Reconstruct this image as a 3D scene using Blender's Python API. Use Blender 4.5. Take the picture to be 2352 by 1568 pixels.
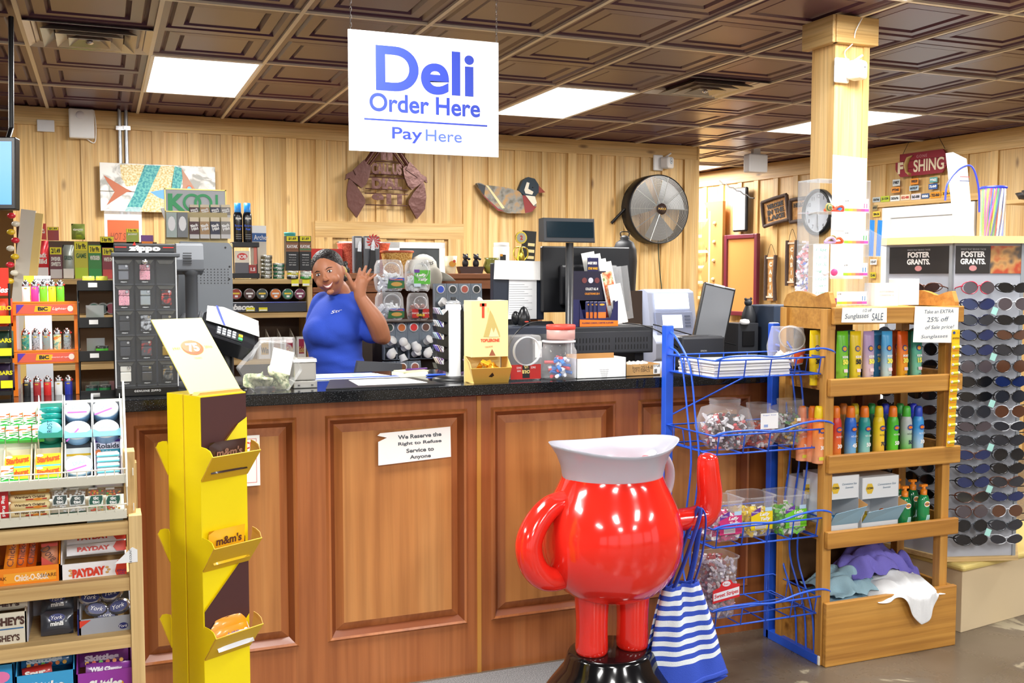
import bpy,bmesh,math,random
from mathutils import Vector,Matrix
for o in list(bpy.data.objects):bpy.data.objects.remove(o)
SC=bpy.context.scene
COL=SC.collection
random.seed(7)
PI=math.pi
R_=math.radians
# ------------------------------------------------------------ camera
FPX,YAW,PITCH,EYE=2337.0,R_(21.95),R_(3.624),1.50
cam=bpy.data.objects.new('camera',bpy.data.cameras.new('camera'))
COL.objects.link(cam)
cam.location=(0,0,EYE)
cam.rotation_euler=(PI/2-PITCH,0,-YAW)
cam.data.sensor_width=36.0
cam.data.lens=FPX/2352*36
cam.data.clip_start=0.05
SC.camera=cam
# ------------------------------------------------------------ world, exposure
w=bpy.data.worlds.new('world');SC.world=w;w.use_nodes=True
w.node_tree.nodes['Background'].inputs[0].default_value=(0.93,0.96,1.0,1)
w.node_tree.nodes['Background'].inputs[1].default_value=WORLD=0.95
SC.view_settings.view_transform='Standard'
SC.view_settings.look='None'
SC.view_settings.exposure=0.0
SC.view_settings.gamma=1.0
SC.view_settings.use_curve_mapping=False
LAMP_W=70.0
GX0,GY0,GDX,GDY,CEIL=0.285,4.884,0.621,1.22,2.743
LIGHT_CELLS=[(-4,1),(0,1),(4,1),(8,1),(-4,-2),(0,-2),(4,-2),(8,-2),(-4,-5),(0,-5),(4,-5),(8,-5),(9,4),(7,4),(6,3),(0,-7),(4,-7)]  # hidden cells behind the plank wall are added to brighten the right wall
for(i,j)in LIGHT_CELLS:
    ld=bpy.data.lights.new('troffer_lamp','AREA');ld.shape='RECTANGLE'
    ld.size=0.54;ld.size_y=1.12;ld.energy=LAMP_W;ld.color=(1.0,0.975,0.94)
    lo=bpy.data.objects.new('troffer_lamp',ld);COL.objects.link(lo)
    lo.location=(GX0+(i+.5)*GDX,GY0+(j+.5)*GDY,CEIL-0.03)
    lo['kind']='structure'

# ------------------------------------------------------------ pixel -> place helpers (for laying out at a chosen depth)
_cp,_sp,_cy,_sy=math.cos(PITCH),math.sin(PITCH),math.cos(YAW),math.sin(YAW)
_F=Vector((_sy*_cp,_cy*_cp,-_sp));_R=Vector((_cy,-_sy,0));_U=_R.cross(_F)
def ray(x,y):return _F+_R*((x-1176)/FPX)-_U*((y-784)/FPX)
def at(x,y,Y):
    d=ray(x,y);return Vector((0,0,EYE))+d*(Y/d.y)
def atx(x,y,X):
    d=ray(x,y);return Vector((0,0,EYE))+d*(X/d.x)
def rect(x0,y0,x1,y1,Y):
    ym=(y0+y1)/2;xm=(x0+x1)/2
    return at(x0,ym,Y).x,at(x1,ym,Y).x,at(xm,y1,Y).z,at(xm,y0,Y).z
def spot(xl,xr,yt,Y,zb):
    """centre x, width, height of something standing on zb whose front spans xl..xr with its top at yt"""
    a,b=at(xl,yt,Y),at(xr,yt,Y)
    return(a.x+b.x)/2,b.x-a.x,at((xl+xr)/2,yt,Y).z-zb

# ------------------------------------------------------------ materials
_mc={}
def lin(c):return c/12.92 if c<=0.04045 else((c+0.055)/1.055)**2.4
def col(h):
    h=h.lstrip('#');return tuple(lin(int(h[i:i+2],16)/255)for i in(0,2,4))+(1,)
def newmat(name):
    m=bpy.data.materials.new(name);m.use_nodes=True
    nt=m.node_tree;return m,nt,nt.nodes['Principled BSDF']
def M(h,r=.5,m=0.0,em=0.0,coat=0.0,bump=0.0,bs=60,tr=0.0):
    k=(h,r,m,em,coat,bump,bs,tr)
    if k in _mc:return _mc[k]
    mt,nt,p=newmat('paint_'+h)
    p.inputs['Base Color'].default_value=col(h)
    p.inputs['Roughness'].default_value=r;p.inputs['Metallic'].default_value=m
    if coat:p.inputs['Coat Weight'].default_value=coat;p.inputs['Coat Roughness'].default_value=.06
    if em:
        p.inputs['Emission Color'].default_value=col(h);p.inputs['Emission Strength'].default_value=em
    if tr:p.inputs['Transmission Weight'].default_value=tr
    if bump:
        tc=nt.nodes.new('ShaderNodeTexCoord');n=nt.nodes.new('ShaderNodeTexNoise');n.inputs['Scale'].default_value=bs
        b=nt.nodes.new('ShaderNodeBump');b.inputs['Strength'].default_value=bump;b.inputs['Distance'].default_value=.01
        nt.links.new(tc.outputs['Object'],n.inputs['Vector']);nt.links.new(n.outputs['Fac'],b.inputs['Height']);nt.links.new(b.outputs['Normal'],p.inputs['Normal'])
    _mc[k]=mt;return mt
def clear(h='ffffff',a=.05,r=.04):
    """thin clear plastic: mostly see-through with sharp reflections"""
    k=('clear',h,a,r)
    if k in _mc:return _mc[k]
    m=bpy.data.materials.new('clear_plastic');m.use_nodes=True;nt=m.node_tree;nt.nodes.clear()
    o=nt.nodes.new('ShaderNodeOutputMaterial');t=nt.nodes.new('ShaderNodeBsdfTransparent');t.inputs[0].default_value=(.97,.98,.99,1)
    p=nt.nodes.new('ShaderNodeBsdfPrincipled');p.inputs['Base Color'].default_value=col(h);p.inputs['Roughness'].default_value=r
    lw=nt.nodes.new('ShaderNodeLayerWeight');lw.inputs[0].default_value=.35
    ad=nt.nodes.new('ShaderNodeMath');ad.operation='MULTIPLY_ADD';ad.inputs[1].default_value=.4;ad.inputs[2].default_value=a;ad.use_clamp=True
    x=nt.nodes.new('ShaderNodeMixShader')
    nt.links.new(lw.outputs['Facing'],ad.inputs[0]);nt.links.new(ad.outputs[0],x.inputs[0])
    nt.links.new(t.outputs[0],x.inputs[1]);nt.links.new(p.outputs[0],x.inputs[2]);nt.links.new(x.outputs[0],o.inputs[0])
    _mc[k]=m;return m
def ramp(nt,fac,stops):
    c=nt.nodes.new('ShaderNodeValToRGB');e=c.color_ramp.elements
    while len(e)<len(stops):e.new(.5)
    for q,(pos,h)in zip(e,stops):q.position=pos;q.color=col(h)
    nt.links.new(fac,c.inputs[0]);return c
def wood(name,a,b,c,stretch=(14,14,.9),rough=.5,vary=.16,coat=0,knots=True,hue=0.0):
    if name in _mc:return _mc[name]
    m,nt,p=newmat(name);L=nt.links.new;N=nt.nodes.new
    tc=N('ShaderNodeTexCoord');oi=N('ShaderNodeObjectInfo');mp=N('ShaderNodeMapping');mp.inputs['Scale'].default_value=stretch
    cx=N('ShaderNodeCombineXYZ');mu=N('ShaderNodeMath');mu.operation='MULTIPLY';mu.inputs[1].default_value=37.0
    L(oi.outputs['Random'],mu.inputs[0])
    for i in range(3):L(mu.outputs[0],cx.inputs[i])
    L(cx.outputs[0],mp.inputs['Location']);L(tc.outputs['Object'],mp.inputs['Vector'])
    n1=N('ShaderNodeTexNoise');n1.inputs['Scale'].default_value=1.0;n1.inputs['Detail'].default_value=6;n1.inputs['Distortion'].default_value=.8;L(mp.outputs[0],n1.inputs['Vector'])
    r1=ramp(nt,n1.outputs['Fac'],[(.25,a),(.5,b),(.78,c)])
    mp2=N('ShaderNodeMapping');mp2.inputs['Scale'].default_value=tuple(s*7 if s>3 else s*2 for s in stretch);L(cx.outputs[0],mp2.inputs['Location']);L(tc.outputs['Object'],mp2.inputs['Vector'])
    n2=N('ShaderNodeTexNoise');n2.inputs['Scale'].default_value=1.0;n2.inputs['Detail'].default_value=3;L(mp2.outputs[0],n2.inputs['Vector'])
    r2=ramp(nt,n2.outputs['Fac'],[(.3,'#c4b4a4'),(.6,'#ffffff')])
    mx=N('ShaderNodeMix');mx.data_type='RGBA';mx.blend_type='MULTIPLY';mx.inputs[0].default_value=.55;L(r1.outputs[0],mx.inputs[6]);L(r2.outputs[0],mx.inputs[7])
    last=mx.outputs[2]
    if knots:
        mk=N('ShaderNodeMapping');mk.inputs['Scale'].default_value=tuple(4.5 if s>3 else 1.6 for s in stretch);L(cx.outputs[0],mk.inputs['Location']);L(tc.outputs['Object'],mk.inputs['Vector'])
        vo=N('ShaderNodeTexVoronoi');vo.inputs['Scale'].default_value=1.0;L(mk.outputs[0],vo.inputs['Vector'])
        rk=ramp(nt,vo.outputs['Distance'],[(.03,'#6b4a2c'),(.10,'#ffffff')])
        mk2=N('ShaderNodeMix');mk2.data_type='RGBA';mk2.blend_type='MULTIPLY';mk2.inputs[0].default_value=.7;L(last,mk2.inputs[6]);L(rk.outputs[0],mk2.inputs[7]);last=mk2.outputs[2]
    hs=N('ShaderNodeHueSaturation');mr=N('ShaderNodeMapRange');mr.inputs[3].default_value=1-vary;mr.inputs[4].default_value=1+vary*.6
    L(oi.outputs['Random'],mr.inputs[0]);L(mr.outputs[0],hs.inputs['Value']);L(last,hs.inputs['Color']);L(hs.outputs[0],p.inputs['Base Color'])
    p.inputs['Roughness'].default_value=rough
    if coat:p.inputs['Coat Weight'].default_value=coat;p.inputs['Coat Roughness'].default_value=.15
    b_=N('ShaderNodeBump');b_.inputs['Strength'].default_value=.25;b_.inputs['Distance'].default_value=.004;L(n2.outputs['Fac'],b_.inputs['Height']);L(b_.outputs[0],p.inputs['Normal'])
    _mc[name]=m;return m
def speckle(name,stops,scale=60,rough=.5,detail=2,m=0.0,kind='noise',coord='Object',dist=0):
    if name in _mc:return _mc[name]
    mt,nt,p=newmat(name)
    tc=nt.nodes.new('ShaderNodeTexCoord')
    if kind=='noise':
        n=nt.nodes.new('ShaderNodeTexNoise');n.inputs['Detail'].default_value=detail;n.inputs['Distortion'].default_value=dist;out=n.outputs['Fac']
    else:
        n=nt.nodes.new('ShaderNodeTexVoronoi');out=n.outputs['Color']
        sp=nt.nodes.new('ShaderNodeSeparateColor');nt.links.new(out,sp.inputs[0]);out=sp.outputs[0]
    n.inputs['Scale'].default_value=scale;nt.links.new(tc.outputs[coord],n.inputs['Vector'])
    r=ramp(nt,out,stops)
    if kind!='noise':r.color_ramp.interpolation='CONSTANT'
    nt.links.new(r.outputs[0],p.inputs['Base Color']);p.inputs['Roughness'].default_value=rough;p.inputs['Metallic'].default_value=m
    _mc[name]=mt;return mt

# ------------------------------------------------------------ mesh builder
_tc={}
def textmesh(s,bold,shear,space=1.0):
    k=(s,bold,shear,space)
    if k not in _tc:
        c=bpy.data.curves.new('t','FONT');c.body=s;c.size=1;c.resolution_u=9 if s in('Deli','Order Here','Pay','Here','SHING','FOSTER','GRANTS.','KAYAK','zippo','TOBLERONE')else 3;c.offset=bold;c.shear=shear;c.space_character=space
        o=bpy.data.objects.new('t',c);me=o.to_mesh()
        v=[tuple(q.co)for q in me.vertices];f=[tuple(q.vertices)for q in me.polygons]
        o.to_mesh_clear();bpy.data.objects.remove(o);bpy.data.curves.remove(c)
        if v:
            x0=min(q[0]for q in v);x1=max(q[0]for q in v);y0=min(q[1]for q in v);y1=max(q[1]for q in v)
            v=[(q[0]-x0,q[1]-y0)for q in v]
        else:x0=x1=y0=y1=0
        _tc[k]=(v,f,max(x1-x0,1e-4),max(y1-y0,1e-4))
    return _tc[k]
def catmull(pts,n=6,closed=False):
    P=[Vector(p)for p in pts];out=[];m=len(P)
    rng=m if closed else m-1
    for i in range(rng):
        p0=P[(i-1)%m]if closed or i>0 else P[0];p1=P[i];p2=P[(i+1)%m];p3=P[(i+2)%m]if closed or i<m-2 else P[-1]
        for k in range(n):
            t=k/n;out.append(.5*((2*p1)+(p2-p0)*t+(2*p0-5*p1+4*p2-p3)*t*t+(3*p1-p0-3*p2+p3)*t**3))
    if not closed:out.append(P[-1])
    return out
class B:
    def __init__(s):s.v=[];s.f=[];s.i=[];s.s=[];s.m=[];s.T=None
    def mi(s,mt):
        if mt not in s.m:s.m.append(mt)
        return s.m.index(mt)
    def add(s,vs,fs,mt,smooth=False,T=None):
        n=len(s.v);k=s.mi(mt)
        for v in vs:
            v=Vector(v)
            if T is not None:v=T@v
            if s.T is not None:v=s.T@v
            s.v.append(v)
        for f in fs:s.f.append([n+q for q in f]);s.i.append(k);s.s.append(smooth)
        return s
    def box(s,x0,x1,y0,y1,z0,z1,mt,T=None):
        vs=[(x,y,z)for z in(z0,z1)for y in(y0,y1)for x in(x0,x1)]
        return s.add(vs,[(0,2,3,1),(4,5,7,6),(0,1,5,4),(2,6,7,3),(0,4,6,2),(1,3,7,5)],mt,False,T)
    def prism(s,pts,a,b,mt,ax='y',T=None,smooth=False):
        """outline pts extruded a..b along ax: 'y' pts=(x,z); 'z' pts=(x,y); 'x' pts=(y,z)"""
        n=len(pts)
        f3={'y':lambda p,t:(p[0],t,p[1]),'z':lambda p,t:(p[0],p[1],t),'x':lambda p,t:(t,p[0],p[1])}[ax]
        vs=[f3(p,a)for p in pts]+[f3(p,b)for p in pts]
        s.add(vs,[list(range(n)),list(range(2*n-1,n-1,-1))],mt,False,T)
        return s.add(vs,[(i,(i+1)%n,n+(i+1)%n,n+i)for i in range(n)],mt,smooth,T)
    def face(s,pts,mt,y=0,T=None):
        return s.add([(p[0],y,p[1])for p in pts],[list(range(len(pts)))],mt,False,T)
    def flat(s,x0,x1,z0,z1,mt,y=0,T=None):return s.face([(x0,z0),(x1,z0),(x1,z1),(x0,z1)],mt,y,T)
    def disc(s,cx,cz,rx,rz,mt,y=0,n=20,T=None):return s.face([(cx+rx*math.cos(2*PI*k/n),cz+rz*math.sin(2*PI*k/n))for k in range(n)],mt,y,T)
    def lathe(s,prof,mt,c=(0,0,0),n=20,T=None,sx=1,sy=1,smooth=True,flip=False,sq=0):
        """prof=[(r,z)...]; sq>0 squares the section off"""
        vs=[]
        for r,z in prof:
            for k in range(n):
                a=2*PI*(k+.5)/n;q=1.0
                if sq:q=(abs(math.cos(a))**sq+abs(math.sin(a))**sq)**(-1/sq)
                vs.append((c[0]+r*q*math.cos(a)*sx,c[1]+r*q*math.sin(a)*sy,c[2]+z))
        fs=[]
        for i in range(len(prof)-1):
            for k in range(n):fs.append((i*n+k,i*n+(k+1)%n,(i+1)*n+(k+1)%n,(i+1)*n+k))
        s.add(vs,fs,mt,smooth,T)
        caps=[]
        if prof[0][0]>1e-4:caps.append(list(range(n-1,-1,-1)))
        if prof[-1][0]>1e-4:caps.append([(len(prof)-1)*n+k for k in range(n)])
        if caps and not flip:s.add(vs,caps,mt,False,T)
        return s
    def tube(s,pts,r,mt,n=6,closed=False,T=None,cap=True,flat=1.0):
        P=[Vector(p)for p in pts];m=len(P);rr=r if isinstance(r,(list,tuple))else[r]*m
        vs=[];up=None
        for i,p in enumerate(P):
            a=P[(i-1)%m]if closed or i>0 else p;b=P[(i+1)%m]if closed or i<m-1 else p
            t=(b-a)
            if t.length<1e-9:t=Vector((0,0,1))
            t.normalize()
            if up is None:up=Vector((0,0,1))if abs(t.z)<.9 else Vector((1,0,0))
            sd=t.cross(up)
            if sd.length<1e-6:sd=t.orthogonal()
            sd.normalize();u2=sd.cross(t).normalized();up=u2
            for k in range(n):
                q=2*PI*k/n;vs.append(p+(sd*math.cos(q)+u2*math.sin(q)*flat)*rr[i])
        fs=[]
        for i in range(m if closed else m-1):
            j=(i+1)%m
            for k in range(n):fs.append((i*n+k,i*n+(k+1)%n,j*n+(k+1)%n,j*n+k))
        s.add(vs,fs,mt,n>4,T)
        if cap and not closed:s.add(vs,[list(range(n-1,-1,-1)),[(m-1)*n+k for k in range(n)]],mt,False,T)
        return s
    def bar(s,a,b,r,mt,n=6):return s.tube([a,b],r,mt,n)
    def ball(s,c,r,mt,n=10,T=None,m=None):
        if not isinstance(r,(tuple,list)):r=(r,r,r)
        m=m or n//2+1;vs=[]
        for i in range(m+1):
            t=PI*i/m
            for k in range(n):
                q=2*PI*k/n;vs.append((c[0]+r[0]*math.sin(t)*math.cos(q),c[1]+r[1]*math.sin(t)*math.sin(q),c[2]-r[2]*math.cos(t)))
        fs=[(i*n+k,i*n+(k+1)%n,(i+1)*n+(k+1)%n,(i+1)*n+k)for i in range(m)for k in range(n)]
        return s.add(vs,fs,mt,True,T)
    def text(s,t,h,x,z,mt,y=-.0006,al='c',bold=0.0,shear=0,wid=None,T=None,rot=0,space=1.0):
        """flat lettering facing -y; h = height, wid squeezes or widens it"""
        v,f,W,H=textmesh(t,bold,shear,space)
        if not v:return s
        k=h/H;kx=wid/W if wid else k;w_=W*kx
        ox={'c':-w_/2,'l':0,'r':-w_}[al];c,sn=math.cos(rot),math.sin(rot)
        vs=[]
        for q in v:
            a,b=q[0]*kx+ox,q[1]*k-h/2
            vs.append((x+a*c-b*sn,y,z+a*sn+b*c))
        return s.add(vs,f,mt,False,T)
    def grid(s,fn,nu,nv,mt,smooth=True,T=None):
        vs=[fn(i/nu,j/nv)for j in range(nv+1)for i in range(nu+1)]
        fs=[(j*(nu+1)+i,j*(nu+1)+i+1,(j+1)*(nu+1)+i+1,(j+1)*(nu+1)+i)for j in range(nv)for i in range(nu)]
        return s.add(vs,fs,mt,smooth,T)
    def mesh(s,name):
        me=bpy.data.meshes.new(name);me.from_pydata([tuple(v)for v in s.v],[],s.f)
        for m in s.m:me.materials.append(m)
        me.polygons.foreach_set('material_index',s.i);me.polygons.foreach_set('use_smooth',s.s);me.update();return me
    def build(s,name,parent=None,loc=None,rz=0,bev=0,sub=0,solid=0,kind=None,label=None,bseg=2):
        o=bpy.data.objects.new(name,s.mesh(name));COL.objects.link(o)
        if parent is not None:o.parent=parent
        if loc is not None:o.location=loc
        if rz:o.rotation_euler=(0,0,rz)
        if solid:q=o.modifiers.new('solid','SOLIDIFY');q.thickness=solid;q.offset=0
        if bev:q=o.modifiers.new('bevel','BEVEL');q.width=bev;q.segments=bseg;q.limit_method='ANGLE';q.angle_limit=R_(40)
        if sub:q=o.modifiers.new('sub','SUBSURF');q.levels=sub;q.render_levels=sub
        if kind:o['kind']=kind
        if label:o['label']=label
        return o
    def thing(s,name,label,cat,loc=(0,0,0),rz=0,group=None,**k):
        o=s.build(name,None,loc,rz,**k);tag(o,label,cat,group);return o
def tag(o,label,cat,group=None,kind=None):
    o['label']=label;o['category']=cat
    if group:o['group']=group
    if kind:o['kind']=kind
    return o
def thing(name,label,cat,loc=(0,0,0),rz=0,group=None):
    o=bpy.data.objects.new(name,None);COL.objects.link(o);o.location=loc;o.rotation_euler=(0,0,rz);o.empty_display_size=.05
    return tag(o,label,cat,group)
def kids(o):return list(o.children)
def dup(root,loc,rz=None,label=None,group=None):
    r=root.copy();COL.objects.link(r);r.location=loc
    if rz is not None:r.rotation_euler=(0,0,rz)
    if label:r['label']=label
    if group:r['group']=group
    for ch in kids(root):
        c=ch.copy();COL.objects.link(c);c.parent=r
        for g in kids(ch):
            d=g.copy();COL.objects.link(d);d.parent=c
    return r
def copyof(o,parent,loc,rz=None):
    c=o.copy();COL.objects.link(c);c.parent=parent;c.location=loc
    if rz is not None:c.rotation_euler=(0,0,rz)
    return c
def ordn(i):return['first','second','third','fourth','fifth','sixth','seventh','eighth','ninth','tenth','eleventh','twelfth','thirteenth','fourteenth'][i]

# ------------------------------------------------------------ common materials
PINE=wood('pine_board','#c99c58','#dfb978','#ebcd94',vary=.17)
PINE_H=wood('pine_board_across','#c99c58','#dfb978','#ebcd94',stretch=(.9,14,14),vary=.12)
PINE_Y=wood('pine_board_depth','#c99c58','#dfb978','#ebcd94',stretch=(14,.9,14),vary=.12)
CHERRY=wood('cherry_panel','#b0703c','#c58549','#d29a5e',stretch=(5,5,.6),rough=.38,vary=.05,coat=.15,knots=False)
CHERRY_D=wood('cherry_frame','#9c5a30','#b06a3a','#bd7a48',stretch=(6,6,.6),rough=.36,vary=.05,coat=.15,knots=False)
OAKS=wood('stained_shelf_wood','#a87330','#c38c3e','#d3a052',stretch=(.9,10,10),rough=.42,vary=.08,coat=.1)
OAKS_V=wood('stained_shelf_wood_up','#a87330','#c38c3e','#d3a052',stretch=(10,10,.9),rough=.42,vary=.08,coat=.1,knots=False)
RAW=wood('raw_lumber','#c9a468','#d9b87e','#e4c993',stretch=(.9,12,12),rough=.7,vary=.06,knots=False)
RAW_V=wood('raw_lumber_up','#c9a468','#d9b87e','#e4c993',stretch=(12,12,.9),rough=.7,vary=.06,knots=False)
WHITE=M('#f4f4f2',.5);PAPER=M('#fbfbf8',.8);BLACK=M('#141416',.4);BLK2=M('#26282c',.35);CHROME=M('#d8d8da',.18,1.0)
GREY=M('#8e9298',.5);RED=M('#d32a22',.4);YEL=M('#f5dc12',.45);BLUE=M('#2f62d8',.35);INK=M('#22252c',.7);GRN=M('#4aa83e',.45)
CLR=clear();CARD=M('#c79a5a',.8)
# ============================================================ THE SETTING
def struct(o):o['kind']='structure';return o
# floor: sealed brown concrete with worn patches
fm,nt,p=newmat('worn_concrete');N=nt.nodes.new;L=nt.links.new
tc=N('ShaderNodeTexCoord');n1=N('ShaderNodeTexNoise');n1.inputs['Scale'].default_value=3.2;n1.inputs['Detail'].default_value=9;n1.inputs['Roughness'].default_value=.62;n1.inputs['Distortion'].default_value=.5
L(tc.outputs['Object'],n1.inputs['Vector']);r1=ramp(nt,n1.outputs['Fac'],[(.60,'#6c6153'),(.635,'#a39a82')])
n2=N('ShaderNodeTexNoise');n2.inputs['Scale'].default_value=1.3;n2.inputs['Detail'].default_value=4;L(tc.outputs['Object'],n2.inputs['Vector'])
r2=ramp(nt,n2.outputs['Fac'],[(.35,'#cfc6bd'),(.65,'#ffffff')])
mx=N('ShaderNodeMix');mx.data_type='RGBA';mx.blend_type='MULTIPLY';mx.inputs[0].default_value=.9;L(r1.outputs[0],mx.inputs[6]);L(r2.outputs[0],mx.inputs[7]);L(mx.outputs[2],p.inputs['Base Color'])
r3=ramp(nt,n1.outputs['Fac'],[(.5,'#8a8a8a'),(.62,'#c0c0c0')]);L(r3.outputs[0],p.inputs['Roughness'])
struct(B().box(-6,9,-5,13,-.1,0,fm).build('floor'))
# ceiling slab with T-bars and embossed tiles
TILE=M('#553346',.34);BARM=M('#e2d6c2',.4)
struct(ceil:=B().box(-6,9,-5,13,CEIL+.06,CEIL+.16,M('#3c2624',.8)).build('ceiling'))
def tilemesh():
    b=B();hx=GDX/2-.009
    b.flat(0,0,0,0,TILE)if False else None
    def ring(cx,cy,a,bb,za,zb):
        P=[(cx+sx*q,cy+sy*q2,z)for(q,q2,z)in((a[0],a[1],za),(bb[0],bb[1],zb))for sx,sy in((-1,-1),(1,-1),(1,1),(-1,1))]
        b.add(P,[(k,(k+1)%4,4+(k+1)%4,4+k)for k in range(4)],TILE)
    for cy in(-GDY/4,GDY/4):
        hy=GDY/4
        st=[(hx,hy,.0),(hx-.035,hy-.035,.0),(hx-.05,hy-.05,.016),(hx-.062,hy-.062,.004),(hx-.115,hy-.115,.002),(hx-.13,hy-.13,.022),(hx-.14,hy-.14,.008)]
        for q in range(len(st)-1):ring(0,cy,st[q][:2],st[q+1][:2],st[q][2],st[q+1][2])
        e=st[-1];b.add([(-e[0],cy-e[1],e[2]),(e[0],cy-e[1],e[2]),(e[0],cy+e[1],e[2]),(-e[0],cy+e[1],e[2])],[(0,1,2,3)],TILE)
    return b.mesh('ceiling_tile')
tm=tilemesh();DIFFC={(-1,0),(5,0)}
def cell(i,j):return(GX0+(i+.5)*GDX,GY0+(j+.5)*GDY)
halfm=None
for i in range(-6,12):
    for j in range(-2,6):
        if(i,j)in LIGHT_CELLS:continue
        if i>10 and j>3:continue
        o=bpy.data.objects.new('ceiling_tile',tm);COL.objects.link(o);o.parent=ceil
        cx,cy=cell(i,j);o.location=(cx,cy,CEIL+.004)
for i in range(-6,13):
    x=GX0+i*GDX;B().box(-.0105,.0105,-3.4,8.0,-.006,.03,BARM).build('grid_bar',ceil,(x,GY0,CEIL-.002))
for j in range(-2,7):
    y=GY0+j*GDY;B().box(-3.8,8.0,-.011,.011,-.005,.03,BARM).build('grid_bar',ceil,(GX0,y,CEIL-.002))
# troffers
LITM=M('#ffffff',.6,em=5.5)
trf=None
for n,(i,j)in enumerate(LIGHT_CELLS):
    cx,cy=cell(i,j)
    lab={(0,1):'lit rectangular ceiling light above the gun wall art, left of the hanging sign',(4,1):'lit rectangular ceiling light just right of the hanging sign',(8,1):'lit ceiling light partly hidden behind the wooden post',(9,4):'small far lit ceiling light beyond the end of the plank wall',(7,4):'ceiling light added unseen behind the plank wall, nearer its end',(6,3):'ceiling light added unseen right behind the plank wall'}.get((i,j),'lit rectangular ceiling light outside the picture, above the shop floor behind the camera')
    if(i,j)==(4,-2):lab='lit ceiling light cut off by the top edge, right of the wooden post'
    if trf is None:
        trf=thing('ceiling_light',lab,'light',(cx,cy,CEIL-.004),group='recessed ceiling lights')
        hx,hy=GDX/2-.012,GDY/2-.012
        B().box(-hx,hx,-hy,hy,.0,.05,LITM).build('diffuser',trf)
        f=B()
        for(a,b_,c,d)in((-hx-.01,hx+.01,-hy-.01,-hy+.012),(-hx-.01,hx+.01,hy-.012,hy+.01),(-hx-.01,-hx+.012,-hy,hy),(hx-.012,hx+.01,-hy,hy)):f.box(a,b_,c,d,-.006,.0,WHITE)
        f.build('frame',trf)
    else:dup(trf,(cx,cy,CEIL-.004),label=lab)
# chrome air diffusers
def diffuser(cx,cy,lab):
    t=thing('air_diffuser',lab,'vent',(cx,cy,CEIL-.008),group='metal ceiling air diffusers')
    CH=M('#d8d0c2',.3,.35);CH2=M('#b8b2a8',.2,.6)  # pale reflection of the wood put into the louvre colour
    for k,(ra,rb,z0,z1)in enumerate([(.30,.235,-.002,.03),(.225,.17,-.016,.02),(.16,.11,-.022,.012),(.10,.05,-.026,.004)]):
        b=B();P=[(sx*q,sy*q,z)for q,z in((ra,z0),(rb,z1))for sx,sy in((-1,-1),(1,-1),(1,1),(-1,1))]
        b.add(P,[(q,(q+1)%4,4+(q+1)%4,4+q)for q in range(4)],CH if k%2==0 else CH2);b.build('louvre',t,solid=.002)
    B().box(-.3,.3,-.3,.3,.034,.036,M('#55504a',.5)).build('back_plate',t)
    b=B();b.ball((0,0,-.02),(.02,.02,.012),CHROME);b.bar((-.05,0,-.006),(.05,0,-.006),.006,CHROME);b.build('adjuster',t)
diffuser(GX0-.5*GDX,GY0+.75*GDY,'square metal air diffuser in the ceiling, left of the left light')
diffuser(GX0+5.5*GDX,GY0+.75*GDY,'square metal air diffuser in the ceiling, left of the wooden post')

# ---- back wall of boards and battens (local x along the wall, y into it)
ba=math.atan2(.14,5.85)
def frame_wall(name,x,y,rz,length,mat,top,hgt=CEIL+.05):
    o=struct(B().box(0,length,.02,.14,0,hgt,M('#7a5732',.8)).build(name));o.location=(x,y,0);o.rotation_euler=(0,0,rz);return o
def boards(wall,length,x0,pitch,z0,z1,skip=None,bat=.085,jit=.012,trim=.13):
    wide=B().box(-pitch/2+.002,pitch/2-.002,.0,.02,z0,z1,PINE).mesh('board')
    nar=B().box(-bat/2,bat/2,-.019,.0,z0,z1-trim,PINE).mesh('batten')
    x=x0
    while x<length:
        if x+pitch/2<=length+.02 and x>0:
            for me,dx in((wide,0),(nar,pitch/2)):
                if skip and skip(x+dx):continue
                o=bpy.data.objects.new('board' if dx==0 else 'batten',me);COL.objects.link(o);o.parent=wall
                o.location=(x+dx+(random.uniform(-jit,jit)if dx else 0),0,0);o.rotation_euler=(0,0,0)
        x+=pitch
wb=frame_wall('wall_back',-.565,8.314,ba,5.87,PINE,0)
boards(wb,5.87,.12,.252,0,CEIL)
B().box(0,5.87,-.024,0,CEIL-.13,CEIL+.0,PINE_H).build('top_trim',wb)
B().box(5.73,5.87,-.03,0,0,CEIL-.13,PINE).build('corner_board',wb)
B().box(5.87,5.89,-.03,.14,0,CEIL,PINE).build('end_board',wb)
B().box(-.02,.0,-.03,.14,0,CEIL,PINE).build('end_board',wb)
def wbp(px,py,d=0.0):
    """point on the back wall seen at a pixel, d metres in front of it"""
    r=ray(px,py);n=Vector((-math.sin(ba),math.cos(ba),0));o=Vector((-.565,8.314,0))-n*d
    t=(o-Vector((0,0,EYE))).dot(n)/r.dot(n);return Vector((0,0,EYE))+r*t
def wbl(px,py):
    v=wbp(px,py);return((v.x+.565)*math.cos(ba)+(v.y-8.314)*math.sin(ba),v.z)
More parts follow.
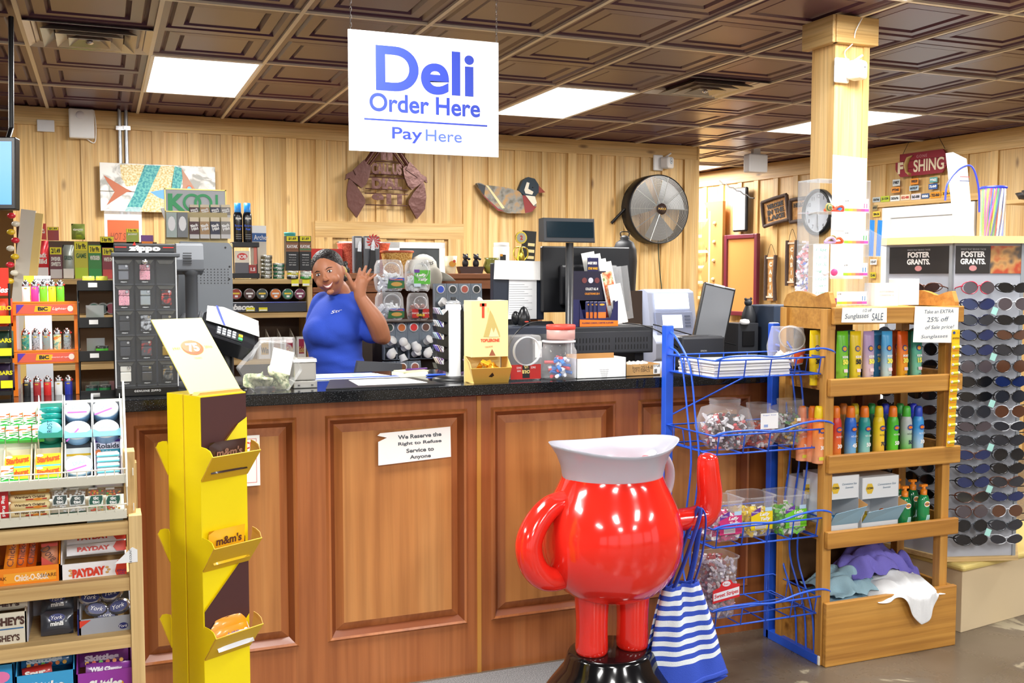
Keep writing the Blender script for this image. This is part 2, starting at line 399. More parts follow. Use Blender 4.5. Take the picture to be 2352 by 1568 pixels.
# opening in the back wall with its trim (header boards + white window)
a=wbl(722,507);b_=wbl(1062,520);c=wbl(722,545);l2=wbl(1022,556)
B().box(a[0],b_[0]-.0,-.03,0,c[1]+.0,a[1],PINE_H).build('header_board',wb)
B().box(a[0],a[0]+.14,-.034,0,1.2,c[1],PINE).build('header_board',wb)
B().box(b_[0]-.14,b_[0],-.034,0,1.2,c[1]+.0,PINE).build('header_board',wb)
w0=wbl(775,556)[0];w1=wbl(1018,556)[0]
wt=thing('x','','');bpy.data.objects.remove(wt)
wf=B()
WZ=wbl(900,556)[1]
for(x0,x1,z0,z1)in((w0,w1,WZ-.05,WZ),(w0,w0+.05,1.35,WZ),(w1-.05,w1,1.35,WZ),(w0,w1,1.3,1.36),(w0+.37,w0+.52,1.35,WZ)):wf.box(x0,x1,-.045,-.0,z0,z1,WHITE)
win=wf.build('window_1',wb,kind='structure')
B().box(w0+.04,w1-.04,-.03,-.02,1.33,WZ-.03,M('#3a3d3c',.1,coat=1)).build('pane',win)

# ---- right wall
rx0,ry0,rx1,ry1=6.63,11.3,7.36,4.0
ra=math.atan2(ry1-ry0,rx1-rx0)
RL=math.hypot(rx1-rx0,ry1-ry0)
wr=frame_wall('wall_right',rx0,ry0,ra,RL+6,PINE,0)
boards(wr,RL+.1,.1,.30,0,CEIL,bat=.07,jit=.02)
B().box(0,RL+6,-.03,0,CEIL-.17,CEIL,PINE_H).build('top_trim',wr)
def rwp(px,py,d=0.0):
    r=ray(px,py);n=Vector((-math.sin(ra),math.cos(ra),0));o=Vector((rx0,ry0,0))-n*d
    t=(o-Vector((0,0,EYE))).dot(n)/r.dot(n);return Vector((0,0,EYE))+r*t
def rwl(px,py,d=0.0):
    v=rwp(px,py,d);return((v.x-rx0)*math.cos(ra)+(v.y-ry0)*math.sin(ra),v.z)
# door in the right wall
d0=rwl(2035,480)[0];dz=rwl(2040,478)[1];d1=d0+1.02
dr=struct(B().box(.09,.93,-.02,.0,.02,dz-.09,M('#e6e9ea',.45)).build('door_1'));dr.parent=wr;dr.location=(d0,-.012,0)
f=B();WT=M('#f2f4f5',.4)
f.box(0,.1,-.035,.0,0,dz,WT);f.box(.92,1.02,-.035,0,0,dz,WT);f.box(.1,.92,-.035,0,dz-.1,dz,WT);f.build('door_frame',dr,(0,-.006,0),bev=.004)
f=B();f.lathe([(.03,0),(.03,.01),(.012,.012),(.012,.04),(.028,.05),(.028,.07),(.0,.078)],CHROME,T=Matrix.Rotation(PI/2,4,'X'));f.build('door_handle',dr,(.86,-.02,1.0))
B().box(d0-.1,d1+.1,-.05,0,dz+.01,dz+.07,PINE_H).build('lintel',wr)
B().box(d0-.12,d0-.01,-.03,-.0,0,dz+.01,PINE).build('casing',wr)
B().box(d1+.01,d1+.12,-.03,-.0,0,dz+.01,PINE).build('casing',wr)
# far and side walls, storefront behind the camera (open window bays)
struct(B().box(-6,9,12.6,12.7,0,CEIL+.1,M('#c9995c',.7)).build('wall_far'))
struct(B().box(-6.1,-6,-5,12.7,0,CEIL+.1,M('#8d8275',.7)).build('wall_left'))
fw=B()
for x in(-6,-3.2,-.4,2.4,5.2,8.0):fw.box(x,x+.5,-5.1,-5,0,CEIL+.1,M('#b9ab97',.7))
fw.box(-6,8.5,-5.1,-5,0,.5,M('#b9ab97',.7));fw.box(-6,8.5,-5.1,-5,2.4,CEIL+.1,M('#b9ab97',.7));struct(fw.build('wall_front'))
# ---- wooden post with its cap
tp=struct(B().box(3.275,3.47,4.0,4.17,0,2.63,PINE).build('trim_1'))
B().box(3.44,3.475,3.992,4.0,0,2.63,PINE).build('corner_strip',tp)
c=B();c.box(3.25,3.5,3.96,4.0,2.61,CEIL-.004,PINE_H);c.box(3.47,3.5,4.0,4.2,2.61,CEIL-.004,PINE_H);c.box(3.235,3.275,3.97,4.2,2.61,CEIL-.004,PINE_Y);c.build('post_cap',tp,bev=.003)
# grey mat on the floor along the counter
B().box(-1.6,1.72,2.3,3.53,0,.008,speckle('mat_pile',[(.35,'#5a5a5c'),(.65,'#8c8c8c')],260,.95)).thing('floor_mat','grey textured floor mat running along the foot of the counter','mat',bev=.003)
# ============================================================ SERVICE COUNTER
CY,CT=3.56,1.105
sc=thing('service_counter','long cherry wood counter front with raised panels under the black top','counter',(0,CY,0))
B().box(-2.2,3.2,.03,.10,0,1.064,CHERRY_D).build('carcass',sc)
B().box(-2.2,3.2,.10,.5,.85,.88,CHERRY_D).build('inner_shelf',sc)
PAN=[(-1.16,-.65),(-.52,-.02),(.1,.61),(.734,1.243),(1.36,1.867),(1.99,2.5),(2.62,3.1)]
xs=[-2.2,-1.3]+[q for p in PAN for q in p]+[3.2]
b=B()
b.box(-2.2,PAN[0][0],0,.03,0,1.064,CHERRY_D)
for k in range(len(PAN)):
    nx=PAN[k+1][0]if k+1<len(PAN)else 3.2
    b.box(PAN[k][1],nx,0,.03,0,1.064,CHERRY_D)
b.build('stile',sc)
for x0,x1 in PAN:
    for z0,z1 in((0,.205),(.998,1.064)):B().box(x0,x1,.0005,.03,z0,z1,CHERRY_D).build('rail',sc)
for x0,x1 in PAN:
    p=B();z0,z1=.205,.998
    def rg(a,ya,b2,yb,mt):
        P=[(sx,y,sz)for q,y in((a,ya),(b2,yb))for sx,sz in((x0+q,z0+q),(x1-q,z0+q),(x1-q,z1-q),(x0+q,z1-q))]
        p.add(P,[(k,(k+1)%4,4+(k+1)%4,4+k)for k in range(4)],mt)
    MD=M('#7e4220',.32,coat=.2)
    rg(-.012,0,-.004,-.009,CHERRY_D);rg(-.004,-.009,.004,-.006,CHERRY_D);rg(.004,-.006,.022,.018,MD);rg(.022,.018,.05,.006,CHERRY_D)
    p.add([(x0+.05,.006,z0+.05),(x1-.05,.006,z0+.05),(x1-.05,.006,z1-.05),(x0+.05,.006,z1-.05)],[(0,1,2,3)],CHERRY)
    p.build('raised_panel',sc)
B().box(1.292,1.308,-.004,.0,0,1.064,M('#c48a3e',.4)).build('seam_strip',sc)
GRAN=speckle('black_granite',[(.45,'#101113'),(.62,'#1c1e21'),(.72,'#6a6d70')],420,.07)
B().box(-2.25,3.2,3.49,4.16,1.064,CT,GRAN).thing('countertop','long polished black granite worktop on the cherry counter','countertop',bev=.004)
# refuse-service notice, taped, corner torn
x0,x1,z0,z1=rect(866,985,1033,1060,CY);w_,h_=x1-x0,z1-z0
n=thing('notice','white taped notice refusing service, torn corner, on the middle counter panel','sign',((x0+x1)/2,CY-.0,(z0+z1)/2));n.rotation_euler=(0,R_(-1.2),0)
n.location.y=CY-.0115
B().prism([(-w_/2,-h_/2),(w_/2,-h_/2+.008),(w_/2,h_/2),(-w_/2+.01,h_/2-.004),(-w_/2,h_/2-.012),(-w_/2+.035,h_/2-.022),(-w_/2+.002,h_/2-.035)],0,.0015,PAPER).build('sheet',n)
t=B()
for k,s in enumerate(['We Reserve the','Right to Refuse','Service to','Anyone']):t.text(s,.0155 if k!=3 else .018,.02,.036-k*.026,M('#555a60',.8),wid=[.165,.165,.105,.08][k],bold=.03)
t.build('lettering',n)
# red bordered notice behind the yellow stand
x0,x1,z0,z1=rect(505,1000,596,1116,CY)
n=thing('notice','white notice with red border half hidden behind the yellow stand','sign',((x0+x1)/2,CY-.0115,(z0+z1)/2));w_,h_=x1-x0,z1-z0
b=B().box(-w_/2,w_/2,0,.0015,-h_/2,h_/2,PAPER)
m=.011;RR=M('#d94a48',.7)
for(a,c,d,e)in((-w_/2+m,w_/2-m,h_/2-m-.0015,h_/2-m),(-w_/2+m,w_/2-m,-h_/2+m,-h_/2+m+.0015),(w_/2-m-.0015,w_/2-m,-h_/2+m,h_/2-m),(-w_/2+m,-w_/2+m+.0015,-h_/2+m,h_/2-m)):b.flat(a,c,d,e,RR,-.0006)
b.text('NOTICE',.024,w_/2-.02,h_/2-.034,M('#e8383c',.7),al='r',wid=.1,bold=.03);b.build('sheet',n)

# ============================================================ helpers for goods
def pouch(w,h,t,mt,art=None,name='pack',parent=None,crimp=.1):
    """pillow pack lying in the xz plane, facing -y, base at z=0"""
    b=B()
    def s(sg):
        def fn(u,v):
            e=math.sin(PI*min(1,max(0,(v-crimp)/(1-2*crimp))))**.5 if crimp<v<1-crimp else 0
            q=(1-(2*u-1)**4)
            return((u-.5)*w,sg*t/2*e*q,v*h)
        return fn
    b.grid(s(-1),6,8,mt);b.grid(s(1),6,8,mt)
    if art:art(b,w,h,t)
    return b
def openbox(b,w,d,h,mt,t=.003,front=None,inner=None):
    """carton open at the top; origin at the base centre of the front edge, d goes back"""
    f=front if front is not None else h;inner=inner or mt
    b.box(-w/2,w/2,0,d,0,t,mt);b.box(-w/2,w/2,0,t,0,f,mt);b.box(-w/2,w/2,d-t,d,0,h,mt)
    for sx in(-1,1):
        x=sx*(w/2);b.prism([(0,0),(d,0),(d,h),(d*.35,h),(0,f)],min(x,x-sx*t),max(x,x-sx*t),mt,ax='x')
def heap(b,cx,cy,z0,rx,ry,h,mts,n,size=.012,seed=1,box=False):
    rd=random.Random(seed)
    for k in range(n):
        while True:
            u,v=rd.uniform(-1,1),rd.uniform(-1,1)
            if box or u*u+v*v<1:break
        z=z0+rd.uniform(0,1)*h*(1-.25*(u*u+v*v));mt=rd.choice(mts)
        T=Matrix.Translation((cx+u*rx,cy+v*ry,z))@Matrix.Rotation(rd.uniform(0,PI),4,'Z')@Matrix.Rotation(rd.uniform(-1,1),4,'Y')
        s=size*rd.uniform(.8,1.25)
        b.box(-s,s,-s*.4,s*.4,-s*.4,s*.4,mt,T)
        if rd.random()<.5:b.box(s,s*1.5,-s*.45,s*.45,-.001,.001,M('#f4f2f0',.3),T)

# ============================================================ YELLOW CARDBOARD CANDY STAND
YC=M('#f2dc00',.42);YS=M('#d8ae10',.55);YB=M('#c69a4e',.8)
ys=thing('cardboard_display','tall yellow cardboard candy stand with three tilted bins before the counter','display',(.234,2.80,0),R_(30))
YW,YD,YH=.150,.150,1.184
b=B();b.box(0,YW,0,YD*.48,0,YH,YC);b.box(.0015,YW-.0015,YD*.48,YD*.52,0,YH,YS);b.box(0,YW,YD*.52,YD,0,YH,YC);b.build('column',ys,bev=.0015)
BR=M('#4b2a2a',.45)
b=B();b.face([(.003,YH-.19),(.003,YH-.004),(YW-.001,YH-.004),(YW-.001,YH-.07),(.07,YH-.15),(.05,YH-.188)],BR,-.001)
b.face([(.02,YH-.19),(YW-.03,YH-.085),(YW-.001,YH-.07),(YW-.001,YH-.17),(.05,YH-.195)],M('#f6e22a',.4),-.004)
b.add([(.018,-.0015,YH-.19),(YW-.03,-.0015,YH-.085),(YW-.034,-.008,YH-.083),(.014,-.006,YH-.186)],[(0,1,2,3)],M('#f0a818',.4))
b.build('printed_panel',ys);b=B()
b.face([(.003,.525),(.003,.60),(YW-.001,.74),(YW-.001,.56),(.12,.53)],BR,-.001)
b.add([(.003,-.0015,.60),(YW-.001,-.0015,.74),(YW-.003,-.006,.745),(.003,-.005,.607)],[(0,1,2,3)],M('#e7cf10',.4))
b.build('printed_panel',ys)
def ybin(z,side):
    b=B();s=-1 if side=='f' else 1;y0=0 if side=='f' else YD;dp=.055;hh=.07
    # sloping front, two rounded cheeks
    b.add([(0,y0,z),(YW,y0,z),(YW+.004,y0+s*dp,z+hh),(-.002,y0+s*dp,z+hh)],[(0,1,2,3)],YB)
    b.add([(0,y0+s*.002,z-.002),(YW,y0+s*.002,z-.002),(YW+.004,y0+s*(dp+.002),z+hh),(-.002,y0+s*(dp+.002),z+hh)],[(0,1,2,3)],YS)
    for x in(0,YW):
        pr_=[(y0,z),(y0+s*dp,z+hh),(y0+s*dp*.8,z+hh+.014),(y0+s*dp*.45,z+hh+.02),(y0+s*.004,z+hh+.022),(y0,z+hh+.01)]
        b.add([(x+(0 if x==0 else .003*q),p[0],p[1])for q,p in enumerate(pr_)],[list(range(6))],YC if x==0 else YB)
    if side=='f':b.face([(.012,z+.03),(.012,z+.075),(.03,z+.093),(.075,z+.1),(.12,z+.093),(YW-.012,z+.07),(YW-.012,z+.03)],M('#33201a',.9),-.0012)
    b.build('bin',ys,solid=.002)
for k,z in enumerate((.957,.712,.470)):ybin(z,'f');ybin(z,'b')
hd=B();W2=.163
T=Matrix.Translation((-.004,.035,YH+.004))@Matrix.Rotation(R_(-42),4,'X')
hd.box(0,W2,0,.004,0,.262,M('#f4eb86',.5),T)
hd.build('header_card',ys,bev=.0008)
e=B();e.T=T;e.disc(W2*.5,.155,.034,.026,M('#e0552a',.4),-.0008,24);e.disc(W2*.5-.004,.159,.03,.021,M('#f0714a',.4),-.0012,24)
e.text('75',.03,W2*.5,.155,WHITE,-.0018,bold=.04);e.text('1941',.009,.03,.155,M('#d8b420',.5),-.0008);e.text('2016',.009,W2-.03,.155,M('#d8b420',.5),-.0008);e.text('YEARS',.006,W2*.5,.118,M('#dcc050',.5),-.0008);e.build('header_print',ys)
b=B().prism([(.0,YH),(YW,YH),(YW-.01,YH+.008),(.01,YH+.008)],.01,.045,CARD);b.build('header_slot',ys)
def candy_bag(col_,art,lab,x,z,lean,k,grp='candy packs in the yellow stand'):
    b=pouch(.118,.075,.02,col_,art)
    T_=ys.matrix_basis
    o=b.thing('candy_bag',lab,'candy',group=grp)
    m_=Matrix.Translation((.234,2.80,0))@Matrix.Rotation(R_(30),4,'Z')@Matrix.Translation((x,-.012-k*.013,z))@Matrix.Rotation(R_(lean),4,'X')
    o.matrix_world=m_;return o
DBR=M('#3a2420',.3,coat=.4);YP=M('#f0b81c',.3,coat=.4);ORP=M('#f2a01e',.3,coat=.4);WBP=M('#e9eef6',.3,coat=.4);YP2=M('#f5cc1a',.3,coat=.4)
def mm(c,h=.024):return lambda b,w,h_,t:(b.text("m&m's",h,0,h_*.62,c,-t/2-.001,bold=.03),[b.disc(-.04+.02*q,h_*.3,.006,.006,M(['#d33','#e8a020','#3a78d0','#48a048','#e86a20'][q].replace('#d33','#dd3333'),.3),-t/2-.001,8)for q in range(5)])
candy_bag(DBR,mm(M('#8a6a60',.5)),'brown candy pack at the back of the top bin of the yellow stand',.075,.985,8,-.3)
candy_bag(DBR,mm(WHITE,.014),'brown and white candy pack lying forward in the top bin of the yellow stand',.075,.975,-28,.9)
candy_bag(YP,mm(M('#5a3020',.5)),'yellow candy pack upright at the back of the middle bin of the yellow stand',.070,.745,5,-.3)
candy_bag(YP2,mm(M('#7a4a20',.5),.012),'bright yellow candy pack lying forward in the middle bin of the yellow stand',.078,.728,-30,.9)
for q in range(2):candy_bag(ORP,None,'orange candy pack, %s layer in the bottom bin of the yellow stand'%['upper rear','middle'][q],.078,.515-.01*q,-20-8*q,.1+.7*q)
candy_bag(WBP,lambda b,w,h_,t:b.text('Mini',.014,0,h_*.6,M('#2a56b8',.5),-t/2-.001,shear=.3),'white and blue candy pack at the front of the bottom bin of the yellow stand',.082,.49,-34,1.6)

# ============================================================ RED PITCHER DISPLAY ON ITS BLACK BASE
PX_,PY_=1.597,3.05
RG=M('#e8291d',.14,coat=.6);MILK=newmat('milky_plastic')[0];p=MILK.node_tree.nodes['Principled BSDF'];p.inputs['Base Color'].default_value=(.60,.62,.70,1);p.inputs['Roughness'].default_value=.25;p.inputs['Transmission Weight'].default_value=.35;p.inputs['Subsurface Weight'].default_value=0
pt=thing('pitcher_display','large glossy red pitcher with milky rim on a black round base','display',(PX_,PY_,0))
b=B();prof=[(.0,.395),(.08,.40),(.15,.423),(.205,.47),(.238,.535),(.248,.605),(.244,.665),(.222,.73),(.194,.78),(.178,.815),(.174,.83)]
b.lathe(prof,RG,n=40,sy=.95);b.build('pitcher_body',pt,sub=1)
def rimfn(r,z,k,n):
    a=2*PI*k/n;sp=max(0,math.cos(a))**6*.03;sp2=max(0,math.cos(a+PI))**8*.012
    return((r+(sp+sp2)*(z-.8)*8)*math.cos(a),(r*.92)*math.sin(a),z+(.012*math.cos(2*a)*(z-.79)*7))
b=B();n=44;rp=[(.171,.800),(.172,.825),(.176,.86),(.188,.895),(.205,.922),(.214,.935),(.208,.934),(.18,.895),(.168,.86),(.164,.82)]
vs=[rimfn(r,z+(.022*math.sin(2*PI*k/n)if q in(0,9)else 0),k,n)for q,(r,z)in enumerate(rp)for k in range(n)]
b.add(vs,[(i*n+k,i*n+(k+1)%n,(i+1)*n+(k+1)%n,(i+1)*n+k)for i in range(len(rp)-1)for k in range(n)],MILK,True);b.build('rim',pt)
b=B();b.tube(catmull([(.15,.03,.87),(.215,.06,.885),(.262,.07,.83),(.262,.07,.76),(.22,.06,.69),(.17,.04,.67)],6),.022,MILK,10,flat=.6);b.build('pouring_handle',pt)
b=B();P=catmull([(-.17,-.01,.755),(-.235,-.02,.745),(-.29,-.03,.70),(-.325,-.04,.635),(-.315,-.045,.565),(-.27,-.04,.515),(-.2,-.02,.50),(-.15,0,.51)],6)
b.tube(P,[.036+.010*math.sin(PI*k/(len(P)-1))for k in range(len(P))],RG,14);b.build('side_loop',pt,sub=1)
b=B();P=catmull([(.19,-.01,.655),(.25,-.015,.655),(.315,-.02,.655),(.362,-.02,.672),(.376,-.02,.73),(.37,-.02,.80),(.366,-.02,.862)],6)
b.tube(P,[.033+.014*math.sin(PI*min(1,k/(len(P)-1)*.9))for k in range(len(P))],RG,14);b.ball((.366,-.02,.862),(.037,.037,.022),RG,14);b.build('hook_bracket',pt,sub=1)
for s in(-1,1):
    b=B();b.lathe([(.0,.222),(.05,.222),(.058,.232),(.056,.27),(.054,.33),(.058,.40),(.066,.46)],RG,(s*.078-.003,-.012,0),n=24);b.build('support_post',pt,sub=1)
b=B();BB=M('#121214',.12,coat=.5);b.lathe([(.275,0),(.275,.03),(.25,.07),(.21,.12),(.168,.17),(.155,.21),(.148,.222),(.14,.226),(0,.228)],BB,n=40,sy=.9);b.build('round_base',pt)
# ---- striped tote bag on the bracket
NB=M('#2f4fc0',.75,bump=.2,bs=300);WS=M('#e6eef4',.8,bump=.2,bs=300)
bx,by=1.835,2.985
bg=thing('tote_bag','blue and white striped tote bag hanging from the red bracket','bag',(bx,by,0))
def bagpt(u,v,sg):
    # v 0 bottom..1 top, u 0..1 across
    z=.10+(.445-.10)*v;hw=.075+.085*(1-v)**.8 if v>.25 else .15+.006*math.sin(v*20)
    hw=.068+.08*(1-v**1.6)+(.018 if v<.22 else 0)*(1-v/.22)
    x=(u-.5)*2*hw+.012*(1-v);fold=.012*math.sin(u*11+v*2.5)+.006*math.sin(u*23-v*4)
    th=.018+.05*(1-v)
    y=sg*th*(1-abs(2*u-1)**3*.75)+fold*(.4+.6*v)
    zt=z+.012*(u-.5)-(.012*math.sin(u*5+1)if v<.05 else 0)
    return(x,y,zt)
NR=84
for sg,nm in((-1,'front_cloth'),(1,'back_cloth')):
    b=B();nu=22
    vs=[bagpt(i/nu,j/NR,sg)for j in range(NR+1)for i in range(nu+1)]
    b.add(vs,[],NB)
    for j in range(NR):
        v=j/NR;mt=NB if v<.235 else(WS if int((v-.235)/.048)%2==0 else NB)
        if v>.965:mt=NB
        q0=j*(nu+1);k_=b.mi(mt)
        for i in range(nu):b.f.append([q0+i,q0+i+1,q0+nu+2+i,q0+nu+1+i]);b.i.append(k_);b.s.append(True)
    b.build(nm,bg,solid=.002)
b=B();b.grid(lambda u,v:(bagpt(u,0,-1)[0],bagpt(u,0,-1)[1]*(1-v)+bagpt(u,0,1)[1]*v,.1),10,2,NB);b.build('bag_bottom',bg)
for sg in(-1,1):
    b=B();P=catmull([(-.045,sg*.014,.425),(-.0,sg*.02,.53),(.053,sg*.018,.66),(.07,sg*.006,.703),(.083,sg*.018,.66),(.065,sg*.02,.53),(.035,sg*.014,.43)],5)
    b.tube(P,.0115,NB,6,flat=.25);b.build('strap',bg)

# ============================================================ BLUE WIRE RACK
RB=M('#2b62e2',.35,coat=.2)
br=thing('wire_rack','blue metal four-basket rack standing in front of the counter end','rack')
XL,XR,YF,YBk=2.055,2.555,3.13,3.465
for x in(XL,XR):
    b=B().box(x-.017,x+.017,YBk-.017,YBk+.017,.0,1.31,RB);b.box(x-.015,x+.015,YBk-.015,YBk+.015,1.31,1.314,WHITE);b.build('post',br,bev=.002)
    B().box(x-.017,x+.017,YF+.005,YBk,0,.036,RB).build('foot',br,bev=.002)
    B().box(x-.018,x+.018,YF-.005,YF+.006,0,.037,M('#e8e6dc',.5)).build('end_cap',br,bev=.003)
for k,(zr,zb)in enumerate(((1.197,1.132),(.922,.85),(.578,.505),(.272,.203))):
    b=B();r=.0035;F0,F1=YF,YBk-.02
    x0,x1=XL-.01,XR+(0 if k else 0)
    b.tube([(x0,F1,zr),(x0+.01,F0,zr),(x1-.01,F0,zr),(x1,F1,zr)],r,RB,6,closed=True)
    b.tube([(x0+.01,F1,zb),(x0+.02,F0+.015,zb),(x1-.02,F0+.015,zb),(x1-.01,F1,zb)],r,RB,6,closed=True)
    for i in range(5):
        x=x0+.03+(x1-x0-.06)*i/4;b.tube([(x,F0,zr),(x,F0+.013,zb),(x,F1,zb),(x,F1,zr)],r*.85,RB,5)
    for y in(F0+.11,F0+.21):
        b.tube([(x0+.005,y,zr),(x0+.015,y,zb),(x1-.015,y,zb),(x1-.005,y,zr)],r*.85,RB,5)
    bsk=b.build('basket',br)
    b=B();b.tube(catmull([(x0+.012,F0,zr+.001),(x0+.06,F0-.012,zr+.014),(x0+.16,F0-.02,zr+.016),(x0+.27,F0-.024,zr+.01),(x0+.38,F0-.022,zr+.03),(x1-.03,F0-.014,zr+.034),(x1+.03,F0-.004,zr+.016),(x1-.008,F0,zr)],5),.0042,RB,6);b.build('wavy_rail',bsk)
for x in(XL,XR):
    for q,dy in enumerate((0,.05,.11)if x==XR else(0,.055)):
        b=B();xx=x+(.0 if x==XL else-.004)
        b.tube(catmull([(xx,YBk-.02,1.285-.06*q),(xx,YBk-.07,1.26-.05*q),(xx,YF+.17+dy,1.16),(xx,YF+.13+dy,.98),(xx,YF+.10+dy,.8),(xx,YF+.14+dy,.55),(xx,YF+.15+dy,.38),(xx,YF+.06+dy,.2),(xx,YF+.04+dy,.036)],5),.0042,RB,6);b.build('side_wire',br)
b=B();b.bar((XL,YBk,.95),(XR,YBk,1.15),.0035,RB);b.build('brace',br)

def shell(b,prof,mt,**k):b.lathe(prof,mt,flip=True,**k)
def candy_jar(lab,x,y,z,w,d,h,mts,fill,art=None,neck=True,seed=1,n=220,size=.011):
    t=thing('candy_jar',lab,'jar',(x,y,z),group='clear candy jars in the blue rack')
    b=B();r=w/2
    prof=[(0,.0),(r*.55,.0),(r*.62,.004),(r*.98,h*.38),(r,h*.45),(r*.78,h*.82),(r*.5,h*.87)]
    prof+=[(r*.5,h*.9),(r*.52,h*.91),(r*.5,h*.94),(r*.52,h*.95),(r*.52,h)]if neck else[(r*.46,h)]
    b.lathe(prof,clear(),n=24,sy=d/w,sq=5,flip=True);b.build('jar_shell',t)
    b=B();k=9
    for q in range(k):
        zz=.006+q/k*h*fill;rr=r*(.6+.36*min(1,zz/(h*.42)))*(1 if zz<h*.45 else .9)
        heap(b,0,0,zz,rr*.9,rr*.9*d/w,h*.06,mts,n//k,size,seed*31+q)
    b.build('candy_fill',t,kind='stuff')
    if art:a=B();art(a);a.build('jar_label',t)
    return t
BRC=[M('#4a3a38',.3),M('#3c302e',.3),M('#e8e6e6',.25),M('#c84040',.3),M('#dcd8dc',.25)]
candy_jar('clear jar of brown and white wrapped chews, left in the second basket',2.185,3.26,.85,.20,.17,.19,BRC,.62,n=420,size=.012)
candy_jar('clear jar of orange wrapped chews with a white card, middle of the second basket',2.345,3.27,.85,.15,.15,.165,[M('#d8562a',.3),M('#8a6a70',.3),M('#e4dcdc',.3),M('#c03c30',.3)],.45,lambda a:(a.flat(-.045,.035,.075,.135,PAPER,-.078),a.text('Sugar free',.005,-.005,.127,M('#4a6ab8',.6),-.0788,wid=.06),a.flat(-.03,-.012,.082,.092,M('#9ab0e0',.6),-.0788)),seed=2,n=320)
candy_jar('clear jar of yellow and green wrapped candies, right in the second basket',2.485,3.26,.85,.165,.16,.175,[M('#dcb030',.3),M('#5a9a50',.3),M('#6a6a78',.3),M('#c8c8c0',.3),M('#8a3a4a',.3)],.6,lambda a:a.flat(-.03,-.012,.10,.112,WHITE,-.084),seed=3,n=360)
def taffy_tub(x,y,lab,c1,c2,seed,w=.135):
    t=thing('candy_tub',lab,'tub',(x,y,.508),group='square tubs of taffy in the third basket');h=.155
    b=B();b.lathe([(0,0),(w*.40,0),(w*.44,.01),(w*.5,h),(w*.54,h+.002),(w*.54,h-.004)],clear(),n=24,sq=7,flip=True);b.build('tub_shell',t)
    b=B();cm=M(c1,.35,coat=.3)
    for q in range(7):heap(b,0,0,.008+q*.012,w*.36,w*.36,.012,[cm,cm,M(c2,.35),M('#f2f0ea',.4)],34,.015,seed*17+q,box=True)
    b.build('candy_fill',t,kind='stuff')
    a=B();y0=-w*.46-.001;ff=lambda z:y0-(z/h)*.006
    a.face([(-.048,.03),(.05,.03),(.05,.10),(-.048,.095)],M(c1,.4),y0-.006);a.face([(-.048,.085),(-.005,.1),(-.005,.118),(-.048,.1)],M('#6a3a9a',.4),y0-.0068)
    a.text('Laffy',.016,.012,.088,WHITE,y0-.0075,wid=.045,bold=.04,shear=.25);a.text('Taffy',.016,.016,.070,WHITE,y0-.0075,wid=.045,bold=.04,shear=.25);a.text('Wonka',.007,-.03,.1,WHITE,y0-.0075,shear=.2)
    a.flat(.015,.046,.1,.115,M('#b8d8f0',.5),y0-.0068);a.flat(-.03,.02,.034,.056,M('#e8e2e0',.5),y0-.0068)
    for q in range(5):a.flat(-.028,.018,.037+q*.004,.0378+q*.004,INK,y0-.0075)
    a.build('tub_label',t);return t
taffy_tub(2.165,3.25,'square tub of pink taffy, left in the third basket','#d8357a','#c02468',1)
taffy_tub(2.315,3.27,'square tub of yellow taffy, middle of the third basket','#f2d512','#e0b810',2,.145)
taffy_tub(2.462,3.25,'square tub of green taffy, right in the third basket','#74d22a','#4cb822',3)
t=thing('candy_tub','tall clear tub of red striped mints in the lowest basket','tub',(2.16,3.27,.205));h=.235;w_=.135
b=B();b.lathe([(0,0),(w_*.38,0),(w_*.42,.01),(w_*.5,h),(w_*.54,h+.002),(w_*.54,h-.004)],clear(),n=24,sq=7,flip=True);b.build('tub_shell',t)
b=B()
for q in range(16):heap(b,0,0,.008+q*.0135,w_*(.34+q*.006),w_*(.34+q*.006),.012,[M('#e8e0e4',.25),M('#b86a6a',.3),M('#c8c0d0',.25),M('#a08890',.3)],30,.010,91+q,box=True)
b.build('candy_fill',t,kind='stuff')
a=B();y0=-.074;a.face([(-.06,.07),(.06,.085),(.06,.135),(.03,.14),(.02,.155),(-.02,.15),(-.03,.13),(-.06,.12)],M('#d8262c',.4),y0);a.face([(-.057,.08),(.057,.094),(.057,.125),(-.057,.108)],M('#eceef2',.4),y0-.0008)
a.text('Sweet Stripes',.02,0,.101,M('#d8262c',.4),y0-.0015,wid=.108,bold=.02,shear=.2,rot=.12);a.disc(0,.141,.018,.01,M('#e8eaf0',.4),y0-.0008);a.text("Bob's",.009,0,.141,M('#d8262c',.4),y0-.0015,shear=.2);a.build('tub_label',t)
# newspapers and tilted jar in the top basket
t=thing('newspaper_stack','stack of folded newspapers lying in the top basket of the blue rack','newspapers',(2.235,3.29,1.135))
rd=random.Random(5);fst=None
for k in range(11):
    mt=M(['#f0f0ee','#dcdcda','#c4c4c4','#e8e8e8','#a8a8aa'][k%5],.85)
    b=B().prism([(-.165,-.13),(.17,-.13),(.17,.10),(-.145,.13),(-.175,.10)],0,.0042,mt,ax='z')
    b.build('newspaper',t,(rd.uniform(-.003,.003),rd.uniform(-.003,.003),k*.0046),bev=.001)
a=B();a.text('LOCAL NEWS',.03,-.03,0,M('#8a8a8e',.8),0,wid=.22,T=Matrix.Translation((0,.04,.0522))@Matrix.Rotation(-PI/2,4,'X'));
for q in range(6):a.box(-.14,.14,-.11+q*.018,-.106+q*.018,.051,.0515,M('#b0b0b2',.8))
a.build('print',t)
t=thing('candy_jar','clear tilted jar with orange label on newspapers in the top basket','jar',(2.47,3.27,1.16));t.rotation_euler=(R_(0),R_(0),R_(35))
b=B();oc=[(-.055,0),(.05,0),(.085,.055),(.055,.145),(-.03,.15),(-.085,.075)]
b.prism(oc,-.05,.05,clear(),T=Matrix.Identity(4));b.build('jar_shell',t,bev=.006)
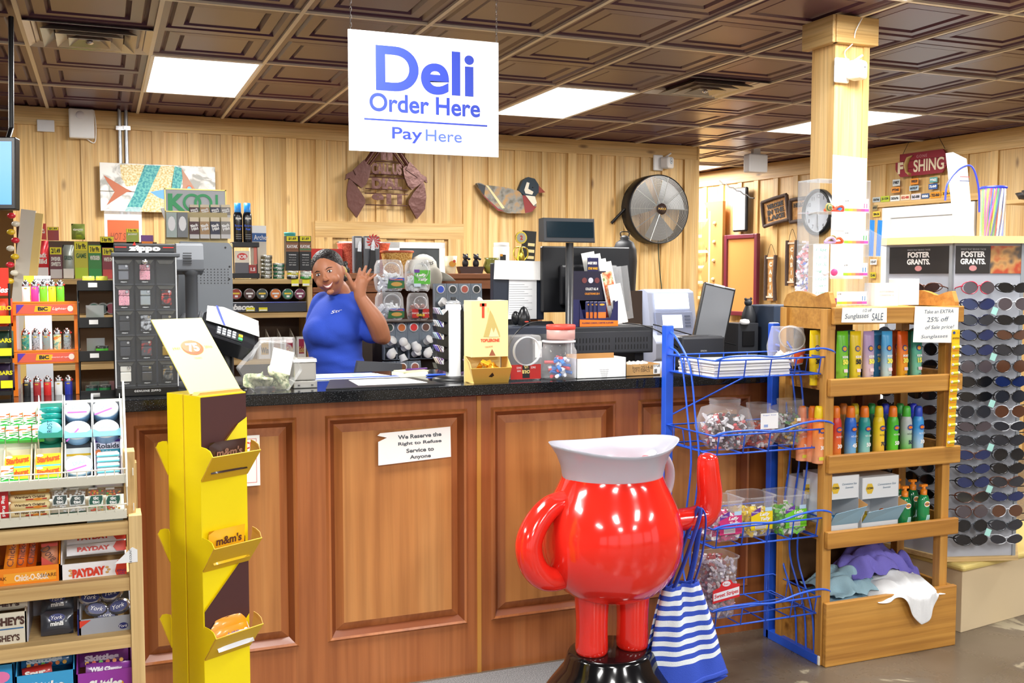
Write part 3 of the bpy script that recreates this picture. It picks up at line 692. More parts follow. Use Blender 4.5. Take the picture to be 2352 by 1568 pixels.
b=B();b.lathe([(.05,0),(.053,.004),(.05,.008),(.053,.012),(.05,.016)],clear(a=.25),n=24,T=Matrix.Translation((.062,0,.097))@Matrix.Rotation(R_(68),4,'Y'),flip=True);b.build('jar_mouth',t)
b=B();heap(b,-.01,0,.01,.05,.035,.04,[M('#e8e4e0',.3),M('#d8d0c8',.3)],90,.009,8);b.build('candy_fill',t,kind='stuff')
a=B();a.face([(-.05,.006),(.05,.006),(.08,.05),(.07,.065),(-.068,.05)],M('#e8501e',.4),-.0515);a.text('Smarties',.015,.0,.03,WHITE,-.0525,wid=.09,bold=.04,rot=.12);a.build('jar_label',t)
# ============================================================ CANDY RACK, FRONT LEFT
RY=2.60
cr=thing('candy_rack','raw lumber candy rack with metal wire tiers at the left front','rack',(0,RY,0))
for x0,x1 in((.047,.077),(-.78,-.745)):
    b=B().box(x0,x1,-.03,.05,0,.93,RAW_V);b.build('post',cr,bev=.0015)
    B().box(x0-.008,x1-.012,.0,.06,.925,1.08,RAW_V).build('upright',cr,bev=.0015)
    B().box(x0+.0,x1,.3,.35,0,1.0,RAW_V).build('post',cr)
for z in(.915,.778,.638,.49,.33,.16):
    B().box(-.745,.047,-.02,.0,z-.032,z,RAW).build('front_rail',cr,bev=.0012)
    B().box(-.745,.047,.0,.34,z-.024,z-.004,RAW).build('shelf',cr)
BEI=M('#d8d6c6',.35);BEW=M('#ece9dc',.35)
def tier(zl,lean,depth,hgt):
    b=B();b.prism([(-.02,zl-.022),(-.02,zl),(-.012,zl),(-.005,zl-.018),(depth,zl-.018),(depth,zl-.022)],-.745,.044,BEI,ax='x');b.build('metal_tray',cr,bev=.001)
    b=B();b.bar((-.745,-.024,zl+.014),(.044,-.024,zl+.014),.0018,BEW)
    for k in range(40):x=-.74+k*.0205;b.bar((x,-.022,zl-.004),(x,-.024,zl+.014),.0012,BEW,4)
    b.build('wire_guard',cr,kind='stuff')
tier(1.03,40,.24,0);tier(.945,20,.26,0)
b=B()
B().box(-.745,.047,.335,.34,.05,.94,M('#5a4a3a',.8)).build('back_panel',cr)  # dark board added to stand for the shade behind the goods
for k in range(5):b.bar((.044,-.024+.035*k,1.044+.04*k),(.046,.0+.04*k,.95+.04*k),.0018,BEW,5)
b.tube([(.045,-.024,1.0),(.045,-.02,1.06),(.045,.15,1.235),(.045,.16,1.0)],.003,BEW);b.build('side_guard',cr,kind='stuff')
SL=Matrix.Translation((0,RY+.0,1.018))@Matrix.Rotation(R_(-38),4,'X')
B().box(-.745,.042,.042,.046,0,.25,BEI,SL@Matrix.Translation((0,-0,0))).build('slanted_tray',cr,(0,-RY,0))
def slx(px,py):return at(px,py,RY+.05).x
def slanted(b,name,lab,cat,x,z,grp=None,y=0.0,parent=None):
    o=b.build(name)if not parent else None
    tag(o,lab,cat,grp);o.matrix_world=SL@Matrix.Translation((x,y,z));return o
G1='packs on the top tier of the candy rack'
# gum cartons, front row
YG=M('#f6d42a',.4);OG=M('#f0541e',.4);GG=M('#3ab54a',.4)
def starb(px0,px1,lab):
    x0,x1=slx(px0,1040),slx(px1,1040);w_=x1-x0-.003;x=(x0+x1)/2
    t=thing('gum_carton',lab,'gum',group='gum cartons');t.matrix_world=SL@Matrix.Translation((x,0,.0))
    b=B();openbox(b,w_,.042,.115,M('#f4ead2',.6),front=.012);b.build('carton',t)
    for k,(z,h)in enumerate(((.006,.036),(.042,.036))):
        b=B();b.box(-w_/2+.004,w_/2-.004,-.004+k*.004,.036,z,z+h,YG);b.flat(-w_/2+.004,w_/2-.004,z,z+.006,GG if k==0 else M('#5ac0e8',.4),-.005+k*.004)
        b.text('Starburst',.016,0,z+.022,OG,-.0058+k*.004,wid=w_*.82,bold=.05,shear=.2,rot=.12);b.disc(-w_*.3,z+.031,.008,.004,M('#fff4c0',.4),-.0055+k*.004,12);b.build('gum_pack',t,bev=.001)
    return t
starb(6,75,'open carton of yellow fruit gum holding a loose green pack in front')
starb(77,145,'open carton of yellow fruit gum, second from the left on the slanted tier')
def gumpack(x,z,lab,y=-.004,s=1.0):
    b=B();w_,h=.026*s,.042*s
    b.box(-w_/2,w_/2,0,.012,0,h,GG);y1=-.0005
    b.face([(-w_/2,h*.45),(w_/2,h*.62),(w_/2,h*.9),(-w_/2,h*.72)],M('#ee6a22',.4),y1);b.face([(-w_/2,h*.74),(w_/2,h*.92),(w_/2,h),(-w_/2,h)],M('#f4f2ea',.4),y1)
    b.face([(-w_/2,h*.4),(w_/2,h*.57),(w_/2,h*.62),(-w_/2,h*.45)],M('#d8d23a',.4),y1);b.text('XTRA',.026*s,0,h*.5,WHITE,y1-.0005,rot=PI/2+.1,wid=.034*s,bold=.05)
    return slanted(b,'gum_pack',lab,'gum',x,z,'green gum packs',y)
gumpack(slx(20,1060),.002,'green and orange gum pack standing in the front of the left fruit gum carton',-.014)
q=0
for r in range(2):
    for c in range(6):
        x=-.235+c*.0285+r*.008
        if x>-.155+.03:continue
        gumpack(x+.0,.118+r*.046,'green and orange gum pack, %s row, %s from the left, on the slanted tier'%(['lower','upper'][r],ordn(c)),.012*r);q+=1
# mint tubs
def tub(name,lab,px,py,z,mtl,mts,r=.031,word=None,y=0,rot=0.0):
    x=slx(px,py);t=thing(name,lab,'mints',group='round mint tubs on the slanted tier');t.matrix_world=SL@Matrix.Translation((x,y,z))@Matrix.Rotation(R_(0),4,'X')
    T=Matrix.Translation((0,0,r*.82))@Matrix.Rotation(PI/2,4,'X')@Matrix.Diagonal((1,.82,1,1))
    b=B();b.lathe([(r*.9,-.03),(r,-.026),(r,0)],mts,n=28,T=T);b.build('tub_body',t)
    b=B();b.lathe([(r*1.02,0),(r*1.03,.007),(r*.98,.010),(r*.9,.011),(0,.011)],mtl,n=28,T=T)
    b.lathe([(r*1.035,.0),(r*1.035,.004)],mts,n=28,T=T,flip=True)
    if word:b.text(word[0],.011,0,r*.95,word[1],-.0118,rot=rot,wid=word[2]);
    if not word or word[0]=='DUO':b.box(-.022,.022,-.0119,-.0114,r*.4,r*.52,M('#d868d0',.5),Matrix.Rotation(-rot,4,'Y')if rot else None)
    b.build('lid',t)
WL=M('#f6fafd',.35);BLR=M('#9cc8ee',.35)
tub('mint_tub','white mint tub with pink stripe in the front carton of the slanted tier',181,1040,.012,WL,BLR,.030,('DUO',M('#8fd0e0',.5),.026),-.004,.3)
for q,(px,zz,l2)in enumerate(((176,.117,'lower left'),(243,.117,'lower right'),(176,.176,'upper left'),(243,.176,'upper right'))):
    tub('mint_tub','white oval mint tub, %s of the four behind the white sweets'%l2,px,960,zz,WL,BLR,.030,('DUO',M('#9fd8e8',.5),.024),.012+.0*q,[.9,0,0,.4][q])
TL=M('#1fa79c',.3);TD=M('#127a74',.3)
tub('mint_tub','teal mint tub marked frost facing out below three stacked teal ones',112,975,.122,M('#7fd6e8',.3),TD,.026,('FROST',M('#123a44',.5),.04),.006,PI/2)
for k in range(3):
    b=B();T=Matrix.Translation((0,0,0))@Matrix.Rotation(R_(25),4,'X');b.lathe([(.024,0),(.027,.003),(.027,.011),(.025,.014),(0,.014)],TL,n=24,T=T)
    slanted(b,'mint_tub','teal mint tub lying %s in the stack above the frost one'%['lowest','in the middle','on top'][k],'mints',slx(112,930),.172+.017*k,'round mint tubs on the slanted tier',.03)
for px0,px1,z,c,lab in((84,143,.115,'#0f7a68','green carton holding the teal mint tubs'),(145,211,.112,'#3a3e44','dark backed carton holding the left column of white mint tubs'),(212,278,.112,'#3a3e44','dark backed carton holding the right column of white mint tubs')):
    x0,x1=slx(px0,960),slx(px1,960);b=B();w_=x1-x0-.002
    b.box(-w_/2,w_/2,.04,.042,0,.128,M(c,.6))
    for s in(-1,1):b.box(s*w_/2-.001,s*w_/2+.001,-.004,.04,0,.125,M('#d8dcde',.6))
    b.prism([(-w_/2,0),(w_/2,0),(w_/2,.022),(w_*.3,.014),(-w_*.3,.014),(-w_/2,.022)],-.010,-.008,M('#12806c' if 'green' in lab else '#7fc0d0',.5))
    slanted(b,'mint_carton',lab,'carton',(x0+x1)/2,z)
x0,x1=slx(147,1040),slx(213,1040);w_=x1-x0-.002;b=B();openbox(b,w_,.042,.11,M('#f4f4ee',.6),front=.012);b.flat(-w_/2+.003,w_/2-.003,.088,.094,M('#e8b820',.5),.0385);slanted(b,'mint_carton','white carton holding the front white mint tub','carton',(x0+x1)/2,0)
# chewable tablets carton
x0,x1=slx(215,1040),slx(281,1040);w_=x1-x0-.002
t=thing('antacid_carton','purple and teal carton of white antacid rolls, right end of the slanted tier','carton');t.matrix_world=SL@Matrix.Translation(((x0+x1)/2,-.002,0))
b=B();openbox(b,w_,.044,.135,M('#ece8f4',.5),front=.006);yb=.0405
b.flat(-w_/2+.003,w_/2-.003,.122,.13,M('#6a3fa0',.5),yb);b.flat(-w_/2+.003,w_/2-.003,.085,.102,M('#3a9ab0',.5),yb);b.text('Rolaids',.014,0,.111,M('#2a2c3a',.5),yb-.001,wid=w_*.82,bold=.02);b.text('Softchews',.007,.005,.095,WHITE,yb-.001,wid=.035);b.disc(-w_*.35,.093,.007,.009,M('#f08a50',.5),yb-.001,12);b.build('carton',t)
for k in range(5):
    b=B();T=Matrix.Translation((-w_/2+.006,.012,.012+k*.0145))@Matrix.Rotation(PI/2,4,'Y');b.lathe([(.004,0),(.008,.003),(.008,w_-.016),(.004,w_-.012)],M('#f4f8fa',.4),n=12,T=T);b.build('tablet_roll',t)
    b=B();b.box(-w_/2+.006,w_/2-.006,.003,.006,.004+k*.0145,.0065+k*.0145,M('#5ac0d0',.5));b.build('roll_band',t)
# second tier goods
def upright(px0,px1,py0,py1,Y,b,name,lab,cat,grp=None,lean=-14,zb=None):
    x0,x1,z0,z1=rect(px0,py0,px1,py1,Y);o=b(x1-x0,z1-z0)
    if isinstance(o,B):o=o.build(name)
    tag(o,lab,cat,grp);o.location=((x0+x1)/2,Y,z0 if zb is None else zb);o.rotation_euler=(R_(lean),0,0);return o
WER=M('#c8892a',.3,coat=.3);WCR=M('#ead7a0',.45)
def roll(w_,h,k):
    b=B();T=Matrix.Translation((-w_/2,.01,h/2))@Matrix.Rotation(PI/2,4,'Y');r=h/2
    b.lathe([(r*.6,0),(r,.004),(r,w_-.004),(r*.6,w_)],WER if k==3 else WCR,n=14,T=T)
    if k<3:b.text("Werther's Original",h*.4,0,h*.68,M('#5a3a1a',.5),.01-r-.0008,wid=w_*.75,bold=.03);b.flat(-w_*.1,w_*.42,h*.3,h*.48,M('#b83a22',.4),.01-r-.0006);b.disc(w_*.2,h*.38,w_*.12,h*.16,M('#e08a2a',.3),.01-r-.001,12)
    else:b.flat(w_*.2,w_*.4,h*.3,h*.75,M('#d8c070',.4),.01-r-.0006)
    return b
for k in range(4):upright(21,115,1190-k*18-19,1190-k*18,RY+.015+.003*k,lambda w_,h,k=k:roll(w_,h,k),'candy_roll','caramel candy roll, %s of four beside the mint packs'%['lowest','second from the bottom','third from the bottom','golden wrapper on top'][k],'candy','caramel candy rolls',0)
upright(-4,19,1128,1196,RY+.012,lambda w_,h:B().box(-w_/2,w_/2,0,.014,0,h,M('#c8222a',.4)).text('Big Red',w_*.4,0,h*.5,WHITE,-.0006,rot=-PI/2,wid=h*.7,bold=.03),'gum_pack','red cinnamon gum pack standing at the left edge of the second tier','gum',lean=0)
TT=[M('#f2b418',.35),M('#ec5a22',.35),M('#52b83a',.35),M('#d84a30',.35),M('#f08a2a',.35)]
def tictac(w_,h,fruit,seed):
    t=bpy.data.objects.new('mint_box',None);COL.objects.link(t)
    b=B();b.box(-w_/2,w_/2,0,.014,0,h,clear());b.box(-w_*.45,w_*.1,.001,.013,h,h+.004,WHITE);b.build('box_shell',t,bev=.0015)
    b=B();rd=random.Random(seed)
    for k in range(70):b.ball((rd.uniform(-.42,.42)*w_,.0035+rd.uniform(0,.006),rd.uniform(.05,.95)*h),(.0032,.002,.0022),rd.choice(TT)if fruit else M('#e8e6e4',.4),6,m=4)
    b.build('candy_fill',t,kind='stuff')
    b=B();b.flat(-w_*.45,w_*.45,h*.42,h*.78,M('#e8ecea',.5)if not fruit else M('#e4eee0',.4),-.0006);b.face([(-w_*.4,h*.45),(w_*.3,h*.45),(w_*.42,h*.62),(w_*.4,h*.76),(-w_*.3,h*.76),(-w_*.42,h*.6)],M('#175a48' if fruit else '#3a4a48',.4),-.0011)
    b.text('tic',.008,0,h*.68,WHITE,-.0016,bold=.04,wid=w_*.36);b.text('tac',.008,0,h*.54,WHITE,-.0016,bold=.04,wid=w_*.46);b.build('box_label',t);return t
for k,(p0,p1,f_,lab)in enumerate(((119,156,0,'clear box of white mints, left of the pair'),(158,197,0,'clear box of white mints, right of the pair'),(202,239,1,'clear box of coloured fruit mints with a price sticker'),(241,279,1,'clear box of coloured fruit mints at the right end of the second tier'))):
    upright(p0,p1,1124,1186,RY+.012,lambda w_,h:tictac(w_,h,f_,k+3),'mint_box',lab,'mints','small flat mint boxes',-6)
for p0,p1,c,lab in((116,199,'#1d5a48','white mints'),(200,283,'#c8d8d8','fruit mints')):
    x0,x1,z0,z1=rect(p0,1176,p1,1200,RY+.004);b=B();b.box(-(x1-x0)/2,(x1-x0)/2,-.001,.001,0,z1-z0,M(c,.5));b.text('tic tac',.010,0,.011,WHITE if c=='#1d5a48' else M('#175a48',.5),-.002,wid=.04,bold=.03)
    b.box(-(x1-x0)/2,(x1-x0)/2,.0,.06,0,.002,M(c,.5));b.thing('mint_tray','low cardboard tray under the '+lab,'carton',((x0+x1)/2,RY+.006,z0))
# lower shelves
def cart(p0,p1,y0,y1,Y,mt,lab,name,cat,art=None,depth=.2,front=None,hb=None,inner=None):
    x0,x1,z0,z1=rect(p0,y0,p1,y1,Y);w_=x1-x0;h=z1-z0
    b=B();openbox(b,w_,depth,hb or h,mt,front=h,inner=inner)
    if art:art(b,w_,h)
    return b.thing(name,lab,cat,((x0+x1)/2,Y,z0)),w_,h
Y1=RY+.03
ORB=M('#f28a14',.45)
cart(-60,139,1304,1362,Y1,ORB,'orange carton of crunchy candy sticks on the upper wooden shelf','candy_carton','carton',lambda b,w_,h:(b.flat(-.03,w_*.45,h*.42,h*.8,M('#f4a830',.4),-.001),b.text('Chick-O-Stick',h*.26,.03,h*.6,M('#f8e8d0',.4),-.002,wid=w_*.4,bold=.04),b.text('SPEAK',h*.14,-.04,h*.62,M('#5a2a10',.4),-.002),b.text('SHARE',h*.14,w_*.36,h*.62,M('#5a2a10',.4),-.002)),hb=.1)
def bar_pack(w_,h,mt,word=None,wc=None,t_=.016,wid=.7,art=None):
    b=pouch(w_,h,t_,mt,crimp=.02)
    if word:b.text(word,h*.42,-w_*.05,h*.5,wc,-t_/2-.001,wid=w_*wid,bold=.06)
    if art:art(b,w_,h)
    return b
for k in range(3):
    x0,x1,z0,z1=rect(2+k*22,1232,34+k*24,1330,Y1);b=bar_pack(.026,.10,M(['#f08a1c','#e86a14','#d85a10'][k],.3,coat=.4),None);b.text('Chick-O',.014,0,.05,M('#6a2a12',.4),-.0095,rot=PI/2,wid=.07)
    o=b.thing('candy_stick_pack','orange candy stick pack leaning in its carton, %s from the left'%ordn(k),'candy',((x0+x1)/2,Y1+.02+.012*k,z0+.01),group='orange candy sticks');o.rotation_euler=(R_(-12),R_(8),0)
x0,x1,z0,z1=rect(93,1250,133,1310,Y1);b=bar_pack(.036,.062,M('#c07a52',.4));b.flat(-.018,.018,.052,.06,M('#d8402a',.4),-.009);b.face([(-.018,.004),(.018,.004),(-.018,.03)],M('#c83a26',.4),-.0093);b.text('Dove',.02,0,.036,M('#4a2418',.4),-.0098,rot=-.9,wid=.04,shear=.3);b.thing('chocolate_bar','tan and red chocolate bar standing between orange and white cartons','candy',((x0+x1)/2,Y1+.02,z0)).rotation_euler=(R_(-12),0,0)
PW=M('#eeeef2',.35)
def payart(b,w_,h):
    b.text('PAYDAY',h*.46,-.012,h*.5,M('#d8402a',.4),-.002,wid=w_*.5,bold=.07,rot=.03);b.face([(w_*.32,h*.4),(w_*.36,h*.02),(w_*.5,h*.02),(w_*.5,h*.98),(w_*.36,h*.98)],M('#e8442a',.4),-.001);b.text('KING',h*.13,w_*.42,h*.42,M('#3a2a80',.4),-.002);b.text('SIZE',h*.13,w_*.42,h*.26,M('#3a2a80',.4),-.002)
    for s in(-1,1):[b.ball((-.012+s*w_*.28+.004*(q%2),-.001,h*.4+q*.006),(.004,.001,.003),M('#d8a860',.5),8)for q in range(3)]
cart(140,291,1290,1333,Y1,PW,'white carton of peanut bars with red lettering on the upper wooden shelf','candy_carton','carton',payart,hb=.09)
for k in range(3):
    x0,x1,z0,z1=rect(152,1282-k*22-24,290,1282-k*22,Y1);o=bar_pack(x1-x0,z1-z0,PW,'PAYDAY',M('#c8382a',.4),wid=.55,art=lambda b,w_,h:b.face([(w_*.28,h*.5),(w_*.34,0.002),(w_*.5,.002),(w_*.5,h),(w_*.34,h)],M('#d8402a',.4),-.0095)).thing('peanut_bar','white peanut candy bar with red letters, %s of three above its carton'%['lowest','middle','topmost'][k],'candy',((x0+x1)/2,Y1+.03+.018*k,z0+.004),group='peanut bars');o.rotation_euler=(R_(-20),0,0)
x0,x1,z0,z1=rect(262,1258,316,1293,RY-.035);w_=x1-x0;h=z1-z0
b=B().prism([(-w_/2,0),(w_/2,0),(w_/2,h*.8),(w_*.28,h),(-w_*.02,h*.62),(-w_*.3,h*.25)],0,.0015,M('#eef0f2',.6));b.text('18 COUNT',.005,w_*.2,h*.42,INK,-.001,rot=PI/2)
b.thing('torn_flap','torn white carton flap sticking out over the rack post','cardboard',((x0+x1)/2,RY-.033,z0))
HB=M('#d8d2c0',.45);Y2=RY+.03
def hart(b,w_,h):b.text("HERSHEY'S",h*.26,w_*.08,h*.75,M('#4a2e28',.4),-.002,wid=w_*.78,bold=.05);b.text("HERSHEY'S",h*.2,w_*.08,h*.25,M('#4a2e28',.4),-.002,wid=w_*.6,bold=.03);b.flat(-w_*.4,w_*.45,h*.5,h*.54,M('#3a6a9a',.4),-.001)
cart(-75,61,1410,1487,Y2,HB,'cream chocolate carton with brown lettering at the left of the middle shelf','candy_carton','carton',hart,hb=.1)
for k in range(2):
    x0,x1,z0,z1=rect(-60,1366+k*20,62,1388+k*20,Y2);o=bar_pack(x1-x0,.024,HB,"HERSHEY'S",M('#4a2e28',.4),wid=.8).thing('chocolate_bar','cream wrapped chocolate bar, %s in the cream carton'%['back','front'][k],'candy',((x0+x1)/2,Y2+.04-.02*k,z0));o.rotation_euler=(R_(-20),0,0)
SIL=M('#9ea2ac',.4);NV=M('#20286a',.4)
def yart(b,w_,h):b.disc(w_*.34,h*.5,.011,.008,NV,-.001,16);b.text('York',.007,w_*.34,h*.5,WHITE,-.002,shear=.3);b.face([(-w_*.5,h*.95),(-w_*.28,h*.95),(-w_*.5,h*.6)],M('#d8402e',.4),-.001);b.text('PEPPERMINT PATTIES',h*.12,0,h*.2,NV,-.001,wid=w_*.5)
cart(183,302,1417,1464,Y2,SIL,'silver carton of foil patties at the right of the middle shelf','candy_carton','carton',yart,hb=.09)
cart(62,182,1470,1484,Y2,M('#b8bac6',.4),'pale open carton of dark mini patty bags on the middle shelf','candy_carton','carton',lambda b,w_,h:(b.disc(-.01,h*.5,.012,.006,NV,-.001,16),b.text('minis',.007,.025,h*.5,NV,-.001),b.box(w_/2-.003,w_/2,0,.1,0,.07,NV)),hb=.1)
DK=M('#3c3e46',.25,m=.3,coat=.4)
for k in range(2):
    x0,x1,z0,z1=rect(92,1375+34*k,168,1425+38*k,Y2);b=pouch(x1-x0,z1-z0,.02,DK,crimp=.04);b.disc(0,(z1-z0)*.7,.018,.009,NV,-.0115,18);b.text('York',.009,0,(z1-z0)*.7,WHITE,-.0122,shear=.3);b.text('minis',.010,0,(z1-z0)*.45,WHITE,-.0122,bold=.03);o=b.thing('patty_bag','dark bag of mini peppermint patties, %s in its pale carton'%['behind','in front'][k],'candy',((x0+x1)/2,Y2+.05-.03*k,z0));o.rotation_euler=(R_(-18),0,0)
FO=M('#b8b8c2',.18,m=.9)
for k,(px,py)in enumerate(((207,1372),(255,1362),(222,1398),(273,1392),(243,1412))):
    v=at(px,py,Y2+.03+.01*(k<2));b=B();b.ball((0,0,0),(.029,.009,.020),FO,12);b.disc(0,0,.021,.013,NV,-.0095,18);b.text('York',.010,0,0,WHITE,-.0102,shear=.3,wid=.028);o=b.thing('mint_patty','foil wrapped mint patty with blue oval, %s in the silver carton'%['back left','back right','middle left','middle right','front'][k],'candy',v,group='foil mint patties');o.rotation_euler=(R_(-25),R_([5,-8,12,-15,10][k]),0)
Y3=RY+.03
def skart(c):return lambda b,w_,h:(b.text('Skittles',h*.4,0,h*.5,WHITE,-.002,wid=w_*.6,bold=.05,shear=.2),[b.disc(-w_*.42+q*.018,h*.22+.008*(q%3),.006,.006,TT[q%5],-.001,10)for q in range(8)])
cart(176,306,1540,1600,Y3,M('#9a3aa8',.45),'purple carton of chewy candy at the right of the lower shelf','candy_carton','carton',skart(0),hb=.11)
cart(36,172,1545,1605,Y3,M('#3aa0d8',.45),'blue carton of chewy candy in the middle of the lower shelf','candy_carton','carton',skart(0),hb=.11)
cart(-70,32,1530,1600,Y3,M('#2f9ad8',.45),'light blue carton at the left edge of the lower shelf','candy_carton','carton',lambda b,w_,h:b.disc(w_*.2,h*.6,.02,.014,M('#e87ab0',.4),-.001,16),hb=.1)
for k,(p0,p1,y0,c,wc,wd)in enumerate(((182,296,1508,'#6a2a78','#d8c8e0','Skittles'),(195,300,1530,'#8a3a9a','#f0e8f4','Wild Chewy'),(45,165,1514,'#1f6ea8','#d8e8f4','Skittles'),(50,120,1538,'#c8302a','#f4e8e0','Sour'))):
    x0,x1,z0,z1=rect(p0,y0,p1,y0+32,Y3);o=bar_pack(x1-x0,z1-z0,M(c,.3,coat=.4),wd,M(wc,.4),wid=.7,art=lambda b,w_,h:[b.disc(-w_*.35+q*w_*.14,h*.18,.005,.005,TT[q%5],-.0095,8)for q in range(6)]).thing('candy_pack',['dark purple candy pack at the back of the purple carton','bright purple candy pack in front in the purple carton','deep blue candy pack in the blue carton','red and green candy pack in front in the blue carton'][k],'candy',((x0+x1)/2,Y3+.045-.02*(k%2),z0));o.rotation_euler=(R_(-22),R_([0,4,0,-5][k]),0)

# ============================================================ LEFT END OF THE COUNTER
LY=3.72
def lighter(mt,name,lab,loc,grp,hood=CHROME):
    t=thing(name,lab,'lighter',loc,group=grp)
    b=B();b.lathe([(.0115,0),(.012,.001),(.012,.052),(.011,.054)],mt,n=14,sy=.55,sq=3);b.build('body',t)
    b=B();b.lathe([(.0115,.054),(.0115,.058),(.010,.068),(.0085,.0685)],hood,n=14,sy=.6,sq=3);b.ball((.0,0,.070),(.006,.004,.006),hood,8);b.build('hood',t)
    b=B();b.box(.004,.0145,-.005,.005,.057,.062,RED);b.build('thumb_lever',t,bev=.001)
    b=B();b.disc(-.001,.047,.0055,.0022,M('#e8c23a',.4),-.0069,12);b.text('BiC',.0026,-.001,.047,INK,-.0073);b.build('badge',t);return t
OR=M('#f5801c',.28,coat=.3)
x0,x1,z0,z1=rect(28,655,182,930,LY);bw=x1-x0
bk=thing('lighter_rack','orange plastic three-tier lighter rack on the left of the counter','rack',((x0+x1)/2,LY,CT))
zt=[at(100,q,LY).z-CT for q in(912,803,692)]
for s in(-1,1):B().prism([(0,0),(.12,0),(.12,zt[2]-.005),(.0,zt[2]-.02)],s*bw/2-(.0 if s<0 else .014),s*bw/2+(.014 if s<0 else 0),OR,ax='x').build('side_panel',bk,bev=.002)
B().box(-bw/2,bw/2,.115,.12,0,zt[0]-.03,OR).build('back_panel',bk)
for k,z in enumerate(zt):
    b=B();b.box(-bw/2-.002,bw/2+.002,-.012,.12,z-.008,z-.004,OR);b.prism([(-.012,z-.046),(-.012,z),(-.006,z),(-.006,z-.046)],-bw/2+.0,bw/2-.0,OR,ax='x');trb=b.build('tray',bk,bev=.0015)
    a=B();yy=-.0128;hh=.028
    a.flat(-bw*.42,bw*.42,z-.040,z-.010,M('#e0604a',.4),yy);a.face([(-bw*.42,z-.04),(-bw*.3,z-.01),(-bw*.42,z-.01)],M('#5a3ab0',.4),yy-.0004)
    a.face([(-bw*.16,z-.034),(bw*.08,z-.034),(bw*.1,z-.016),(-bw*.14,z-.014)],M('#f0b41e',.4),yy-.0006);a.text('BiC',.013,-bw*.03,z-.024,INK,yy-.001,bold=.05,wid=.03)
    a.text('Lighter' if k==2 else "America's #1 Lighter",.011 if k==2 else .006,bw*.22,z-.025,WHITE,yy-.001,shear=.3,wid=.045 if k==2 else .06);a.disc(bw*.38,z-.024,.009,.010,M('#f4e0d0',.4),yy-.0006,14);a.build('tray_label',trb)
BX=(x0+x1)/2
cc=[[('#17181a','black'),('#a8262c','dark red'),('#d82a28','red'),('#e4e6e6','white'),('#2a3ab0','blue')],[None]*5,[('#f2eeee','white'),('#e03a9a','pink'),('#7ad42a','lime green'),('#e8e62a','yellow'),('#6ccc2c','lime green')]]
pats=[(speckle('teal_swirl',[(.35,'#1f6a6a'),(.5,'#3fa08a'),(.62,'#8a7a2a'),(.7,'#e8ece8')],90,.35,dist=2),'teal swirl patterned'),(speckle('bw_scribble',[(.45,'#2a2c34'),(.5,'#dfe6ea'),(.58,'#4a5a78'),(.66,'#f0f0f0')],180,.35,dist=3),'black and white scribbled'),(speckle('grey_dots',[(.3,'#8a9896'),(.62,'#8a9896'),(.64,'#c84a30')],110,.35),'grey with red spots'),(speckle('orange_flame',[(.38,'#7ab0a0'),(.5,'#ece0b0'),(.6,'#f07a20'),(.7,'#d83a1c')],50,.35,dist=1),'orange and green flamed'),(speckle('bw_scribble2',[(.42,'#1a1c20'),(.5,'#d0dce0'),(.6,'#3a6a70'),(.68,'#f4f4f4')],210,.35,dist=3),'dark marbled')]
first=lighter(M('#f2eeee',.35),'lighter','x',(0,0,0),'pocket lighters in the orange rack');fk=[q for q in kids(first)if q.name.startswith('body')]
for r in range(3):
    for c in range(5):
        px=[58,82,106,132,155][c]if r<2 else[63,83,103,123,142][c]
        X=at(px,800,LY).x;loc=(X,LY+.012,CT+zt[r]-.004)
        if r==1:mt,nm=pats[c]
        else:mt,nm=M(cc[r][c][0],.3,coat=.3),cc[r][c][1]
        lab='%s lighter, %s from left, %s row of orange rack'%(nm,ordn(c),['bottom','middle','top'][r])
        if r==0 and c==0:o=first;o.location=loc;o['label']=lab;fk[0].data.materials[0]=mt
        else:
            o=dup(first,loc,label=lab)
            for ch in o.children:
                if ch.name.startswith('body'):ch.data=ch.data.copy();ch.data.materials[0]=mt
# leaflet standing behind the lighters
x0,x1,z0,z1=rect(55,633,117,700,4.0)
t=B();w_=x1-x0;h=z1-CT;t.box(-w_/2,w_/2,0,.002,0,h,M('#dfe6ec',.6));t.flat(-w_/2,-.01,h-.09,h,M('#d8d43a',.6),-.001);t.text('1996',.03,.008,h-.055,M('#4a5a80',.6),-.001,wid=.028);t.text('1993',.03,.042,h-.055,M('#c83a4a',.6),-.001,wid=.028);t.text('IF YOU WERE BORN',.007,.022,h-.014,INK,-.001,wid=.06);t.text("AFTER TODAY'S DATE IN",.007,.022,h-.026,INK,-.001,wid=.06)
t.flat(-.045,-.016,h-.085,h-.07,M('#b8a818',.6),-.0015)
t.thing('age_sign','yellow and grey age limit sign with 1996 and 1993 behind the lighter rack','sign',((x0+x1)/2,4.0,CT))
# ---- black wire rack of small tins
x0,x1,z0,z1=rect(181,620,262,905,LY);bw=x1-x0
bx=(x0+x1)/2
lr=thing('tin_rack','narrow black wire rack with four little trays between lighters and glass case','rack',(bx,LY-.03,CT))
b=B()
for s in(-1,1):b.tube([(s*bw/2,.0,0),(s*bw/2,-.0,.30),(s*bw/2,.06,.38),(s*bw/2,.1,.36),(s*bw/2,.1,0)],.0028,BLACK)
b.build('wire_frame',lr,kind='stuff')
tz=[at(220,q,LY).z-CT for q in(918,828,752,668)]
for z in tz:
    b=B();b.box(-bw/2+.001,bw/2-.001,-.012,-.009,z-.0,z+.036,BLACK);b.box(-bw/2+.001,bw/2-.001,-.012,.09,z-.0,z+.003,BLACK);b.build('tray',lr,bev=.001)
    b=B();b.flat(-.022,.006,z+.013,z+.028,WHITE,-.0128);b.build('price_tag',lr)
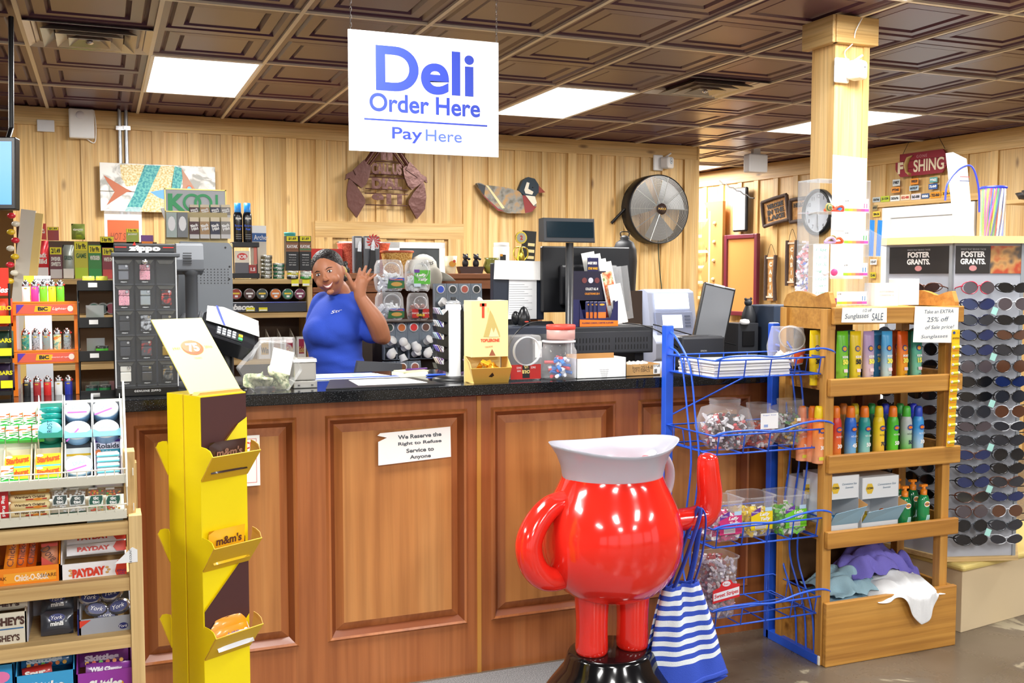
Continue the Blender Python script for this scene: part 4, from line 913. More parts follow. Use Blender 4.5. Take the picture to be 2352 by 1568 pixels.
GB=M('#56b83a',.45);goods=[('lemon yellow lip balm carton on the top tray','#e6e23a','Lemon',tz[3]+.034,.03),('green lip balm carton with red word on the second tray','#4aa84a','Mint',tz[2]+.034,.014),('lime green lip balm carton on the third tray','#7ac82a','Lime',tz[1]+.034,.016),('green and red tin carton on the bottom tray','#3a9a5a','Mint',tz[0]+.034,.016)]
for q,(lab,c,wd,z,h)in enumerate(goods):
    b=B();b.box(-bw/2+.006,bw/2-.006,-.004,.06,0,h,M(c,.45))
    for k in range(7):b.add([(0+.004,-.0046,0),(.002+k*.005,-.0046,h),(.004+k*.005,-.0046,h)],[(0,1,2)],M('#2a6a2a',.5))
    b.text(wd,h*.6,-bw*.25,h*.45,WHITE if q else M('#f8f6d8',.5),-.0052,wid=.024,bold=.04);b.thing('balm_carton',lab+' of the wire rack','carton',(bx,LY-.03,CT+z-.03))
for k in range(2):
    b=B();b.lathe([(.018,0),(.019,.002),(.019,.014),(.017,.016)],M('#e8e45a',.3),n=16,sy=.8);b.thing('balm_tin','yellow balm tin, %s one on the top carton of the wire rack'%['left','right'][k],'tin',(bx-.021+.042*k,LY-.01,CT+tz[3]+.034),group='balm tins')
for k,(dx,zz,c,l2)in enumerate(((-.02,tz[0]+.022,'#2a6a5a','dark green tin, left one on the bottom carton of the wire rack'),(.022,tz[0]+.022,'#2f8a4a','green tin, right one on the bottom carton of the wire rack'),(.016,tz[1]+.022,'#5ac83a','bright green tin alone on the third tray of the wire rack'))):
    b=B();b.lathe([(.019,0),(.02,.002),(.02,.018),(.0195,.02)],M(c,.35),n=16,sy=.8);b.lathe([(.0205,.02),(.0205,.027),(.019,.028)],M('#3a3c3a',.3),n=16,sy=.8);b.thing('balm_tin',l2,'tin',(bx+dx,LY,CT+zz))
for k,(z,c)in enumerate(((tz[1]+.05,'#b8bac0'),(tz[2]+.05,'#c8cacc'))):
    b=B();b.box(-.032,.025,0,.001,0,.045,M(c,.5));o=b.thing('price_card','plain grey card hanging in the wire rack above the %s tray'%['third','second'][k],'card',(bx,LY+.03,CT+z-.02));o.rotation_euler=(R_(-5),0,0)
# ---- lighter showcase
ZY=3.575
x0,x1,z0,z1=rect(262,559,408,935,ZY);bw=x1-x0;zx=(x0+x1)/2;H=at(335,590,ZY).z-CT
zc=thing('showcase','black and clear locked showcase of metal lighters on the counter','display case',(zx,ZY,CT))
B().box(-bw/2,bw/2,0,.16,0,.03,BLACK).build('base',zc,bev=.003)
b=B();b.text('GENUINE ZIPPO',.007,0,.018,M('#c8c8c8',.4),-.0006,wid=bw*.42,bold=.03,space=1.2);b.build('base_lettering',zc)
B().box(-bw/2,bw/2,.15,.16,.03,H,M('#55585e',.4)).build('back_panel',zc)
b=B()
for s in(-1,1):b.box(min(s*bw/2,s*bw/2-s*.002),max(s*bw/2,s*bw/2-s*.002),.001,.15,.03,H,clear())
b.build('side_glass',zc,kind='stuff')
B().box(-bw/2,bw/2,-.001,.001,.03,H,clear(a=.02)).build('front_glass',zc)
b=B()
for s in(-1,1):b.bar((s*(bw/2-.002),-.002,.03),(s*(bw/2-.002),-.002,H),.0025,M('#c8ccd0',.15,m=.3));
b.build('edge_strip',zc,kind='stuff')
B().box(-bw/2-.004,bw/2+.012,-.006,.165,H,H+.014,M('#4a4d52',.45)).build('top',zc,bev=.003)
hz=at(335,559,ZY).z-CT
b=B();b.box(-bw/2+.004,bw/2-.004,.0,.012,H+.014,hz,M('#2c2d30',.4));b.build('header',zc,bev=.004)
b=B();b.text('zippo',(hz-H)*.52,0,(hz+H)/2+.004,WHITE,-.001,bold=.07,wid=bw*.50);b.box(-bw*.46,-bw*.28,-.0008,-.0004,(hz+H)/2+.008,(hz+H)/2+.011,RED);b.box(bw*.29,bw*.46,-.0008,-.0004,(hz+H)/2+.008,(hz+H)/2+.011,RED);b.face([(-.037,(hz+H)/2+.016),(-.03,(hz+H)/2+.028),(-.026,(hz+H)/2+.016)],RED,-.0015);b.build('header_lettering',zc)
rowh=(H-.04)/5.0
PK=speckle('pink_branches',[(.47,'#e8a0b0'),(.5,'#6a4a58'),(.53,'#ecb0bc')],70,.3,dist=2)
zm=[[M('#8a8c92',.2,m=.9),PK,None],[PK,M('#aeb6ba',.25,m=.85),speckle('black_red_print',[(.45,'#2c2d31'),(.6,'#c8342c'),(.68,'#d8d8d8')],60,.3)],[M('#4a4c50',.25,m=.6),speckle('wolf_grey_print',[(.4,'#23252a'),(.55,'#b8bcc2')],70,.3),M('#5a5c60',.25,m=.7)],[M('#54565c',.25,m=.7),speckle('grey_red_print',[(.5,'#4c4f55'),(.6,'#a83a3a')],55,.3),M('#b89a3a',.25,m=.8)],[M('#eeeae0',.3),M('#5e6066',.25,m=.7),speckle('dark_gold_print',[(.4,'#1e2022'),(.55,'#6a6e70'),(.66,'#c89a3a')],60,.3)]]
nmz=[['chrome','pink branch-patterned',''],['pink branch-patterned','brushed silver','black with red print'],['plain dark grey','black wolf-print','dull grey'],['dark pewter','grey with red print','gold'],['ivory white','plain grey','dark with gold print']]
for r in range(5):
    for c in range(3):
        X=-bw/2+(c+.5)*bw/3;Z=H-(r+1)*rowh+.004-.008
        b=B();b.box(X-bw/6+.003,X+bw/6-.003,.03,.034,Z,Z+rowh-.006,M('#232427',.5));b.prism([(X-bw/6+.005,Z+rowh-.006),(X+bw/6-.005,Z+rowh-.006),(X+bw/6-.014,Z+rowh-.018),(X-bw/6+.014,Z+rowh-.018)],.024,.03,M('#6a6a64',.5));b.box(X-bw/6+.003,X+bw/6-.003,.006,.034,Z-.003,Z,M('#3a3c40',.4));b.build('card_slot',zc)
        if zm[r][c]is None:continue
        t=thing('metal_lighter','%s metal lighter in the %s row of the showcase, %s column'%(nmz[r][c],ordn(r),['left','middle','right'][c]),'lighter',(zx+X,ZY+.018,CT+Z+.012),group='metal lighters in the showcase')
        b=B();b.box(-.0165,.0165,0,.010,0,.032,zm[r][c]);b.build('case',t,bev=.003,bseg=3)
        b=B();b.box(-.0165,.0165,0,.010,.033,.052,zm[r][c]);b.build('lid',t,bev=.003,bseg=3)
        b=B();b.lathe([(.005,0),(.005,.002),(.004,.003)],CHROME,n=12,T=Matrix.Translation((.009,-.0005,.046))@Matrix.Rotation(PI/2,4,'X'));b.build('hinge_dot',t)
        b=B();b.text('zippo',.004,0,-.006,WHITE,.004,bold=.05,wid=.02);b.build('name_tag',t)
b=B();b.lathe([(.009,0),(.009,.012),(.006,.016),(0,.016)],CHROME,n=16,T=Matrix.Translation((0,-.0,H-.016))@Matrix.Rotation(PI/2,4,'X'));b.build('lock',zc)
# ---- snack rack cut off at the left edge
x0,x1,z0,z1=rect(-60,615,24,930,3.66)
sr=thing('snack_rack','black wire snack rack with red header cut off at the left edge','rack',((x0+x1)/2,3.66,CT));w_=x1-x0
b=B();zz=at(10,615,3.66).z-CT;b.box(-w_/2,w_/2,0,.003,zz-.09,zz,M('#d8301e',.4));b.text('Cookies',.02,w_/2-.002,zz-.07,WHITE,-.001,al='r',shear=.3,bold=.03,wid=.09);b.build('header',sr,bev=.001)
b=B()
for s in(-1,1):b.bar((s*w_/2,.002,0),(s*w_/2,.002,zz-.05),.004,BLACK)
b.build('wire_frame',sr,kind='stuff')
for q in range(3):B().box(-w_/2,w_/2,-.02,.12,zz-.2-q*.105,zz-.19-q*.105,BLACK).build('tray',sr)
for q,(c,c2,nm)in enumerate((('#d8401e','#f0c81c','red and yellow'),('#2f4a3a','#e8e020','dark green'),('#3a2a4a','#f0e41c','dark purple'))):
    b=pouch(.12,.09,.04,M(c,.35,coat=.3));b.flat(.02,.055,.01,.035,M(c2,.4),-.022);b.text('HERO' if q==0 else 'BARS',.014,.035,.06,M(c2,.4),-.0225,bold=.04);b.thing('snack_bag','%s snack bag in the rack at the left edge, %s from the top'%(nm,ordn(q)),'snack',((x0+x1)/2,3.68,CT+zz-.19-q*.105+.001),group='snack bags at the left edge')
# ============================================================ ON THE COUNTER, MIDDLE
def onc(xl,xr,yt,Y,yb=None):
    """(x centre, width, height) on the counter top"""
    return spot(xl,xr,yt,Y,CT)
# --- customer display pole + register at the left, seen from behind
DG=M('#4a4d52',.5);DG2=M('#5c6066',.5)
x,w_,h=onc(410,465,558,3.85)
t=thing('pole_display','dark grey pole display between the glass showcase and the register back','display',(x,3.85,CT))
b=B();b.lathe([(.07,0),(.07,.012),(.03,.02),(.022,.025),(.022,h-.115),(.03,h-.11),(.03,h-.09)],DG,n=20);b.build('pole',t)
b=B();b.prism([(-.03,h-.1),(.045,h-.115),(.055,h-.08),(.055,h),(-.02,h-.004),(-.035,h-.06)],-w_/2-.01,w_/2,DG2,ax='x');b.build('head',t,bev=.006)
b=B()
for k in range(5):b.box(-.03,.0,-.0375,-.036,h-.075+k*.009,h-.072+k*.009,BLACK)
b.build('speaker_slots',t,kind='stuff')
x0,x1,z0,z1=rect(402,555,533,745,4.02);w_=x1-x0;h=z1-z0
t=thing('register_monitor','large dark grey register seen from the back, left end of the counter','register',((x0+x1)/2,4.02,CT));zz=z0-CT
b=B();b.prism([(-w_/2,zz),(w_/2,zz),(w_/2,zz+h-.02),(w_/2-.012,zz+h-.004),(-w_/2+.02,zz+h)],-.02,.02,M('#5a5e63',.42));b.build('back_shell',t,bev=.004)
b=B()
for r in range(6):
    for c in range(10):b.disc(-w_*.12+c*.0125,zz+h*.5+r*.0105,.0022,.0022,BLACK,-.0206,8)
for(a,c)in((-.42,.93),(.38,.93),(.44,.55),(.45,.7)):b.disc(w_*a,zz+h*c,.004,.004,BLACK,-.0208,10)
b.build('vent_holes',t,kind='stuff')
b=B();b.lathe([(.10,0),(.10,.02),(.05,.05),(.05,zz-.05)],DG,n=24,c=(-.02,.03,0));b.build('stand',t)
b=B();b.lathe([(.062,zz-.06),(.066,zz-.02),(.066,zz+.02),(.05,zz+.045)],DG2,n=24,c=(-.03,-.03,0),sy=.5);b.build('hinge',t)
# --- card terminal
x,w_,h=onc(462,603,722,3.73);x-=.02
t=thing('card_terminal','black card terminal with a paper slip on a thick pole behind the yellow header','card reader',(x,3.73,CT))
b=B();b.lathe([(.068,0),(.068,.008),(.04,.014),(.024,.018),(.023,.02),(.023,h-.10)],BLACK,n=24);b.build('pole',t)
b=B();b.lathe([(.0235,.022),(.0235,.032)],CHROME,n=20,flip=True);b.build('collar',t)
TT_=Matrix.Translation((0,.0,h-.085))@Matrix.Rotation(R_(20),4,'Y')@Matrix.Rotation(R_(30),4,'X')
b=B();b.prism([(-.10,-.05),(-.085,-.075),(.085,-.075),(.105,-.045),(.10,.06),(.08,.085),(-.085,.085),(-.1,.06)],-.02,.035,M('#1c1d20',.22,coat=.4),ax='z',T=TT_);b.build('housing',t,bev=.01,bseg=3)
b=B();b.box(-.05,.045,-.055,-.002,.036,.038,M('#2c2e32',.3),TT_)
for r in range(3):
    for c in range(4):b.box(-.046+c*.018,-.034+c*.018,-.05+r*.016,-.04+r*.016,.038,.042,M('#b8bcc2',.4),TT_)
b.build('keypad',t,kind='stuff')
b=B();b.box(.03,.045,-.05,-.036,.038,.043,M('#4ac070',.4),TT_);b.build('green_key',t,bev=.001)
b=B();b.box(.03,.045,-.03,-.016,.038,.043,M('#e8b828',.4),TT_);b.build('yellow_key',t,bev=.001)
b=B();b.box(-.113,-.103,-.07,.08,.0,.03,M('#8a8d92',.2,m=.7),TT_);b.build('card_slot',t,bev=.002)
b=B();P=lambda x_,y_,z_:TT_@Vector((x_,y_,z_))
b.add([P(-.09,.0,.045),P(.04,.0,.05),P(.10,-.01,.055),P(.09,.085,.06),(P(-.04,.10,.06)),P(-.095,.09,.05)],[(0,1,2,3,4,5)],PAPER);b.add([P(-.03,.0,.0492),P(-.022,.0,.0496),P(-.06,.095,.06),P(-.068,.095,.06)],[(0,1,2,3)],M('#3a4ab8',.5));b.build('paper_slip',t,solid=.001)
# --- tip jar with banknotes
x,w_,h=onc(562,685,790,3.62)
t=thing('tip_jar','clear angled plastic tip jar with crumpled banknotes and a blank white card','jar',(x-.012,3.62,CT));t.scale=(1.12,1,1.28)
oc=[(-.055,0),(.055,0),(.098,.055),(.062,.125),(-.02,.135),(-.095,.06)]
b=B();b.prism(oc,-.05,.05,clear(a=.08));b.build('jar_shell',t,bev=.005)
b=B();b.lathe([(.05,0),(.053,.005),(.05,.01),(.053,.014)],clear(a=.2),n=28,T=Matrix.Translation((.025,0,.128)),flip=True);b.build('jar_mouth',t)
b=B().box(-.02,.045,-.056,-.054,.055,.118,PAPER,Matrix.Rotation(R_(14),4,'Y'));b.build('white_card',t)
NT=speckle('banknote_print',[(.4,'#7d8a68'),(.5,'#b5b890'),(.62,'#d2d2b0')],70,.8)
for k,(dx,a,c)in enumerate(((-.035,-35,.1),(.012,18,-.3),(.04,-8,.5))):
    b=B();b.grid(lambda u,v:((u-.5)*.075+.012*math.sin(v*6),.018*math.sin(u*6+k)+.01*math.cos(v*5),(v-.0)*.06+.012*math.sin(u*5+k)),8,6,NT);o=b.build('banknote_body',None,solid=.0006);o.name='banknote'
    tag(o,'crumpled banknote %s inside the clear tip jar'%['standing at the left','folded in the middle','lying at the right'][k],'banknote','banknotes in the tip jar');o.location=(x+dx,3.62+.012*(k-1),CT+.008);o.rotation_euler=(0,R_(a),c)
# --- metal napkin box
x,w_,h=onc(675,726,828,3.62)
t=thing('napkin_dispenser','small brushed metal napkin dispenser right of the tip jar','dispenser',(x,3.62,CT));ST=M('#c8c6c0',.28,m=.75)
B().box(-w_/2,w_/2,0,.09,.028,h-.006,ST).build('housing',t,bev=.004);B().box(-w_/2-.003,w_/2+.003,-.004,.094,.0,.026,ST).build('base_drawer',t,bev=.003)
b=B();b.prism([(-.003,h-.006),(.093,h-.006),(.085,h+.006),(.006,h+.006)],-w_/2-.002,w_/2+.002,ST,ax='x');b.build('lid',t,bev=.002);b=B()
for s in(-1,1):b.box(s*w_*.3-.004,s*w_*.3+.004,-.006,-.003,.008,.014,M('#6a6a6a',.4,m=.7))
b.build('latch',t,kind='stuff')
# --- papers and mat on the counter
def lay(pts,Z,mt,th=.002):
    vs=[(p.x,p.y)for p in pts];b=B();c=(sum(v[0]for v in vs)/len(vs),sum(v[1]for v in vs)/len(vs));b.prism([(v[0]-c[0],v[1]-c[1])for v in vs],0,th,mt,ax='z');return b,(c[0],c[1],Z)
def cpt(px,py):
    r=ray(px,py);return Vector((0,0,EYE))+r*((CT-EYE)/r.z)
b,l=lay([Vector((.72,3.53,0)),Vector((1.16,3.53,0)),Vector((1.12,3.82,0)),Vector((.80,3.84,0))],CT+.001,M('#1e1f22',.35),.004);b.prism([(-.10,-.09),(.16,-.09),(.13,.10),(-.09,.11)],.0042,.0055,PAPER,ax='z');b.prism([(.02,-.03),(.06,-.03),(.06,.0),(.02,.0)],.0056,.0058,M('#e8b8b0',.7),ax='z')
b.thing('counter_mat','black counter mat with a white sheet under clear film','mat',l,bev=.001)
b,l=lay([Vector((.70,3.87,0)),Vector((1.08,3.87,0)),Vector((1.02,4.08,0)),Vector((.78,4.10,0))],CT+.001,M('#dfe8f2',.5));b.prism([(-.18,-.095),(.19,-.095),(.18,-.055),(-.17,-.055)],.0021,.0025,M('#3a5ac8',.5),ax='z')
for q in range(4):b.prism([(-.13+q*.075,-.03),(-.075+q*.075,-.03),(-.085+q*.075,.06),(-.12+q*.075,.06)],.0021,.0024,M(['#9ab8e0','#c8d8ec'][q%2],.5),ax='z')
b.thing('flyer','blue and white flyer lying flat before the woman','paper',l)
x,y=1.14,3.92
t=thing('notepad','white and yellow notepads stacked near the back edge of the counter','notepad',(x,y,CT));B().box(-.06,.06,-.04,.05,0,.016,M('#f0efdc',.8)).build('pad',t,rz=.1);B().box(-.05,.065,-.035,.045,.0165,.022,M('#e8e6b0',.8)).build('yellow_pad',t,rz=.25)
for k,(dx,c,nm,a)in enumerate(((0.02,'#5a2a7a','purple',.3),(.085,'#3a6ae0','blue',-.25),(.10,'#2a52c8','dark blue',-.05))):
    b=B();b.tube([(-.05,0,.004),(-.044,0,.004),(.05,0,.004),(.056,0,.004)],[.001,.0038,.0038,.002],M(c,.35),8);b.thing('pen','%s pen lying by the notepads'%nm,'pen',(x+dx,y-.01-.02*k,CT+(.023 if k==0 else 0)),a)
# --- lip balm / pen spinner: white drum with black scoops
x,w_,h=onc(1024,1058,700,3.72)
t=thing('spinner_display','white column spinner with black scoop trays of small packets on both sides','display',(x,3.72,CT))
b=B();b.lathe([(.082,0),(.082,.006),(.06,.012),(.02,.014)],BLACK,n=30);b.build('turntable',t)
b=B();b.lathe([(w_/2,.014),(w_/2,h),(w_/2-.004,h+.003),(0,h+.003)],M('#eceef0',.25),n=28,sy=.9);b.build('column',t)
b=B();b.ball((0,0,h+.006),(.03,.024,.012),M('#c8ccd0',.1,m=.6),14);b.box(-.008,.008,-.008,.008,h+.012,h+.03,M('#2a2c30',.4));b.build('top_clip',t)
for s in(-1,1):
    for k in range(5):
        z=.03+k*(h-.05)/5
        b=B();b.prism([(s*w_*.45,z),(s*(w_*.5+.040),z+.014),(s*(w_*.5+.046),z+.036),(s*(w_*.5+.018),z+.03),(s*w_*.45,z+.05)],-.02,.03,BLACK);b.build('scoop',t,bev=.001)
        for q in range(3):
            b=B();c=['#f0eef0','#d8c8e8','#e8d8c8','#7a6ad0','#c8e0f0'][(k+q)%5]
            b.box(-.001,.001,-.018,.02,0,.042,M(c,.4),Matrix.Translation((s*(w_*.5+.012+.007*q),0,z+.02))@Matrix.Rotation(s*R_(28),4,'Y'));b.build('packet',t)
# --- tall yellow chocolate dispenser
x,w_,h=onc(1084,1166,690,3.535)
CYL=M('#f4e2a0',.45);CYD=M('#e8c878',.5)
t=thing('chocolate_dispenser','tall cream carton dispensing small gold wrapped chocolates','dispenser',(x,3.535,CT));w2=w_/2+.002
hb=.098
B().box(-w2,w2,0,.085,hb,h,CYL).build('carton',t,bev=.001)
b=B();b.box(-w2,w2,.08,.085,0,hb,CYL);
b.add([(-w2+.01,-.0,0),(w2,-.0,0),(w2,-.035,.06),(-w2-.014,-.035,.06)],[(0,1,2,3)],M('#e0b050',.5));b.add([(-w2-.0,.07,.004),(-w2+.01,0,0),(-w2-.014,-.035,.06),(-w2,.02,hb-.02),(-w2,.07,hb)],[(0,1,2,3,4)],CYD);b.add([(w2,.07,0),(w2,0,0),(w2,-.035,.06),(w2,.01,hb),(w2,.07,hb)],[(0,1,2,3,4)],CYD);b.box(-w2+.005,w2,0,.08,0,.003,CYD);b.build('bin',t,solid=.0015)
TR=M('#d84a2a',.5);GR=M('#c8b46a',.5)
b=B();b.box(-.040,-.014,-.0008,0,h-.021,h-.010,TR);b.box(-.032,-.022,-.0008,0,h-.064,h-.010,TR);b.face([(-.026,h-.135),(-.01,h-.08),(.0,h-.035),(.012,h-.055),(.02,h-.075),(.038,h-.12),(.04,h-.135)],GR,-.0008);b.face([(-.005,h-.135),(.006,h-.1),(.014,h-.12),(.022,h-.1),(.036,h-.135)],M('#efe0ac',.5),-.0012)
b.text('TOBLERONE',.012,.0,h-.148,TR,-.0012,wid=.075,bold=.05);b.face([(-.004,h-.205),(.008,h-.18),(.022,h-.205)],M('#9a5a3a',.5),-.0012);b.text('TOBLERONE',.006,-.005,h-.172,TR,-.0012,wid=.032,rot=.08);b.text('SWISS MILK CHOCOLATE',.003,0,h-.224,GR,-.0012,wid=.07)
b.text('TINY',.006,-.007,h-.035,M('#e8c040',.5),-.0012,rot=PI/2);b.build('print',t)
b=B();Tm=Matrix.Translation((0,-.036,.0));b.add([(-.012,-.0165,.026),(.0,-.026,.042),(.018,-.012,.02)],[(0,1,2)],M('#3a2a1a',.5));b.build('bin_print',t)
rd=random.Random(3);GW=M('#e8b030',.22,m=.6)
for k in range(14):
    b=B();b.prism([(-.011,0),(.011,0),(.0,.016)],-.016,.016,GW);o=b.thing('gold_chocolate','small gold wrapped chocolate in the bin of the cream dispenser','chocolate',(x+rd.uniform(-.035,.04),3.535+rd.uniform(-.008,.045),CT+.03+.012*(k//4)+rd.uniform(0,.006)),rd.uniform(0,3),group='gold chocolates in the dispenser',bev=.002);o.rotation_euler=(rd.uniform(-.5,.5),rd.uniform(-.5,.5),rd.uniform(0,3))
# --- upside-down jar with red label
def sqjar(x,Y,w_,h,name,lab,cat,grp=None):
    t=thing(name,lab,cat,(x,Y,CT),group=grp);r=w_/2
    return t,r
x,w_,h=onc(1168,1242,770,3.58);t,r=sqjar(x,3.58+.03,w_,h,'snack_jar','square clear jar with round front mouth and upside-down red label','jar')
B().box(-r,r,-.04,.05,0,h,clear(a=.08)).build('jar_shell',t,bev=.01,bseg=3)
b=B();b.lathe([(r*.78,0),(r*.84,.004),(r*.84,.016),(r*.78,.018)],clear('e8ecf0',a=.35),n=32,T=Matrix.Translation((0,-.042,h*.66))@Matrix.Rotation(PI/2,4,'X'),flip=True);b.build('jar_mouth',t)
b=B();b.flat(-r+.004,r-.004,.006,h*.36,M('#b8221e',.4),-.0415);b.flat(-.014,.016,.01,h*.36,BLACK,-.0418);b.text('CHUB',.014,.0,h*.2,M('#e8d080',.4),-.0425,rot=PI,wid=.032,bold=.05);b.text("LI'L",.010,.0,h*.3,M('#e8d080',.4),-.0425,rot=PI,bold=.05);b.text('SNACK',.008,-.029,h*.29,WHITE,-.0425,rot=PI,wid=.02);b.text('SNACK',.008,.03,h*.29,WHITE,-.0425,rot=PI,wid=.02);b.text('SIZE',.006,-.029,h*.22,WHITE,-.0425,rot=PI);b.build('jar_label',t)
# --- round jar with lip balm tubes, red lidded jar standing on it
x,w_,h=onc(1246,1322,786,3.585);Yj=3.59;r=w_/2
t=thing('balm_jar','clear round jar of blue and red lip balm tubes','jar',(x,Yj,CT))
b=B();b.lathe([(0,0),(r*.92,0),(r,.008),(r,h*.78),(r*.88,h*.88),(r*.86,h)],clear(a=.08),n=32,flip=True);b.build('jar_shell',t)
b=B();b.lathe([(r*.88,h),(r*.94,h+.001),(r*.94,h+.007),(r*.8,h+.009)],M('#e8eaec',.3),n=32,flip=True);b.build('jar_rim',t)
rd=random.Random(12)
for k in range(26):
    c=M('#2a80d8',.35)if k%4 else M('#d83040',.35);b=B();b.tube([(-.026,0,0),(.014,0,0)],.0070,c,9);b.tube([(.014,0,0),(.027,0,0)],.0073,[M('#eceef2',.4),M('#d83040',.4)][k%5==0],9)
    a=rd.uniform(0,2*PI);q=rd.uniform(0,r*.45);o=b.thing('lip_balm','%s lip balm tube lying in the clear round jar'%('red' if k%4==0 else 'blue'),'lip balm',(x+q*math.cos(a),Yj+q*math.sin(a),CT+.009+.0028*k),group='lip balms in the jar');o.rotation_euler=(0,rd.uniform(-.35,.35),rd.uniform(0,6))
x2,w2_,h2=spot(1258,1318,745,Yj,CT+h+.01);r=w2_/2
t=thing('candy_jar','small frosted jar with a red screw lid standing on the balm jar','jar',(x2,Yj,CT+h+.01))
b=B();b.lathe([(0,0),(r*.95,0),(r,.006),(r,h2*.66),(r*.93,h2*.7)],M('#e8b8b0',.35,tr=.4),n=28);b.build('jar_shell',t)
b=B();b.lathe([(r*1.0,h2*.68),(r*1.03,h2*.7),(r*1.03,h2*.96),(r*.98,h2),(0,h2)],M('#e0483a',.4),n=28);b.build('lid',t)
# --- white carton and brown carton
x,w_,h=onc(1323,1437,822,3.56)
b=B();openbox(b,w_,.12,h,M('#eceeee',.7),t=.002,inner=M('#c89a5a',.8));b.box(-w_/2+.003,w_/2-.003,.1,.102,0,h+.012,M('#b8854a',.8));
for q in range(5):b.text('From the sender',.004,.012,h*.42-q*.007,M('#6a6c70',.7),-.001,wid=.04-.004*q)
b.thing('white_carton','low open white cardboard box with a tiny address print','box',(x,3.555,CT))
x,w_,h=onc(1438,1516,836,3.575)
b=B();openbox(b,w_,.12,h,M('#c89c62',.8),t=.002);b.text('Item:2514-B',.013,-.002,h*.72,M('#5a4a3a',.8),-.001,wid=w_*.6);b.text('QTY:50PCS',.012,-.008,h*.42,M('#5a4a3a',.8),-.001,wid=w_*.5);b.flat(w_*.3,w_*.5,h*.12,h*.92,PAPER,-.0006);b.text('true',.010,w_*.4,h*.82,INK,-.001)
for q in range(9):b.flat(w_*.33+q*.0014,w_*.33+.0008+q*.0014,h*.2,h*.55,INK,-.001)
b.thing('brown_carton','brown cardboard box with item and quantity print','box',(x,3.575,CT))
for k in range(4):
    b=B();rd=random.Random(k);b.grid(lambda u,v:((u-.5)*.035+rd.uniform(-.003,.003),(v-.5)*.03+rd.uniform(-.003,.003),.012*math.sin(u*3)*math.sin(v*3)+rd.uniform(-.004,.005)),5,5,clear('e8ecee',a=.3));b.thing('plastic_bag','crumpled clear plastic bag in the brown carton, %s from the left'%ordn(k),'bag',(x-.03+.02*k,3.63,CT+h-.004),group='clear bags in the brown carton')
# --- till drawer with vents on a riser
x0,x1,z0,z1=rect(1308,750,1500,812,3.80);w_=x1-x0
tx=(x0+x1)/2
t=thing('till_drawer','black metal till with two rows of vent slots raised behind the cartons','till',(tx,3.80,CT));zz=z0-CT;hh=z1-CT
B().box(-w_/2,w_/2,0,.3,zz,hh,M('#25272b',.45)).build('case',t,bev=.003)
B().box(-w_/2+.012,w_/2-.012,-.004,0,zz+.006,hh-.02,M('#2e3035',.45)).build('front_plate',t,bev=.001)
b=B()
for r in range(2):
    for c in range(22):
        X=-w_*.40+c*w_*.80/21+(w_*.02 if c>10 else-w_*.02);b.box(X-.0015,X+.0015,-.0052,-.004,zz+.018+r*.03,zz+.038+r*.03,M('#060607',.8))
b.build('vent_slots',t,kind='stuff')
for s in(-1,1):B().box(s*w_*.4-.02,s*w_*.4+.02,.05,.25,0,zz,BLACK).build('leg',t)
# pole display standing on it
x,w2_,h2=spot(1293,1314,557,3.78,CT)
t=thing('customer_display','black customer display bar on a tall round pole','display',(x,3.76,CT));x0,x1,z0,z1=rect(1248,502,1364,557,3.74);hw=(x1-x0)/2;sx=(x0+x1)/2-x
b=B();b.lathe([(.05,0),(.05,.012),(.016,.016),(.016,z0-CT)],BLK2,n=24);b.build('pole',t)
b=B();b.prism([(-.03,z0-CT),(.028,z0-CT+.004),(.028,z1-CT),(-.022,z1-CT+.002)],sx-hw,sx+hw,M('#2c2f34',.35),ax='x');b.build('head',t,bev=.005)
b=B();Zm=z1-CT;b.add([(sx-hw+.012,-.0305,z0-CT+.02),(sx+hw-.006,-.0305,z0-CT+.02),(sx+hw-.006,-.0245,Zm-.012),(sx-hw+.012,-.0245,Zm-.012)],[(0,1,2,3)],M('#16242c',.08));b.build('screen',t)
# monitor back
x0,x1,z0,z1=rect(1246,566,1447,716,4.02);w_=x1-x0;h=z1-z0
t=thing('monitor','black monitor seen from behind the pole display','monitor',((x0+x1)/2,4.02,CT));zz=z0-CT
B().box(-w_/2,w_/2,0,.03,zz,zz+h,M('#1b1c1f',.3)).build('shell',t,bev=.006)
B().box(-w_*.32,w_*.34,-.02,0,zz+.03,zz+h*.72,M('#232428',.35)).build('rear_hump',t,bev=.012)
b=B();b.box(-.05,.05,-.01,.02,.02,zz+.03,BLACK);b.box(-.11,.11,-.07,.08,0,.02,BLACK);b.build('stand',t,bev=.004)
# left monitor back with papers
x0,x1,z0,z1=rect(1133,604,1250,735,4.06);w_=x1-x0;h=z1-z0
t=thing('monitor','dark blue monitor back with paper pad and typed sheet taped on','monitor',((x0+x1)/2,4.06,CT));zz=z0-CT
B().box(-w_/2,w_/2,0,.04,zz,zz+h,M('#252c3a',.4)).build('shell',t,bev=.004);B().box(-.05,.05,0,.04,0,zz,BLACK).build('stand',t)
b=B();b.prism([(-w_*.5,zz+h*.72),(w_*.5,zz+h*.7),(w_*.46,zz+h+.008),(-w_*.48,zz+h+.012)],-.012,-.004,PAPER);b.build('paper_pad',t)
b=B();b.prism([(-w_*.22,zz+h*.02),(w_*.34,zz+h*.02),(w_*.34,zz+h*.72),(-w_*.2,zz+h*.72)],-.004,-.003,M('#e4e6e8',.8))
for q in range(14):b.flat(-w_*.2,w_*(.1+.15*((q*7)%3)/2),zz+h*(.62-q*.04),zz+h*(.62-q*.04)+.0015,M('#8a8c90',.8),-.0045)
b.build('typed_sheet',t)
